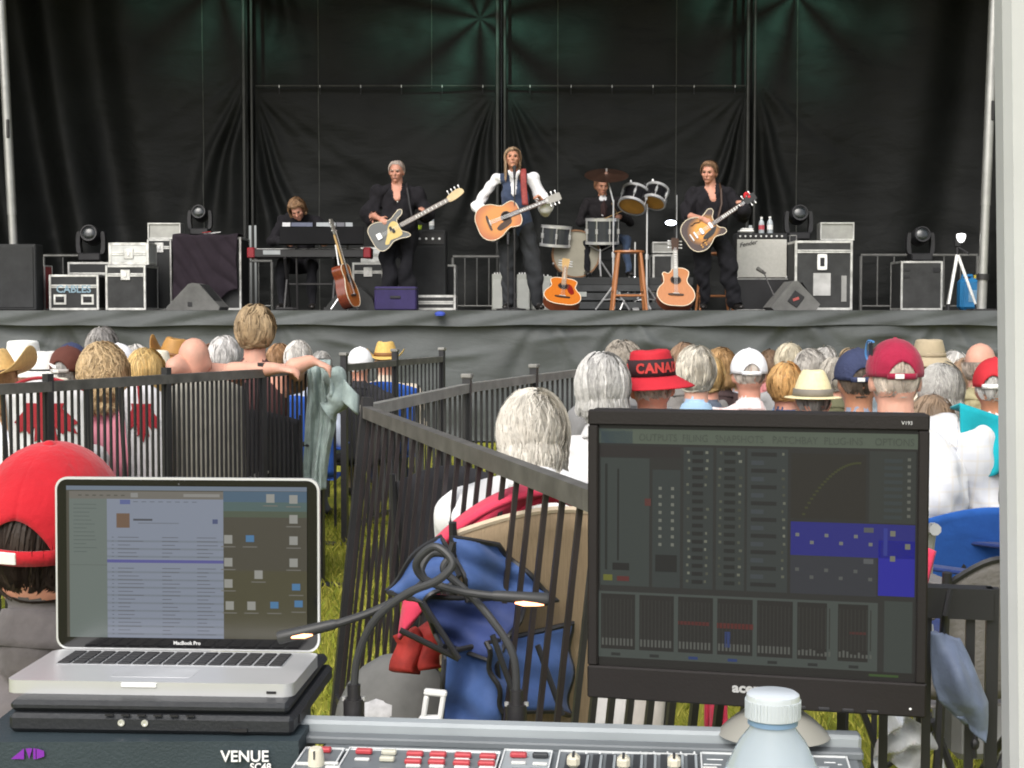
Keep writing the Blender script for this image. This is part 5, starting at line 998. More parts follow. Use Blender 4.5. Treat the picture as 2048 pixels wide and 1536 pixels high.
# hair presets: (materials, options)
def short(nm, c, n=600, wave=.001, **k): return (hairm(nm, c), dict(dict(n=n, length=0, wave=wave, width=.005, front=.06, low=-.075, puff=1.05), **k))
def longh(nm, c, L, n=900, wave=.002, **k): return (hairm(nm, c), dict(dict(n=n, length=L, wave=wave, width=.006, front=.06, low=-.07, puff=1.1), **k))
WHT, GRY, DGR, BLO, LBR, SBR, CRM = (.56, .545, .51), (.42, .41, .39), (.22, .21, .2), (.55, .38, .17), (.30, .17, .085), (.42, .27, .14), (.62, .55, .42)
STRAW = mat('straw', (.62, .42, .17), .7, var=.15, scale=50, bump=.5, bscale=180); STRAWP = mat('straw_pale', (.80, .70, .42), .7, var=.1, scale=60, bump=.4, bscale=200); TANHAT = mat('tan_leather_hat', (.42, .22, .06), .6, var=.2); CREAM = mat('cream_hat', (.78, .72, .58), .75, var=.08, bump=.3, bscale=150); KHAKI = mat('khaki_hat', (.40, .33, .22), .85, var=.12, bump=.3, bscale=60)
REDC = mat('red_cap_cotton', (.43, .011, .020), .85, var=.12, scale=7, bump=.5, bscale=30, sheen=.2, spec=.2); MARO = mat('maroon_cap_cotton', (.30, .014, .045), .85, var=.15, scale=9, bump=.5, bscale=35, sheen=.15, spec=.2); WCAP = mat('white_cap_cotton', (.80, .80, .82), .85, var=.05, bump=.3, bscale=30); NAVC = mat('navy_cap_cotton', (.035, .045, .10), .9, var=.2, bump=.5, bscale=60); BRNC = mat('brown_cap_cotton', (.10, .03, .02), .85, var=.15, bump=.3, bscale=30)
wsh = lambda i: cloth('white_top_%d' % i, (.64, .64, .65), var=.06)
# --- left block, behind the left fence
crowd(0, 712, 7.2, 'woman with long brown hair under a wide straw western hat', plaid('white_blue_check', (.72, .74, .78), (.55, .6, .7), (.66, .7, .78)), SK3, longh('lbr', (.33, .18, .085), .2, seed=11, wave=.003, low=-.09), lambda t, M: brimhat(t, M, STRAW, mat('band_brown', (.09, .05, .03)), h=.12, brim=.125, curl=.10, droop=.01, dent=.03, pinch=.02, bandh=.012), tilt=14, seed=11)
crowd(46, 692, 8.2, 'person in a tall white sun hat behind the straw hat', wsh(1), SK2, None, lambda t, M: brimhat(t, M, mat('white_hat', (.78, .78, .74), .7, var=.05), None, h=.12, top=(.08, .09), brim=.06, droop=.02, dent=.0), seed=12)
crowd(88, 706, 7.6, 'person in a white trilby with a dark trim tag', cloth('dark_top', (.05, .04, .045)), SK2, short('wh12', WHT, 300), lambda t, M: brimhat(t, M, mat('white_hat', (.78, .78, .74), .7, var=.05), BLACKP, h=.10, top=(.06, .075), brim=.045, droop=.03, dent=.015, bandh=.008), seed=13)
def swoosh(t, M):
    c = ballcap(t, M, BRNC, strap=mat('grey_strap', (.4, .38, .36), .7)); MB(M).add([V((.01 + .045 * k / 8, .118 - .012 * (k / 8) ** 2, .028 + .030 * (k / 8) + (.016 * (1 - k / 8) if e else 0) - (.008 * math.sin(k / 8 * math.pi) if not e else 0))) for k in range(9) for e in (0, 1)], [(2 * k, 2 * k + 2, 2 * k + 3, 2 * k + 1) for k in range(8)]).build('white_emblem', WHITE, c, 0, solid=.002)
crowd(135, 698, 7.6, 'man in a dark brown cap with a small white emblem', cloth('white_top_3', (.62, .61, .61)), SK2, short('gry13', GRY, 350), swoosh, seed=14, yaw=-8)
crowd(143, 690, 9.2, 'person in a navy cap in the row behind the brown cap', cloth('navy_top', (.04, .05, .09)), SK2, short('dg14', DGR, 300), lambda t, M: ballcap(t, M, NAVC), seed=15)
crowd(204, 662, 9.8, 'standing tall listener with curly dark grey hair', cloth('charcoal', (.06, .06, .065)), SK2, (hairm('gry15', (.27, .255, .24)), dict(n=800, length=0, wave=.006, width=.006, front=.05, low=-.08, puff=1.18, seed=16)), seed=16)
crowd(236, 692, 8.6, 'person in a plain white cap between grey and blonde heads', wsh(4), SK2, short('wh17', WHT, 300), lambda t, M: ballcap(t, M, WCAP), seed=17)
crowd(206, 702, 7.5, 'woman with frizzy blonde hair', cloth('pink_top', (.62, .24, .30)), SK2, (hairm('friz', (.46, .33, .18)), dict(n=1500, length=.13, wave=.010, width=.006, front=.05, low=-.08, puff=1.34, seed=18)), seed=18)
crowd(292, 702, 8.1, 'woman with straight blonde hair', cloth('white_top_5', (.62, .61, .61)), SK2, longh('blo19', (.58, .40, .16), .20, n=900, wave=.001, seed=19), seed=19)
crowd(312, 704, 9.0, 'person in a cream floppy hat beside the straight blonde hair', wsh(6), SK2, None, lambda t, M: brimhat(t, M, CREAM, None, h=.10, top=(.07, .08), brim=.055, droop=.05, dent=0), seed=20)
crowd(346, 683, 9.3, 'man with brown hair under a tan leather western hat', cloth('brown_top', (.16, .08, .05)), SK3, short('br21', LBR, 400, low=-.1), lambda t, M: brimhat(t, M, TANHAT, mat('band_dark', (.2, .09, .03)), h=.115, brim=.085, curl=.11, droop=.02, dent=.03, pinch=.02, bandh=.02), tilt=-10, seed=21)
crowd(388, 673, 7.55, 'bald man with one arm laid along the fence rail', cloth('salmon_top', (.52, .25, .22)), SKP, None, seed=22, build=1.08, hs=1.03, arms=lambda b, sx, nk, sh, sk: (b.chain([(-sx - .01, .04, nk - .085), (-sx - .06, .36, nk + .13), (-sx - .28, .46, nk + .15)], [.062, .052, .034], sk), hand(b, (-sx - .28, .46, nk + .15), (-.9, .1, -.1), (0, .3, 1), sk, .5), arm(b, (sx + .015, .04, nk - .085), (sx + .08, .06, nk - .36), (.1, -.22, nk - .4), sh, sk, sleeve=.4)))
camp_chair('grey canvas folding chair seen through the left fence', fp(440, 7.35), math.pi, cloth('grey_canvas', (.26, .25, .22)), seat=.42, back=1.08, wd=.36)
crowd(448, 675, 8.9, 'person with wispy white hair behind the bald man', cloth('pale_top', (.5, .48, .45)), SKP, short('wh23', (.62, .60, .58), 500, wave=.002), seed=23)
tw, Mh, nk = crowd(510, 617, 7.75, 'woman with streaked short hair and dark racerback top leaning on the fence', cloth('dark_tank', (.075, .035, .035)), SKP, (hairm('streak', (.36, .26, .15)), dict(n=900, length=0, wave=.003, width=.007, front=.05, low=-.09, puff=1.14, seed=24)), seed=24, fold=.004, collar=False, arms=lambda b, sx, nk, sh, sk: [
    b.ell((-sx - .02, .05, nk - .07), (.085, .085, .085), sk, bias=.02), b.ell((sx + .02, .05, nk - .07), (.085, .085, .085), sk, bias=.02), b.cap((-.13, .05, nk - .05), (-sx, .05, nk - .06), .06, .072, sk, bias=.012), b.cap((.13, .05, nk - .05), (sx, .05, nk - .06), .06, .072, sk, bias=.012),
    b.chain([(-sx - .02, .05, nk - .08), (-sx - .07, .38, nk + .0), (-sx - .15, .36, nk + .03)], [.062, .05, .034], sk), hand(b, (-sx - .15, .36, nk + .03), (-.9, .1, -.3), (0, .2, 1), sk, .6), b.chain([(sx + .02, .05, nk - .08), (sx + .16, .33, nk + .0), (sx + .12, .1, nk + .06)], [.062, .05, .034], sk), hand(b, (sx + .12, .1, nk + .06), (-.3, -.9, -.1), (0, 0, 1), sk, .7)], chair=('tall dark director chair', cloth('dark_canvas', (.03, .03, .035)), .9))
crowd(558, 690, 10.2, 'brown haired head just right of the leaning woman', cloth('rust_top', (.25, .09, .06)), SK3, short('br25', LBR, 400), seed=25)
crowd(596, 684, 9.9, 'man with a smooth white crown beside the leaning woman', cloth('blue_white_top', (.55, .6, .7)), SKP, short('wh26', (.6, .57, .53), 500), seed=26, chair=('blue camp chair', cloth('royal_blue', (.03, .10, .42)), .85))
tj = crowd(720, 698, 11.2, 'person in a white cap and lettered dark jersey', cloth('black_jersey', (.03, .03, .035)), SK2, short('wh27', WHT, 250), lambda t, M: ballcap(t, M, WCAP, open_back=False), seed=27, chair=('black camp chair', cloth('dark_canvas', (.03, .03, .035)), .7))
text('EAFTH', .075, WHITE, tj[0], Matrix.Translation((0, .21, tj[2] - .2)) @ Matrix.Rotation(math.pi, 4, 'Z') @ FACE, align='CENTER', bold=.003)
crowd(771, 690, 11.8, 'person in a golden straw hat with turned up brim', cloth('cream_top', (.6, .52, .42)), SK2, short('br28', SBR, 250), lambda t, M: brimhat(t, M, mat('straw_gold', (.66, .44, .13), .7, var=.12, scale=60, bump=.4, bscale=200), mat('band_dark', (.2, .09, .03)), h=.12, brim=.07, curl=.06, droop=.02, dent=.03, pinch=.02), seed=28, chair=('royal blue camp chair', cloth('royal_blue', (.03, .10, .42)), .85))
crowd(100, 752, 7.0, 'small cream sun hat seen just over the rail', cloth('white_top_7', (.62, .61, .61)), SK2, None, lambda t, M: brimhat(t, M, CREAM, None, h=.08, top=(.08, .09), brim=.06, droop=.03, dent=0), seed=29)
# maple leaf chairs
LEAFR = mat('leaf_red', (.30, .02, .03), .8, var=.15); LEAF = [(0, 1), (.13, .74), (.3, .82), (.24, .45), (.42, .62), (.48, .5), (.75, .55), (.66, .35), (.8, .27), (.45, -.02), (.5, -.16), (.08, -.1), (.1, -.5), (-.1, -.5), (-.08, -.1), (-.5, -.16), (-.45, -.02), (-.8, .27), (-.66, .35), (-.75, .55), (-.48, .5), (-.42, .62), (-.24, .45), (-.3, .82), (-.13, .74)]
def leaf_panel(t, bk):
    n = len(LEAF)
    rings = [[V(bk(.5 + x * .5 * f, .80 + (y * f - .2) * -.25)) + V((0, .009, 0)) for x, y in LEAF] for f in (.3, .6, 1.)]; c = V(bk(.5, .84)) + V((0, .009, 0)); q = [c] + rings[0] + rings[1] + rings[2]
    MB().add(q, [(0, 1 + k, 1 + (k + 1) % n) for k in range(n)] + [(1 + r_ * n + k, 1 + (r_ + 1) * n + k, 1 + (r_ + 1) * n + (k + 1) % n, 1 + r_ * n + (k + 1) % n) for r_ in (0, 1) for k in range(n)]).build('maple_leaf', LEAFR, t, 0, solid=.004)
camp_chair('white camp chair with a red maple leaf on its back', fp(150, 6.75), math.pi - .1, cloth('white_canvas', (.6, .6, .62)), seat=.38, back=1.1, wd=.36, panel=leaf_panel, trim=LEAFR)
camp_chair('dark red camp chair next to the maple leaf chair', fp(216, 6.95), math.pi - .5, cloth('dark_red', (.22, .012, .025)), seat=.4, back=1.08, wd=.3)
camp_chair('white and red camp chair behind the fence post', fp(345, 7.25), math.pi - .2, cloth('white_canvas', (.6, .6, .62)), seat=.4, back=1.06, wd=.2, panel=leaf_panel)
t = thing('backpack', 'navy round backpack on the grass behind the left fence', 'bag', fp(545, 8.75)); NB = mat('navy_nylon', (.012, .018, .03), .5, var=.3, bump=.3, bscale=20); MB().ell((0, 0, .66), (.085, .1, .12), 16, 10).build('pouch', NB, t); MB().ell((0, .02, .3), (.13, .11, .3), 16, 10).build('main_body', NB, t); MB().tube(catmull([(-.06, .02, .75), (-.03, .0, .86), (.03, 0, .86), (.06, .02, .75)], 4), .01, 6).build('strap', NB, t)
t = thing('tote_bag', 'bright red tote bag on the grass behind the grey chair', 'bag', fp(430, 7.95)); RB = mat('tote_red', (.55, .02, .045), .7, var=.15, bump=.2, bscale=15); MB().box((0, 0, .36), (.16, .1, .16), ch=.02).box((-.02, 0, .14), (.24, .14, .27), ch=.03).build('pouch', RB, t); MB().tube(catmull([(-.05, -.03, .43), (-.03, -.03, .52), (.03, -.03, .52), (.05, -.03, .43)], 4), .006, 6).build('strap', BLACKP, t)
t = thing('cooler_bag', 'pale blue cooler bag behind the left fence', 'bag', fp(272, 7.85)); MB().box((0, 0, .5), (.2, .2, .22), ch=.03).build('pouch', mat('cooler_blue', (.35, .45, .6), .6, var=.3, scale=12), t); MB().box((0, 0, .62), (.17, .18, .03), ch=.01).build('lid', mat('cooler_lid', (.08, .09, .1), .6), t); MB().box((0, 0, .2), (.3, .26, .38), ch=.02).build('crate', mat('crate_wine', (.16, .012, .02), .6), t)
# jacket on the fence
jp = fp(652, 7.72); t = thing('hung_jacket', 'grey green rain jacket hanging over the end of the left fence', 'jacket', (jp.x, jp.y - .12, 0)); JM = crumple(mat('jacket_sage', (.25, .31, .295), .8, var=.2, scale=14, bump=.3, bscale=60, sheen=.1), 9, .03, (1, 1, .5), .9)
def jk(u, v):
    z = 1.165 - .64 * v; wd = .10 + .07 * math.sin(min(1, v * 1.5) * 2.2) - .05 * v; x = (u - .5) * 2 * wd * (.52) - .02 + .02 * math.sin(5 * v); y = -.045 - .022 * math.sin(u * 8 + 3 * v) - .012 * math.sin(u * 19 + 7 * v + 2 * math.sin(5 * v)) - .006 * math.sin(u * 37 - 9 * v) - .03 * v
    if v < .06: y = .10 * (1 - v / .06) - .05; z = 1.175
    return (x, y, z)
MB().grid(jk, 40, 50).build('body', JM, t, 180, solid=.006)
MB().tube(catmull([(.05, -.05, 1.12), (.09, -.08, 1.04), (.075, -.09, .96), (.03, -.09, .92)], 5), [.05 + .012 * math.sin(k * .9) for k in range(16)], 12).build('sleeve', JM, t, 60)
MB().grid(lambda u, v: (.05 + .14 * u, -.10 - .05 * v + .03 * math.sin(6 * u), 1.13 - .13 * u ** 1.4 - .13 * v * (1 - .3 * u)), 14, 10).build('hood', JM, t, 180, solid=.01)
# --- right block
t_, Mh, nk = crowd(1066, 789, 3.85, 'woman with chin length white hair nearest behind the leaning fence', cloth('white_blouse', (.72, .72, .73), var=.04), SKP, (hairm('silver', (.52, .49, .43)), dict(n=3800, length=.17, wave=.003, width=.0036, front=.05, low=-.07, puff=1.0, seed=31, step=.012, crown=(-.12, .35, .9))), seed=31, vox=.009, fold=.012, nod=14, build=.98, nkd=.10, fwd=.05, arms=lambda b, sx, nk, sh, sk: [arm(b, (q * (sx + .01), .03, nk - .085), (q * (sx + .03), -.16, nk - .28), (q * .08, -.34, nk - .3), sh, sk, (.066, .055, .045), sleeve=1.3) for q in (-1, 1)])
TAN = mat('tan_mesh', (.27, .20, .125), .85, var=.12, stretch=(90, 3, 3), scale=5, bump=.4, bscale=12); CREAMT = mat('cream_piping', (.55, .45, .33), .7)
pc = fp(1098, 3.62); camp_chair('tan mesh folding chair with cream piping behind the leaning fence', pc, math.pi + .06, TAN, seat=.42, back=.95, wd=.46, trim=CREAMT)
t = thing('draped_jacket', 'rose red jacket draped around the top of the tan chair', 'jacket', (pc.x, pc.y, 0)); RJ = cloth('rose_red', (.60, .05, .10), var=.12, bump=.4)
def rj(u, v):
    a = (u - .5) * 2; x = a * .325 * (1 + .04 * v); z = 1.02 - .20 * abs(a) ** 2.0 - .12 * v * (.35 + .65 * abs(a) ** 1.5) - .02 * math.sin(9 * u) * v; y = -.30 + .05 * v - .09 * v * abs(a) + .012 * math.sin(14 * u + 4 * v)
    return (x, y, z)
MB().grid(rj, 40, 16).build('collar', RJ, t, 180, solid=.012); MB().grid(lambda u, v: (rj(u, 0)[0], -.32 + .16 * v, 1.02 - .20 * abs((u - .5) * 2) ** 2.0 + .012 * math.sin(v * 3)), 40, 8).build('shoulders', RJ, t, 180, solid=.012)
camp_chair('black camp chair beyond the leaning fence', fp(935, 4.75), math.pi - .1, cloth('dark_canvas', (.03, .03, .035)), seat=.42, back=.93, wd=.34)
crowd(1206, 716, 5.7, 'person with curly silver grey hair left of the red hat', cloth('white_top_8', (.62, .61, .61)), SK2, (hairm('gry32', (.47, .46, .44)), dict(n=1300, length=.05, wave=.004, width=.006, front=.05, low=-.09, puff=1.12, seed=32)), seed=32, build=1.1)
crowd(1246, 688, 7.2, 'person with tousled brownish grey hair behind the red hat', cloth('grey_top', (.2, .2, .2)), SK2, (hairm('gry33', (.30, .265, .22)), dict(n=900, length=0, wave=.006, width=.006, front=.05, low=-.09, puff=1.12, seed=33)), seed=33)
def buckethat(t, M):
    rm = mat('bucket_red', (.48, .015, .028), .8, var=.1, bump=.3, bscale=40); bk = mat('bucket_black', (.03, .012, .015), .8)
    c = brimhat(t, M, rm, bk, h=.105, top=(.076, .092), base=(.093, .111), brim=.075, droop=.045, dent=.012, bandh=.066, z0=.045, name='bucket_hat')
    for k, ch in enumerate('A CANADA'):
        if ch == ' ': continue
        a = R(90) - (k - 3.4) * .40; q = V((.0955 * math.cos(a) * -1, .1135 * math.sin(a), .055)); yawl = math.atan2(q.x / .093 ** 2, q.y / .111 ** 2)
        text(ch, .052, mat('letter_red', (.55, .05, .045), .7), c, M @ Matrix.Translation(q + V((0, .006, .008))) @ Matrix.Rotation(math.pi - yawl, 4, 'Z') @ Matrix.Rotation(R(90), 4, 'X'), align='CENTER', bold=.0022)
crowd(1304, 712, 5.9, 'man in a red bucket hat lettered on a black band', cloth('coral_shirt', (.66, .16, .10)), SK2, short('gry34', (.45, .42, .38), 900, low=-.115, wave=.004), buckethat, seed=34, build=1.12, vox=.01, tilt=3)
crowd(1392, 698, 7.0, 'person with thinning white hair right of the red hat', cloth('sky_top', (.3, .45, .6)), SKP, short('wh35', (.54, .50, .42), 700, low=-.1, wave=.002), seed=35)
crowd(1368, 688, 8.6, 'brown haired head behind the red hat', cloth('grey_top2', (.2, .19, .18)), SK2, short('br36', (.25, .16, .1), 350), seed=36)
crowd(1442, 700, 9.6, 'woman with shoulder length auburn hair', cloth('dark_top2', (.06, .04, .04)), SK2, longh('br37', (.33, .20, .09), .07, seed=37), seed=37)
crowd(1416, 712, 8.2, 'blonde listener half hidden behind the thinning white hair', cloth('slate_top', (.1, .12, .16)), SK2, short('bl38', BLO, 400, low=-.1), seed=38)
t_, Mh, nk = crowd(1498, 703, 7.7, 'man in a white baseball cap and pale pink checked shirt', plaid('pink_check', (.75, .72, .72), (.68, .42, .38), (.74, .62, .6)), SK2, short('gry39', (.45, .40, .35), 350, low=-.085), lambda t, M: ballcap(t, M, WCAP, n=72), seed=39, build=1.05, vox=.01)
crowd(1570, 728, 7.9, 'person with short strawberry blonde hair', cloth('navy_top2', (.05, .08, .16)), SK2, short('bl40', (.58, .34, .13), 700, wave=.002), seed=40)
crowd(1578, 688, 9.6, 'person with smooth pale blonde bob', cloth('grey_top3', (.3, .3, .3)), SK2, short('wb41', (.52, .46, .34), 500, low=-.1), seed=41)
crowd(1620, 704, 9.2, 'person with bushy grey hair in the middle rows', cloth('denim_top', (.12, .17, .26)), SK2, short('gr42', (.36, .335, .30), 600, wave=.004, puff=1.14), seed=42)
crowd(1668, 716, 9.0, 'person with flat grey hair left of the navy cap', cloth('olive_top', (.12, .12, .07)), SK2, short('gr43', (.37, .34, .29), 500, low=-.1), seed=43)
crowd(1716, 704, 6.1, 'person in a faded navy baseball cap', cloth('grey_blue_top', (.22, .25, .32)), SK3, short('dk44', (.10, .075, .055), 400, low=-.1), lambda t, M: ballcap(t, M, NAVC, n=72), seed=44)
crowd(1626, 752, 7.0, 'person in a pale straw fedora with grey band', cloth('maroon_top', (.25, .03, .05)), SK2, short('dk45', DGR, 300, low=-.08), lambda t, M: brimhat(t, M, STRAWP, mat('fedora_band', (.20, .18, .15), .7), h=.125, top=(.05, .07), brim=.042, droop=.006, dent=.012, curl=.0, bandh=.034, z0=.03), seed=45)
def maroon(t, M):
    c = ballcap(t, M, MARO, n=180); g_ = MB(M)
t_, Mh, nk = crowd(1790, 686, 5.35, 'broad man in a maroon baseball cap and white checked shirt', plaid('pale_check', (.58, .59, .61), (.53, .55, .60), (.57, .54, .49), .05), SKP, short('wh46', (.58, .50, .42), 700, low=-.10), maroon, seed=46, build=1.33, vox=.008, fold=.022, hs=1.06)
sg = thing('sunglasses', 'blue rimmed sunglasses pushed up on the maroon cap', 'sunglasses', at(1746, 700, 5.37)); MB().tube(catmull([(-.01, -.05, .03), (-.02, 0, .03), (-.02, .02, -.02), (-.005, .0, -.05), (.0, -.05, -.03)], 4), .004, 6).build('rim', mat('frame_blue', (.08, .25, .55), .3), sg); MB().box((-.012, -.02, .0), (.004, .05, .05), ch=.001).build('lens', BLACKP, sg); MB().cyl((-.01, -.05, .03), (.0, .10, .02), .003, n=6).build('temple', mat('frame_blue', (.08, .25, .55), .3), sg)
crowd(1858, 682, 8.4, 'person in a khaki bucket sun hat and cream shirt', cloth('cream_top2', (.66, .58, .46)), SK2, short('gr47', GRY, 250), lambda t, M: brimhat(t, M, KHAKI, mat('khaki_band', (.33, .27, .18), .85), h=.10, top=(.07, .085), brim=.055, droop=.05, dent=.006, bandh=.02), seed=47)
crowd(1882, 734, 7.2, 'woman with wavy grey hair and magenta top', cloth('magenta_top', (.5, .05, .17)), SK2, (hairm('gr48', (.38, .37, .345)), dict(n=1100, length=.09, wave=.005, width=.006, front=.05, low=-.08, puff=1.12, seed=48)), seed=48)
crowd(1862, 792, 6.2, 'brown haired person in black low between the maroon cap and grey hair', cloth('black_top2', (.015, .014, .016)), SK3, short('br49', (.25, .175, .115), 500, low=-.1), seed=49)
crowd(1962, 684, 7.7, 'bald man in a camouflage patterned shirt', mat('camo', (.20, .17, .09), .9, var=.0, scale=16, c2=(.46, .42, .25), bump=.2, bscale=20), SKP, (hairm('stub50', (.40, .34, .29)), dict(n=500, length=0, front=-.02, low=-.085, bald=.02, puff=1.02, seed=50, width=.004)), seed=50, yaw=-35)
crowd(1990, 722, 6.6, 'person in a bright red cap with white trim next to the tent pole', cloth('white_top_9', (.7, .72, .75)), SK3, short('gr51', GRY, 300), lambda t, M: ballcap(t, M, mat('santa_red', (.48, .02, .03), .8), strap=WHITE, open_back=True), seed=51, yaw=-20)
# farther rows filling the gaps
for k, (px, py, Y, lb, sh, hc_, L) in enumerate((
    (22, 702, 9.8, 'grey haired listener behind the white sun hat', (.5, .48, .46), (.34, .33, .31), 0), (172, 702, 9.9, 'dark haired listener between the brown cap and curly grey head', (.12, .14, .2), (.08, .055, .04), 0),
    (272, 694, 10.6, 'white haired listener behind the straight blonde hair', (.55, .3, .3), (.5, .48, .45), 0), (424, 692, 10.9, 'auburn haired listener between bald man and white hair', (.3, .3, .34), (.2, .09, .045), .05),
    (640, 704, 12.0, 'grey haired listener beyond the hung jacket', (.2, .2, .22), (.36, .35, .33), 0), (1474, 716, 10.9, 'dark blonde listener behind the white cap', (.34, .36, .4), (.36, .25, .13), .04),
    (1540, 702, 11.2, 'brown haired listener between white cap and pale blonde bob', (.5, .2, .2), (.16, .1, .06), 0), (1650, 698, 11.4, 'light grey head in the far row behind the bushy grey hair', (.6, .58, .55), (.46, .44, .41), 0),
    (1700, 700, 11.8, 'sandy haired listener in the far row behind the navy cap', (.25, .3, .36), (.4, .29, .17), 0), (1906, 704, 10.2, 'white haired listener right of the khaki sun hat', (.5, .42, .35), (.55, .53, .5), 0),
    (1932, 722, 9.2, 'brown haired listener left of the bald man in camouflage', (.35, .1, .12), (.2, .13, .08), .05))):
    crowd(px, py, Y, lb, cloth('far_top_%d' % k, sh), SK2, (hairm('far%d' % k, hc_), dict(n=260, length=L, wave=.002, width=.008, front=.06, low=-.085, puff=1.06 + .02 * (k % 4), seed=80 + k)), seed=80 + k, vox=.022, lower=False)
# right hand chairs
camp_chair('blue camp chair with turquoise towel near the tent pole', fp(1978, 5.6), math.pi + .5, cloth('chair_blue', (.03, .09, .20)), seat=.42, back=1.1, wd=.5)
t = thing('towel', 'turquoise towel hanging over the blue camp chair', 'towel', fp(1962, 5.25)); MB().grid(lambda u, v: (-.08 + .18 * u, -.03 - .03 * math.sin(8 * u + 3 * v) * v, 1.10 - .06 * u - .28 * v * (1 - .4 * u)), 16, 16).build('cloth', cloth('turquoise', (.01, .32, .38)), t, 180, solid=.008); MB().grid(lambda u, v: (-.08 + .18 * u, -.03 + .12 * v, 1.10 - .06 * u - .02 * v), 10, 5).build('fold', cloth('turquoise', (.01, .32, .38)), t, 180, solid=.008)
camp_chair('navy camp chair with black frame nearest the tent pole', fp(2003, 4.45), math.pi + .75, cloth('chair_navy', (.018, .035, .13)), seat=.48, back=1.05, wd=.5)
camp_chair('royal blue low backed chair under the broad man', fp(1925, 5.1), math.pi, cloth('chair_royal', (.02, .09, .34)), seat=.48, back=.76, wd=.5)
camp_chair('grey mesh folding chair behind the right fence panel', fp(1862, 3.5), math.pi + .15, mat('grey_mesh', (.17, .16, .155), .8, var=.15, bump=.3, bscale=100), seat=.55, back=.86, wd=.2, trim=BLACKP)
t = thing('folded_towel', 'rose pink cloth hanging beside the grey mesh chair', 'cloth', fp(1862, 3.3)); MB().grid(lambda u, v: (-.07 + .07 * u - .02 * v * u, -.05 - .01 * math.sin(7 * u), .93 - .08 * v - .03 * u), 10, 10).build('cloth', cloth('rose_red', (.60, .05, .10)), t, 180, solid=.01)
t = thing('walking_frame', 'grey metal walker behind the right fence panel', 'walker', fp(1955, 3.9)); WM = mat('walker_grey', (.4, .41, .42), .4, .5)
for q in (-.12, .1): MB().tube(catmull([(q, .1, 0), (q, .05, .5), (q, 0, .82), (q + .0, -.06, .86)], 4), .016, 8).build('side_tube', WM, t); MB().tube(catmull([(q, -.2, 0), (q, -.1, .4), (q, 0, .6)], 4), .014, 8).build('leg', WM, t)
MB().box((0, -.05, .52), (.24, .22, .03), ch=.01).build('seat', mat('walker_seat', (.3, .3, .3), .6), t)
MB().box((0, -.16, .40), (.22, .1, .2), ch=.02).build('basket', mat('walker_bag', (.22, .22, .22), .7), t)
crowd(1962, 985, 3.7, 'seated child sized figure in tan shorts behind the right fence', cloth('pale_grey_tee', (.55, .54, .52)), SK3, short('br60', LBR, 300), seed=60) if False else None
# folded blue camp chair and bags behind the leaning fence
BLUE = mat('camp_blue', (.045, .095, .26), .75, var=.25, scale=8, bump=.4, bscale=14, sheen=.1); BLUED = mat('camp_blue_dark', (.03, .05, .16), .75, var=.25, bump=.4, bscale=14)
Yc = 3.15; t = thing('camp_chair', 'half folded blue camp chair leaning on the fence', 'chair', fp(930, Yc), 0, 'camp chairs of the crowd'); O = fp(930, Yc)
def Q(px, py, Y=Yc): return at(px, py, Y) - O
def sheet(name, c4, m, amp=.015, seed=0, n=14):
    a, b_, c, d_ = [V(x) for x in c4]; nr = (b_ - a).cross(d_ - a).normalized()
    def fn(u, v): return a.lerp(b_, u).lerp(d_.lerp(c, u), v) + nr * amp * (math.sin(6 * u + 3 * v + seed) + .6 * math.sin(11 * v - 5 * u + seed * 2))
    o = MB().grid(fn, n, n).build(name, m, t, 180, solid=.006); e = [fn(k / 12, 0) for k in range(13)] + [fn(1, k / 12) for k in range(1, 13)] + [fn(1 - k / 12, 1) for k in range(1, 13)] + [fn(0, 1 - k / 12) for k in range(1, 12)]; MB().tube(e, .006, 6, closed=True).build('piping', CHF, o); return o
sheet('back_fabric', (Q(765, 1180), Q(880, 1072), Q(918, 1150, 3.1), Q(850, 1205, 3.1)), BLUE, .012, 1); sheet('back_fabric', (Q(908, 1075), Q(1000, 1090, 3.2), Q(1105, 1200, 3.25), Q(930, 1200)), BLUE, .015, 2)
sheet('seat_fabric', (Q(835, 1190), Q(1060, 1200, 3.2), Q(985, 1320), Q(880, 1290)), BLUED, .02, 3); sheet('side_fabric', (Q(890, 1300), Q(990, 1290), Q(1010, 1480), Q(880, 1500)), BLUE, .02, 4); sheet('side_fabric', (Q(960, 1290, 3.1), Q(1130, 1250, 3.3), Q(1150, 1430, 3.3), Q(1020, 1420, 3.1)), BLUE, .015, 5)
for a, b_ in (((905, 1085), (884, 1160)), ((845, 1205), (918, 1318)), ((918, 1318), (800, 1260)), ((985, 1270), (1060, 1480)), ((1075, 1290), (1125, 1430))): MB().cyl(Q(a[0], a[1], Yc - .075), Q(b_[0], b_[1], Yc - .085), .0065, n=8).build('frame_tube', CHF, t)
t = thing('carry_bag', 'red patterned bag hanging behind the blue camp chair', 'bag', fp(850, 3.45)); O = fp(850, 3.45); MB().grid(lambda u, v: at(808 + 62 * u + 8 * math.sin(5 * v), 1262 + 80 * v + 12 * math.sin(6 * u), 3.45) - O + V((0, .05 * math.sin(math.pi * u), 0)), 14, 14).build('pouch', mat('bag_red', (.30, .025, .02), .7, var=.4, scale=18), t, 180, solid=.06); MB().cyl(at(840, 1230, 3.45) - O, at(850, 1160, 3.45) - O, .006, n=6).build('strap', BLACKP, t)
t = thing('patterned_blanket', 'red and orange patterned blanket on the seat of the tan chair', 'blanket', fp(1110, 3.5)); O = fp(1110, 3.5); MB().grid(lambda u, v: at(1060 + 110 * u, 1225 + 75 * v + 8 * math.sin(7 * u), 3.42) - O + V((0, .03 * math.sin(8 * u + 3 * v), 0)), 16, 10).build('cloth', mat('blanket_red', (.45, .03, .02), .8, var=.4, scale=22, c2=(.6, .17, .03)), t, 180, solid=.02)
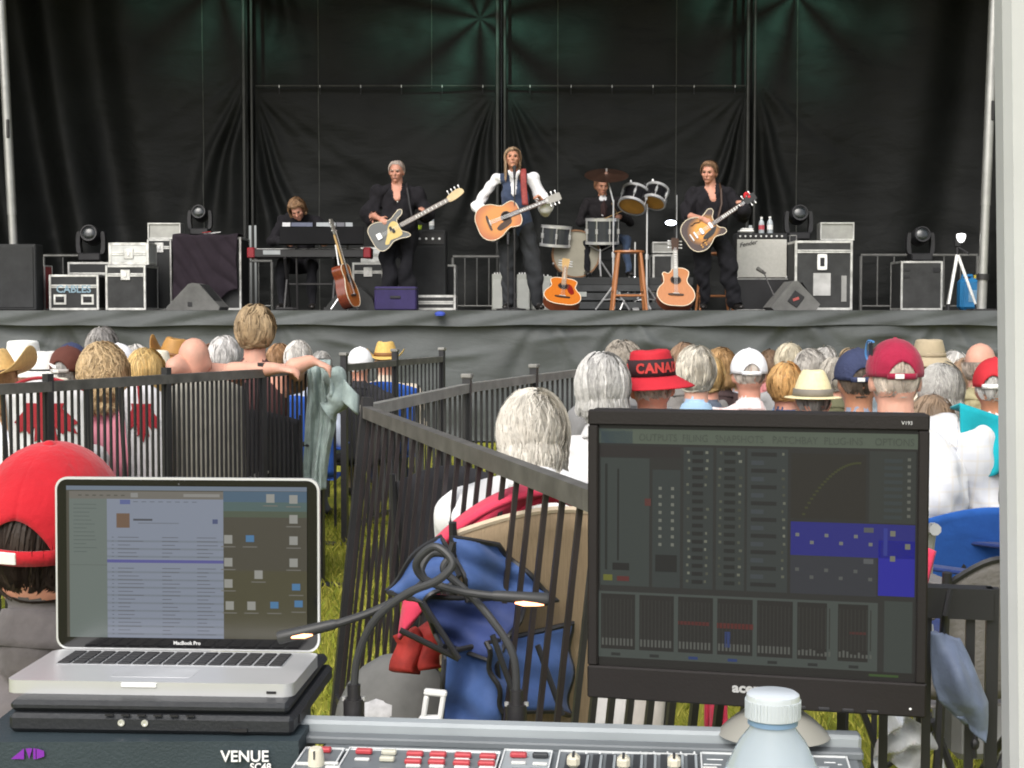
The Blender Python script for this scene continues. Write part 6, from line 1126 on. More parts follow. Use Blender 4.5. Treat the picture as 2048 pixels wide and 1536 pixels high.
MB().grid(lambda u, v: at(1130 + 30 * u, 1290 + 130 * v, 3.4) - O + V((0, .02 * math.sin(8 * v), 0)), 6, 12).build('hanging_edge', mat('blanket_dark', (.35, .05, .02), .8, var=.4, scale=22), t, 180, solid=.02)
t = thing('backpack', 'grey backpack on the grass behind the leaning fence', 'bag', fp(795, 3.75)); GB = mat('bag_grey', (.12, .12, .115), .7, var=.25, bump=.4, bscale=14); MB().ell((0, 0, .34), (.17, .14, .22), 18, 12).build('main_body', GB, t); MB().ell((.05, -.09, .26), (.1, .08, .12), 14, 9).build('pocket', mat('bag_black', (.03, .03, .03), .6), t); MB().ell((-.03, -.08, .42), (.07, .05, .06), 12, 8).build('pocket', mat('bag_pale', (.45, .45, .46), .7, var=.3, scale=20), t); MB().ell((0, 0, .09), (.2, .16, .09), 16, 8).build('base', GB, t)
t = thing('plastic_clamp', 'white plastic clamp standing on the console edge', 'clamp', at(868, 1440, 1.93)); WP = mat('clamp_white', (.7, .7, .68), .4)
MB().box((-.012, 0, .015), (.007, .01, .035), rot=Euler((0, .15, 0)), ch=.002).box((.010, 0, .017), (.007, .01, .04), rot=Euler((0, .15, 0)), ch=.002).box((.002, 0, .036), (.03, .011, .008), rot=Euler((0, .1, 0)), ch=.002).box((-.006, 0, .0), (.028, .014, .012), ch=.003).build('jaw', WP, t)
# trouser legs of a listener without body under the monitor and the folded blue bag on the right fence
for k, (a, b_, c_) in enumerate(((1195, 1262, (.55, .54, .52)), (1268, 1318, (.45, .42, .38)))):
    t = thing('trouser_legs', 'pale %s trouser legs of a listener beyond the fence under the monitor' % ('white' if k == 0 else 'beige'), 'towel', fp((a + b_) / 2, 2.9)); O = fp((a + b_) / 2, 2.9)
    for q in (0, 1): MB().tube([at(a + (b_ - a) * (.25 + .5 * q), 1370, 2.9) - O, at(a + (b_ - a) * (.25 + .5 * q) - 6, 1460, 2.85) - O, V(((q - .5) * .04, -.05, .02))], [.028, .025, .024], 10).build('fold', cloth('pale_trouser_%d' % k, c_), t, 60)
t = thing('pink_cloth', 'strip of pink cloth hanging under the monitor', 'cloth', fp(1432, 2.6)); O = fp(1432, 2.6); MB().grid(lambda u, v: at(1415 + 35 * u, 1380 + 110 * v, 2.6) - O + V((0, .02 * math.sin(9 * u + v), 0)), 8, 10).build('cloth', cloth('rose_red', (.60, .05, .10)), t, 180, solid=.01)
Yb = 1.9; t = thing('carry_bag', 'folded blue grey carry bag hanging on the right fence panel', 'bag', fp(1915, Yb)); O = fp(1915, Yb); BG = mat('bag_bluegrey', (.16, .20, .30), .6, var=.25, scale=14, bump=.35, bscale=25, sheen=.1)
def bagf(u, v):
    xl = 1866 + 70 * max(0, v - .45); xr = 1915 + 58 * min(1, v * 1.6) - 18 * max(0, v - .75); x = xl + (xr - xl) * u; y = 1262 + 222 * v + 14 * u * (1 - v)
    if v > .6: y -= (1 - u) * 160 * (v - .6)
    return at(x, y, Yb) - O + V((0, -.03 * math.sin(math.pi * u) * math.sin(math.pi * min(1, v * 1.1)) - .004 * math.sin(9 * u - 7 * v) - .002 * math.sin(13 * u + 5 * v), 0))
MB().grid(bagf, 30, 36).build('body', BG, t, 180, solid=.008); MB().tube([at(1900, 1180, Yb - .01) - O, at(1890, 1230, Yb - .02) - O, at(1885, 1265, Yb) - O], .004, 6).build('strap', BLACKP, t); MB().tube([at(1952, 1470, Yb) - O, at(1948, 1490, Yb) - O, at(1950, 1515, Yb) - O], .003, 6).build('drawstring', BLACKP, t)
MB().ell(at(1950, 1488, Yb) - O, (.006, .006, .008), 8, 6).build('cord_lock', BLACKP, t)
t = thing('plastic_bag', 'crumpled clear plastic bag under the right of the monitor', 'bag', fp(1800, 2.3)); O = fp(1800, 2.3); PBG = mat('film', (.55, .56, .56), .25, var=.25, scale=20, trans=.3)
def pbf(u, v): return at(1760 + 95 * u + 10 * math.sin(5 * v), 1440 + 110 * v - 12 * math.sin(5 * u), 2.3) - O + V((0, .04 * math.sin(9 * u + 5 * v) * math.sin(7 * v) + .05 * math.sin(math.pi * u), 0))
MB().grid(pbf, 24, 24).build('film', PBG, t, 20); MB().ell((0, 0, .2), (.1, .1, .2), 14, 9).build('contents', mat('bag_content', (.4, .3, .25), .8, var=.5, scale=12), t)
# man in the red cap right behind the laptop
def redcap(t, M): ballcap(t, M, REDC, n=240)
crowd(104, 903, 2.28, 'man in a bright red baseball cap just beyond the laptop', cloth('grey_brown_jacket', (.11, .10, .10), var=.3, bump=.5), SK2, short('dk70', (.028, .018, .014), 1500, low=-.115, width=.0035, front=.04), redcap, seed=70, vox=.006, fold=.016, nod=-9, build=1.05, hs=1.13, yaw=-8, tilt=-3, nkd=.135)
# ------------------------------------------------------------------ mixing position in the foreground
YAW = R(-6); ZC = .905
c0 = at(600, 1447, 1.877); c0.z = ZC
MC = Matrix.Translation(c0) @ Matrix.Rotation(YAW, 4, 'Z') @ Matrix.Rotation(R(4), 4, 'X')     # console frame: x along the rear edge, -y towards the camera
MCi = MC.inverted()
def con(px, py):
    "console coordinates of a photo pixel on the console surface"
    o = MCi @ V((0, 0, HC)); p = MCi @ at(px, py, 2.0); d = p - o; k = -o.z / d.z; q = o + d * k; return q
CGRY = mat('console_grey', (.135, .15, .16), .45, var=.1, scale=10, spec=.4); CLGT = mat('console_light_grey', (.30, .33, .345), .45, var=.08); CDRK = mat('console_dark', (.035, .038, .042), .5, var=.15); LINE = mat('console_line', (.62, .64, .64), .5, var=.03)
t = thing('mixing_console', 'grey digital mixing console with red and white buttons and faders', 'mixing console', M=MC)
W1 = con(1722, 1480).x
MB().box((W1 / 2 + .018, -.42, -.065), (W1 - .036, .84, .10), ch=.008).build('chassis', CGRY, t)
MB().box((W1 / 2 - .02, -.012, -.003), (W1 + .04, .024, .02), ch=.004).build('rear_rim', CLGT, t)
MB().box((W1 / 2 - .02, -.035, -.011), (W1 + .04, .02, .01), ch=.002).build('rear_step', CGRY, t)
for x, z in ((.06, 0), (W1 - .06, 0)):
    for y in (-.08, -.75): MB().box((x, y, -.5), (.05, .05, .77), ch=.004).build('leg', BLACKM, t)
def pad(name, px, py, w_, d_, h_, m, ch=.0015, z=0):
    q = con(px, py); return MB().box((q.x, q.y, h_ / 2 - .013 + z), (w_, d_, h_), ch=min(ch, h_ * .3)).build(name, m, t)
def section(px0, px1, py0, py1, m):
    a = con(px0, py0); b_ = con(px1, py0); c_ = con(px0, py1); cx, cy = (a.x + b_.x) / 2, (a.y + c_.y) / 2
    MB().box((cx, cy, -.0135), (b_.x - a.x, a.y - c_.y, .006), ch=.001).build('control_section', m, t)
    for x in (a.x, b_.x): MB().box((x, cy, -.0095), (.0018, a.y - c_.y, .002)).build('outline', LINE, t)
    MB().box((cx, a.y, -.0095), (b_.x - a.x - .002, .0018, .002)).build('outline', LINE, t)
section(612, 690, 1480, 1640, CGRY); section(700, 1003, 1480, 1640, CGRY); section(1010, 1105, 1484, 1640, CLGT); section(1120, 1392, 1486, 1640, CGRY); section(1402, 1690, 1490, 1640, CGRY)
REDB = mat('button_red', (.42, .05, .06), .4, var=.1); WHB = mat('button_white', (.55, .56, .54), .45, var=.05); CRB = mat('button_cream', (.50, .49, .40), .45, var=.05)
for x, y in ((646, 1488), (728, 1491), (830, 1496), (876, 1497), (926, 1499), (976, 1501), (826, 1511), (873, 1512), (923, 1514), (973, 1515), (1037, 1498)): pad('button', x, y, .020, .009, .006, REDB, z=.003)
for x, y in ((828, 1502), (874, 1503), (924, 1505), (974, 1507), (826, 1517), (873, 1518), (923, 1520), (973, 1521), (724, 1504), (1037, 1511), (1080, 1513), (607, 1513), (662, 1512), (665, 1520)): pad('button', x, y, .018, .005, .004, WHB, z=.002)
for x, y in ((778, 1493), (774, 1506)): pad('button', x, y, .018, .008, .006, CRB, z=.003)
pad('button', 1081, 1499, .019, .008, .006, CDRK, z=.003)
for k in range(5): pad('button', 716 + 55 * k, 1531, .018, .012, .005, (CDRK, CRB, WHB, WHB, WHB)[k], z=.003)
for k in range(2): pad('display', 1036 + 36 * k, 1530, .018, .03, .004, CDRK)
for x, y in ((870, 1486), (730, 1483), (960, 1489)): pad('printed_line', x, y, .05, .0025, .003, LINE)
for k in range(10):
    x = 1142 + 27 * k; q = con(x, 1500); MB().box((q.x, q.y - .06, -.0105), (.012, .14, .003)).build('fader_slot', CDRK, t); MB().box((q.x + .004, q.y - .03, -.0085), (.003, .07, .002)).build('fader_scale', CLGT, t); pad('mark', x + 4, 1489, .003, .006, .004, LINE)
KNB = mat('fader_cap', (.58, .55, .44), .4, var=.08)
for x, y in ((1147, 1524), (1247, 1527), (1348, 1527)):
    q = con(x, y); fc = MB().box((q.x, q.y, .002), (.015, .016, .015), ch=.004).build('fader_knob', KNB, t); MB().box((q.x, q.y - .0005, .0098), (.003, .014, .002)).build('knob_line', CDRK, fc)
q = con(632, 1512); kb = MB(Matrix.Translation((q.x, q.y, -.012))).lathe([(0, .022), (.007, .022), (.0085, .019), (.0105, 0)], 20).build('rotary_knob', KNB, t); MB().box((q.x, q.y - .008, .004), (.002, .004, .010)).build('knob_line', CDRK, kb)
for x, y, w_ in ((1430, 1502, .02), (1425, 1512, .022), (1660, 1508, .014), (1680, 1512, .006)): pad('printed_line', x, y, w_, .003, .003, LINE)
for k in range(6): pad('button', 1420 + 45 * k, 1524, .018, .008, .005, (WHB, CDRK, CLGT)[k % 3], z=.002)
# side module with name lettering
NAVYB = mat('module_teal_black', (.028, .042, .050), .55, var=.12, bump=.15, bscale=300)
fl_ = at(-60, 1490, 1.775); fr = at(597, 1490, 1.78); br_ = at(630, 1440, 1.893); zt = .905
t = thing('console_side_module', 'dark teal console module with white and purple lettering', 'console module', (fl_.x, fl_.y, .72))
def poly_prism(pl, z0, z1, name, m): 
    n = len(pl); MB().add([V((x, y, z0)) for x, y in pl] + [V((x, y, z1)) for x, y in pl], [tuple(range(n))[::-1], tuple(range(n, 2 * n))] + [(i, (i + 1) % n, n + (i + 1) % n, n + i) for i in range(n)]).build(name, m, t)
X0 = fl_.x; Y0 = fl_.y
poly_prism([(0, 0), (fr.x - X0, fr.y - Y0), (br_.x - X0, br_.y - Y0), (br_.x - X0 - .04, br_.y - Y0 + .005), (.36, .36), (0, .36)], 0, zt - .72, 'housing', NAVYB)
poly_prism([(.0, .02), (.4, .02), (.36, .34), (0, .34)], -.72, 0, 'pedestal', BLACKM)
Fm = Matrix.Translation((0, 0, 0)) @ FACE; TXT = mat('print_white', (.8, .8, .8), .5, var=0)
def onface(px, py): p = at(px, py, 1.7775); return Matrix.Translation((p.x - X0, -.0015, p.z - .72)) @ FACE
text('VENUE', .0190, TXT, t, onface(443, 1521), bold=.0003, sx=.98); text('SC48', .0118, TXT, t, onface(501, 1538), bold=.0002)
AV = mat('print_purple', (.18, .02, .32), .5, var=0); g_ = onface(24, 1516)
for k, tri in enumerate(([(0, 0), (.016, .0), (.016, .013)], [(.018, .013), (.026, .013), (.022, 0)], [(.027, 0), (.030, 0), (.030, .013), (.027, .013)], [(.031, 0), (.040, .003), (.040, .010), (.031, .013)])):
    MB(g_).add([V((x, y, .0004)) for x, y in tri], [tuple(range(len(tri)))]).build('printed_mark', AV, t, 0)
# closed black laptop under the silver one
YL = 1.805; p = at(300, 1478, YL); t = thing('black_laptop', 'closed thick black laptop lying under the silver laptop', 'laptop', (p.x, YL, zt + .001), R(-3)); LBK = mat('laptop_black', (.016, .018, .021), .5, var=.2, bump=.1, bscale=200)
MB().box((0, .14, .0115), (.352, .28, .023), ch=.005).build('base', LBK, t); MB().box((-.004, .145, .0305), (.346, .275, .014), ch=.005).build('lid', LBK, t)
for x in (-.03, -.001): s_ = MB(Matrix.Translation((x - .005, -.001, .014)) @ Matrix.Rotation(R(90), 4, 'X')).lathe([(.0, 0), (.0022, 0), (.0022, .001), (.0042, .001), (.0042, -.002)], 14).build('audio_jack', CHROME, t)
MB().box((.11, -.001, .007), (.02, .003, .004)).build('port', BLACKP, t); MB().box((.172, .06, .012), (.012, .05, .012)).build('port', BLACKP, t)
for k in range(6): MB().box((-.05 + .02 * k, .0, .0235), (.010, .004, .002)).build('vent', BLACKP, t)
# silver laptop
hinge = at(374, 1318, 2.02); ML = Matrix.Translation((hinge.x, 2.02, zt + .0385)) @ Matrix.Rotation(R(-3.5), 4, 'Z')
t = thing('laptop', 'open silver laptop showing a music library window', 'laptop', M=ML); SILV = mat('laptop_aluminium', (.62, .63, .64), .36, .55, var=.04); 
def rr(w_, d_, r, n=6, cx=0, cy=0):
    out = []
    for sx, sy, a0 in ((1, 1, 0), (-1, 1, 90), (-1, -1, 180), (1, -1, 270)):
        for k in range(n + 1): a = R(a0 + 90 * k / n); out.append((cx + sx * (w_ / 2 - r) + r * math.cos(a), cy + sy * (d_ / 2 - r) + r * math.sin(a)))
    return out
def slab(pl, z0, z1, name, m, parent, M=None):
    n = len(pl); return MB(M).add([V((x, y, z0)) for x, y in pl] + [V((x, y, z1)) for x, y in pl], [tuple(range(n))[::-1], tuple(range(n, 2 * n))] + [(i, (i + 1) % n, n + (i + 1) % n, n + i) for i in range(n)]).build(name, m, parent, 25)
bs = slab(rr(.364, .172, .014, cy=-.088), 0, .0165, 'base', SILV, t)
slab(rr(.300, .070, .003, cy=-.052), .0155, .0172, 'keyboard_well', mat('well_grey', (.35, .36, .37), .5), bs)
KEY = mat('key_black', (.018, .018, .02), .5); kme = MB().box((0, 0, .0012), (.0165, .0112, .0024), ch=.0008).mesh('key', KEY, 20)
for r_ in range(5):
    for c_ in range(15): part('key', kme, bs, Matrix.Translation((-.14 + .02 * c_, -.0245 - .0138 * r_, .0168)))
slab(rr(.104, .046, .004, cy=-.126, cx=-.005), .0164, .0168, 'trackpad', mat('trackpad', (.5, .51, .52), .35, .3), bs)
MB().box((-.012, -.1745, .0125), (.045, .003, .006), ch=.001).build('latch_notch', WHITE, bs); MB().box((.155, -.1745, .006), (.012, .002, .003)).build('indicator', BLACKP, bs)
MS = Matrix.Translation((0, .002, .012)) @ Matrix.Rotation(R(90 - 1), 4, 'X')      # lid plane: x right, y up, -z... faces the camera with +z
lid = slab(rr(.364, .236, .016, cy=.122), -.008, .0, 'lid', SILV, t, MS); slab(rr(.358, .230, .014, cy=.122), .0, .0012, 'bezel', mat('glass_black', (.008, .008, .009), .12, var=0, spec=.5), lid, MS)
text('MacBook Pro', .0068, mat('print_grey', (.55, .55, .55), .5, var=0), lid, MS @ Matrix.Translation((0, .0125, .0016)), align='CENTER', depth=.0001, bold=.0002)
MB(MS).ell((-.01, .231, .0014), (.0016, .0016, .0004), 8, 6).build('camera_lens', mat('cam_lens', (.05, .05, .05), .2), lid)
# screens: flat emissive print built from coloured rectangles
def screen(name, parent, M, rects, w_, h_, gain, rough=.2, spec=.5, z0=.0016, dz=.00006):
    key = {}; mb = MB(M); mats = []
    for i, (x0, y0, x1, y1, c) in enumerate(rects):
        c = tuple(round(v, 3) for v in c)
        if c not in key:
            key[c] = len(mats); m = bpy.data.materials.new('screen_colour'); m.use_nodes = True; p = m.node_tree.nodes['Principled BSDF']
            p.inputs['Base Color'].default_value = (.01, .01, .01, 1); p.inputs['Roughness'].default_value = rough; p.inputs['Specular IOR Level'].default_value = spec
            p.inputs['Emission Color'].default_value = (*c, 1); p.inputs['Emission Strength'].default_value = gain; mats.append(m)
        z = z0 + dz * min(i, 4 + (i > 0) * 3 + (i % 5)) if i else z0 - dz
        mb.add([V((x0 * w_, (1 - y1) * h_, z)), V((x1 * w_, (1 - y1) * h_, z)), V((x1 * w_, (1 - y0) * h_, z)), V((x0 * w_, (1 - y0) * h_, z))], [(0, 1, 2, 3)], key[c])
    o = mb.build(name, mats, parent, 0); o['kind'] = 'stuff'; return o
def layer(rects):  # later rectangles lie on top: give each its own tiny height by order class
    return rects
rd = random.Random(5); LS = MS @ Matrix.Translation((-.1655, .0215, 0)); SW, SH = .331, .207
def srgb(r, g, b): return tuple(((v / 255) / 12.92 if v / 255 <= .04045 else ((v / 255 + .055) / 1.055) ** 2.4) for v in (r, g, b))
lay0 = [(0, 0, 1, 1, srgb(74, 70, 64))]
lay1 = [(.655, .03, 1, .10, srgb(70, 96, 120)), (.655, .10, 1, .16, srgb(76, 98, 100)), (.655, .16, 1, .20, srgb(74, 84, 72)), (.655, .20, 1, .55, srgb(70, 66, 60)), (.655, .55, 1, 1, srgb(72, 68, 52)), (0, 0, 1, .028, srgb(110, 122, 140)), (.012, .035, .655, .085, srgb(112, 108, 104)), (.012, .085, .17, 1, srgb(106, 116, 114)), (.17, .085, .655, 1, srgb(132, 140, 158))]
lay2 = [(.225, .09, .268, .12, srgb(88, 98, 150)), (.21, .18, .265, .275, srgb(110, 84, 70)), (.28, .215, .36, .228, srgb(70, 72, 84)), (.30, .24, .47, .247, srgb(112, 118, 132)), (.61, .215, .632, .245, srgb(70, 80, 120)), (.17, .485, .655, .505, srgb(84, 84, 150)), (.012, .52, .17, .524, srgb(92, 100, 98)), (.49, .05, .64, .07, srgb(140, 138, 136)), (.27, .045, .30, .075, srgb(140, 140, 140))]
for k in range(26):
    y = .335 + .0255 * k
    if abs(y - .495) < .02: continue
    if k % 2: lay2.append((.17, y - .004, .655, y + .009, srgb(120, 128, 142)))
lay3 = []
for k in range(26):
    y = .335 + .0255 * k
    if abs(y - .495) < .02: continue
    for x0, w_ in ((.19, .008), (.215, .05 + .06 * rd.random()), (.40, .03 + .05 * rd.random()), (.545, .04 + .05 * rd.random())): lay3.append((x0, y, x0 + w_, y + .005, srgb(96, 100, 112)))
for k in range(13): lay3.append((.03, .12 + .026 * k, .03 + .05 + .05 * rd.random(), .125 + .026 * k, srgb(88, 98, 98)))
for k in range(8): lay3.append((.28 + .035 * k, .10, .30 + .035 * k, .106, srgb(104, 110, 124)))
for k in range(7): lay3.append((.05 + .03 * k, .058, .065 + .03 * k, .066, srgb(80, 78, 76)))
for x, y, b_ in ((.85, .075, 0), (.945, .08, 0), (.945, .21, 0), (.675, .345, 0), (.765, .345, 1), (.945, .35, 0), (.675, .495, 0), (.945, .495, 0), (.80, .575, 0), (.675, .635, 0), (.955, .66, 1), (.68, .78, 0), (.77, .78, 0), (.865, .78, 1), (.965, .77, 1)):
    lay3.append((x - .017, y - .028, x + .017, y + .028 - .012 * b_, srgb(70, 120, 165) if b_ else srgb(150, 150, 146))); lay3.append((x - .03, y + .045, x + .03, y + .052, srgb(112, 110, 106)))
GAIN = .5
for k, ly in enumerate((lay0, lay1, lay2, lay3)):
    r_ = []
    screen(('display', 'display_window', 'display_icons', 'display_text')[k], lid, LS @ Matrix.Translation((0, 0, .0012 + .00012 * k)), ly, SW, SH, GAIN, dz=0)
# ------------------------------------------------------------------ monitor
a = V((.094, 1.836, .945)); ux = V((.971, -.238, 0)).normalized()
MM = Matrix.Translation(a) @ Matrix(((ux.x, 0, ux.y, 0), (ux.y, 0, -ux.x, 0), (0, 1, 0, 0), (0, 0, 0, 1)))   # x right, y up, +z towards the viewer
t = thing('computer_monitor', 'black square computer monitor showing a dark mixing screen', 'monitor', M=MM); MW, MHt = .4035, .356; MBZ = mat('monitor_bezel', (.014, .0118, .0112), .5, var=.1, spec=.25, bump=.05, bscale=300)
MB().box((MW / 2, MHt / 2, -.02), (MW, MHt, .03), ch=.005).build('casing', MBZ, t); MB().box((MW / 2, MHt / 2, -.05), (MW * .7, MHt * .7, .035), ch=.012).build('rear_shell', MBZ, t)
bl, bt, bb = .013, .019, .040
for nm, c, d in (('bezel', (MW / 2, MHt - bt / 2, 0), (MW, bt, .012)), ('bezel', (MW / 2, bb / 2, 0), (MW, bb, .012)), ('bezel', (bl / 2, (MHt + bb - bt) / 2, 0), (bl, MHt - bb - bt, .011)), ('bezel', (MW - bl / 2, (MHt + bb - bt) / 2, 0), (bl, MHt - bb - bt, .011))): MB().box(c, d, ch=.002).build(nm, MBZ, t)
text('acer', .016, mat('print_grey2', (.50, .50, .50), .4, .5, var=0), t, Matrix.Translation((.178, .018, .0064)), depth=.0002, bold=.0006, sx=1.15); text('V193', .006, mat('print_grey', (.55, .55, .55)), t, Matrix.Translation((MW - .032, MHt - .012, .0064)), depth=.0001)
for k in range(4): MB().box((MW - .145 + .028 * k, .004, .0055), (.014, .004, .004), ch=.001).build('button', BLACKP, t)
MB().ell((MW - .018, .010, .0062), (.0016, .0016, .0006), 8, 6).build('power_light', WHITE, t)
SX, SY = MW - 2 * bl, MHt - bb - bt; SM = Matrix.Translation((bl, bb, -.003)); dk = srgb
L0 = [(0, 0, 1, 1, dk(38, 38, 35))]; L1 = []; L2 = []; L3 = []
L1 += [(0, .015, 1, .075, dk(80, 88, 76)), (0, .015, .11, .075, dk(48, 60, 70)), (.0, .085, .265, .13, dk(36, 33, 31)), (.005, .135, .165, .665, dk(50, 56, 53)), (.175, .18, .265, .665, dk(46, 52, 50)), (.275, .085, .37, .665, dk(45, 50, 48)), (.38, .085, .47, .665, dk(46, 51, 48)), (.478, .085, .605, .665, dk(47, 52, 50)), (.615, .1, .845, .36, dk(36, 34, 29)), (.855, .085, .995, .37, dk(46, 49, 46)), (.615, .375, .995, .51, dk(30, 32, 110)), (.885, .44, .995, .66, dk(30, 28, 140)), (.615, .51, .88, .665, dk(44, 46, 52)), (0, .69, .885, .965, dk(62, 68, 64)), (.905, .68, .99, .965, dk(52, 58, 54)), (.0, .965, 1, 1, dk(30, 28, 26))]
for k in range(7): x = .008 + .126 * k; L2.append((x, .70, x + .112 - (.02 if k > 4 else 0), .93, dk(32, 30, 27)))
for k in range(7):
    x = .012 + .126 * k
    for j in range(9):
        L3.append((x + .0118 * j, .72, x + .0118 * j + .0035, .885, dk(50, 50, 46))); L3.append((x + .0118 * j - .001, .885 + .02 * rd.random() * (k > 4), x + .0118 * j + .0055, .915, dk(92, 94, 88)))
    L3.append((x + .03, .945, x + .06, .957, dk(40, 60, 110) if k in (2, 3) else dk(40, 42, 40)))
L3 += [(.26, .80, .36, .815, dk(88, 38, 34)), (.385, .80, .50, .822, dk(92, 36, 32)), (.41, .835, .428, .90, dk(46, 62, 110)), (.80, .81, .85, .82, dk(80, 40, 36)), (.015, .62, .045, .645, dk(110, 112, 40)), (.06, .625, .10, .645, dk(96, 40, 38)), (.15, .30, .17, .33, dk(96, 50, 46)), (.06, .18, .066, .56, dk(30, 32, 30)), (.02, .16, .028, .6, dk(34, 36, 34)), (.045, .57, .1, .6, dk(28, 28, 27)), (.185, .53, .255, .6, dk(30, 32, 30)), (.90, .39, .912, .5, dk(50, 60, 150)), (.84, .39, .87, .41, dk(90, 92, 96)), (.84, .515, .87, .535, dk(92, 94, 96)), (.86, .975, .95, .985, dk(60, 84, 40))]
for r_ in range(17):
    y = .10 + .033 * r_
    for x in (.287, .345, .388, .45, .588): 
        if rd.random() < .8: q = rd.randint(70, 125); jx = rd.uniform(-.003, .003); L3.append((x + jx, y, x + jx + rd.uniform(.006, .010), y + .011, dk(q, q + 2, q - 12)))
    L3.append((.303, y, .338, y + .016, dk(32, 33, 31))); L3.append((.405, y, .44, y + .016, dk(33, 35, 33)))
    if r_ % 2: L3.append((.49, y, .53, y + .018, dk(66, 72, 76))); 
    else: L3.append((.49, y, .57, y + .016, dk(36, 38, 36)))
for r_ in range(8):
    y = .25 + .033 * r_
    for x in (.195, .235): L3.append((x, y, x + .010, y + .013, dk(120, 122, 112)))
for r_ in range(9): L3.append((.97, .11 + .028 * r_, .98, .122 + .028 * r_, dk(104, 106, 98))); L3.append((.90, .115 + .028 * r_, .955, .13 + .028 * r_, dk(58, 66, 66)))
for k in range(6): L3.append((.63 + .045 * k, .42 + .03 * (k % 2), .642 + .045 * k, .434 + .03 * (k % 2), dk(120, 122, 120))); L3.append((.63 + .045 * k, .56 + .03 * (k % 2), .642 + .045 * k, .574 + .03 * (k % 2), dk(90, 92, 90)))
for x, y in ((.92, .40), (.965, .45), (.92, .50)): L3.append((x, y, x + .016, y + .022, dk(124, 124, 110)))
for k in range(22): u = k / 21; y = .34 - .21 * math.sin(u * math.pi / 2) ** .8; L3.append((.65 + .17 * u, y, .66 + .17 * u, y + .008, dk(66, 70, 38)))
MG = .62
for k, ly in enumerate((L0, L1, L2, L3)): screen(('display', 'display_panels', 'display_meters', 'display_details')[k], t, SM @ Matrix.Translation((0, 0, .00015 * k)), ly, SX, SY, MG * (.72 if k == 3 else 1), rough=.45, spec=.12, dz=0)
TX = mat('screen_text', (.02, .025, .02), .5, var=0, emit=.2)
for s_, x in (('OUTPUTS', .13), ('FILING', .27), ('SNAPSHOTS', .375), ('PATCHBAY', .555), ('PLUG-INS', .715), ('OPTIONS', .87)): text(s_, .0125, TX, t, SM @ Matrix.Translation((SX * x, SY * .938, .0032)), 'screen_lettering', depth=.00005, sx=.85)
# stand of the monitor
PL = mat('stand_beige', (.27, .265, .235), .45, var=.06); cx = MW * .56
MB(MM.inverted() @ Matrix.Translation(MM @ V((cx, 0, -.05)))).lathe([(0, .0), (.045, 0), (.045, .03), (0, .03)], 20).build('neck', PL, t) if False else None
zc_ = (MC @ con(1540, 1470)).z; dz_ = zc_ - .945
MB().box((cx, .02, -.03), (.07, .13, .02), ch=.006).build('neck', PL, t)
MB().grid(lambda u, v: (cx + (.06 + .008 * v) * math.cos(2 * math.pi * u) * (.35 + .65 * v), -.004 - (-.004 - dz_ - .003) * v ** 1.7, -.02 + 0.06 * math.sin(2 * math.pi * u) * (.35 + .65 * v)), 40, 8, cu=True).build('foot', PL, t, 60)
# ------------------------------------------------------------------ gooseneck lamps
RUB = mat('gooseneck_rubber', (.035, .036, .037), .45, var=.2, spec=.4); GLOW = mat('lamp_filament_glow', (1., .36, .17), .4, var=0, emit=3.2)
def goose(label, base, pts, tip0, tip1, Y, dY, glow):
    o = at(*base, Y); t = thing('console_lamp', label, 'lamp', o, group='gooseneck lamps on the console'); P = [at(x, y, Y + dy) - o for x, y, dy in pts]
    MB().tube(catmull(P, 8), .0052, 10).build('gooseneck', RUB, t)
    MB().cyl((0, 0, -.018), (0, 0, .018), .0135, n=14).build('plug', BLACKM, t); MB().cyl((0, 0, .016), (0, 0, .036), .0085, n=12).build('sleeve', BLACKM, t)
    for q in (-1, 1): MB().cyl((q * .0125, -.002, .016), (q * .0125, -.002, .021), .003, n=8).build('screw', ALU, t)
    MB().box((0, -.001, -.0245), (.022, .022, .013), ch=.003).build('socket', CDRK, t)
    a_, b_ = at(*tip0, Y + dY) - o, at(*tip1, Y + dY) - o; MB().tube([a_, a_.lerp(b_, .08), a_.lerp(b_, .5), a_.lerp(b_, .95), b_], [.0055, .0068, .0075, .0085, .0075], 12).build('lamp_shade', RUB, t)
    g0, g1 = at(*glow[0], Y + dY - .006) - o, at(*glow[1], Y + dY - .006) - o; MB().tube([g0, g0.lerp(g1, .3), g0.lerp(g1, .75), g1], [.001, .0034, .0022, .0006], 10).build('bulb', GLOW, t)
goose('gooseneck lamp on the left socket curling over to the right', (708, 1425), [(708, 1400, 0), (714, 1320, 0), (748, 1242, -.01), (812, 1188, -.02), (876, 1160, -.03), (905, 1125, -.03), (870, 1093, -.02), (833, 1125, -.01), (852, 1160, 0), (920, 1182, .0), (990, 1192, 0)], (985, 1191), (1097, 1199), 1.885, 0., ((1030, 1206), (1088, 1210)))
goose('gooseneck lamp on the right socket curling over to the left', (1033, 1436), [(1033, 1405, 0), (1026, 1310, 0), (980, 1235, .01), (930, 1180, .025), (888, 1140, .03), (898, 1112, .035), (862, 1108, .03), (842, 1138, .02), (846, 1166, .01), (800, 1196, 0), (740, 1225, 0), (668, 1249, 0)], (674, 1247), (556, 1276), 1.885, 0., ((625, 1270), (572, 1275)))
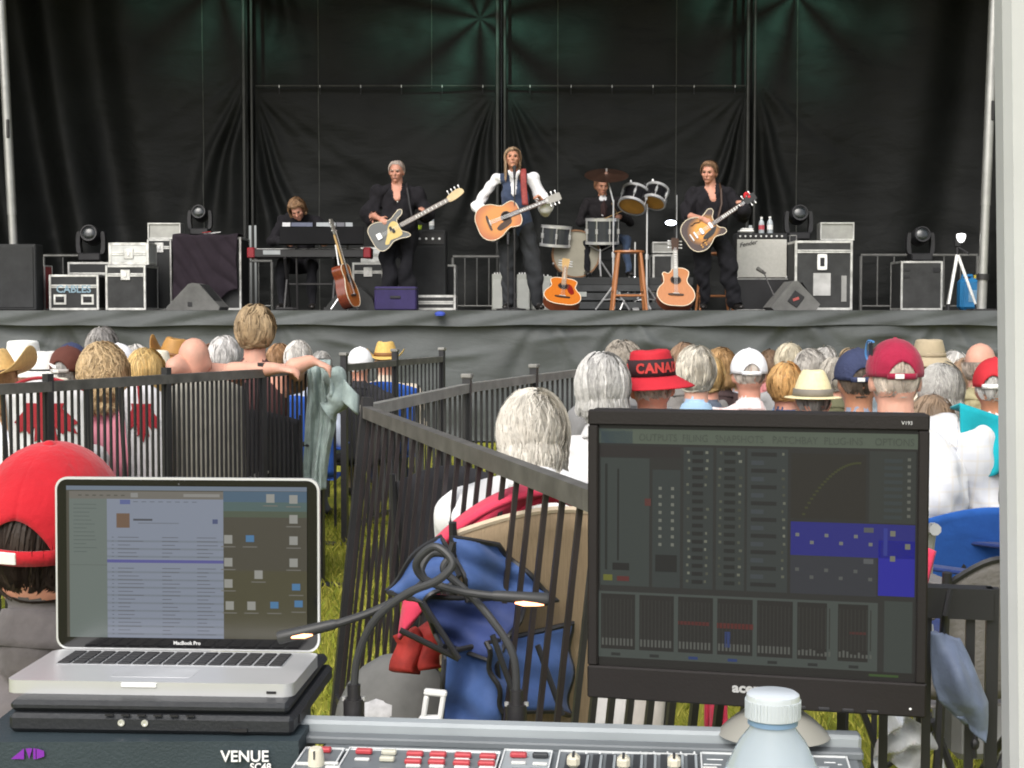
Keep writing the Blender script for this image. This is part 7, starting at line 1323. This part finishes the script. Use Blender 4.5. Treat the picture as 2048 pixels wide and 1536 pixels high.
# ------------------------------------------------------------------ water bottle
p = at(1546, 1384, 1.055); ztop = p.z; BY = 1.055 
t = thing('water_bottle', 'water bottle with white cap in front of the monitor', 'bottle', (p.x, BY, ztop - .262))
PET = mat('bottle_plastic', (.78, .87, .94), .08, var=.06, trans=.68, spec=.5); n_ = PET.node_tree.nodes['Principled BSDF']; n_.inputs['IOR'].default_value = 1.12
H = .262; MB().lathe([(0, 0), (.03, 0), (.034, .006), (.034, .05), (.0325, .055), (.034, .06), (.034, .1), (.0325, .105), (.034, .11), (.0375, .17), (.0375, .185), (.034, .205), (.024, .226), (.0165, .236), (.0152, .242), (.0152, .25), (0, .25)], 40).build('body', PET, t, 50)
MB().lathe([(0, .002), (.029, .003), (.0325, .008), (.0325, .1), (.0345, .15), (0, .15)], 32).build('water', mat('water_fill', (.82, .90, .95), .05, var=.02, trans=.85), t, 50)
c_ = MB().lathe([(0, H), (.0165, H), (.0185, H - .0015), (.019, H - .004), (.0192, H - .018), (.0182, H - .0185)], 60).build('cap', mat('cap_white', (.60, .65, .69), .4, var=.02, trans=.25), t, 40)
for k in range(48): a = 2 * math.pi * k / 48; MB().box((.0192 * math.cos(a), .0192 * math.sin(a), H - .0115), (.0012, .0012, .0125), rot=Euler((0, 0, a))).build('cap_rib', mat('cap_white', (.8, .8, .8)), c_)
MB().lathe([(.0165, .2395), (.0178, .2395), (.0178, .2432), (.0165, .2432)], 40).build('tamper_ring', mat('ring_blue', (.25, .4, .62), .3, trans=.3), t)
MB().lathe([(.0348, .115), (.0382, .165), (.0385, .165), (.0352, .115)], 40).build('paper_label', mat('label_pale', (.62, .68, .74), .5, var=.2, scale=30), t)
# ------------------------------------------------------------------ tent pole
YT = 1.6; a0, a1 = at(1993, 0, YT), at(2009, 1536, YT); t = thing('tent_pole', 'white grooved aluminium tent pole at the right edge', 'pole', (a1.x + .038, YT + .025, 0)); dx = (a0.x - a1.x) / (a0.z - a1.z); TP = mat('pole_white', (.46, .47, .465), .45, .0, var=.05)
zb = a1.z
def sh(x, y, z): return V((x + dx * (z - zb), y, z))
pl = [(-.028, .014), (-.028, -.012), (-.022, -.025), (-.008, -.025), (-.006, -.022), (.004, -.022), (.006, -.025), (.016, -.025), (.018, -.022), (.026, -.022), (.028, -.025), (.03, .025), (-.02, .025)]
n = len(pl); MB().add([sh(x, y, 0) for x, y in pl] + [sh(x, y, 2.6) for x, y in pl], [tuple(range(n))[::-1], tuple(range(n, 2 * n))] + [(i, (i + 1) % n, n + (i + 1) % n, n + i) for i in range(n)]).build('profile', TP, t, 20); MB().box((dx * (0 - zb), 0, .006), (.12, .12, .012), ch=.003).build('foot_plate', TP, t)
finish_bodies()
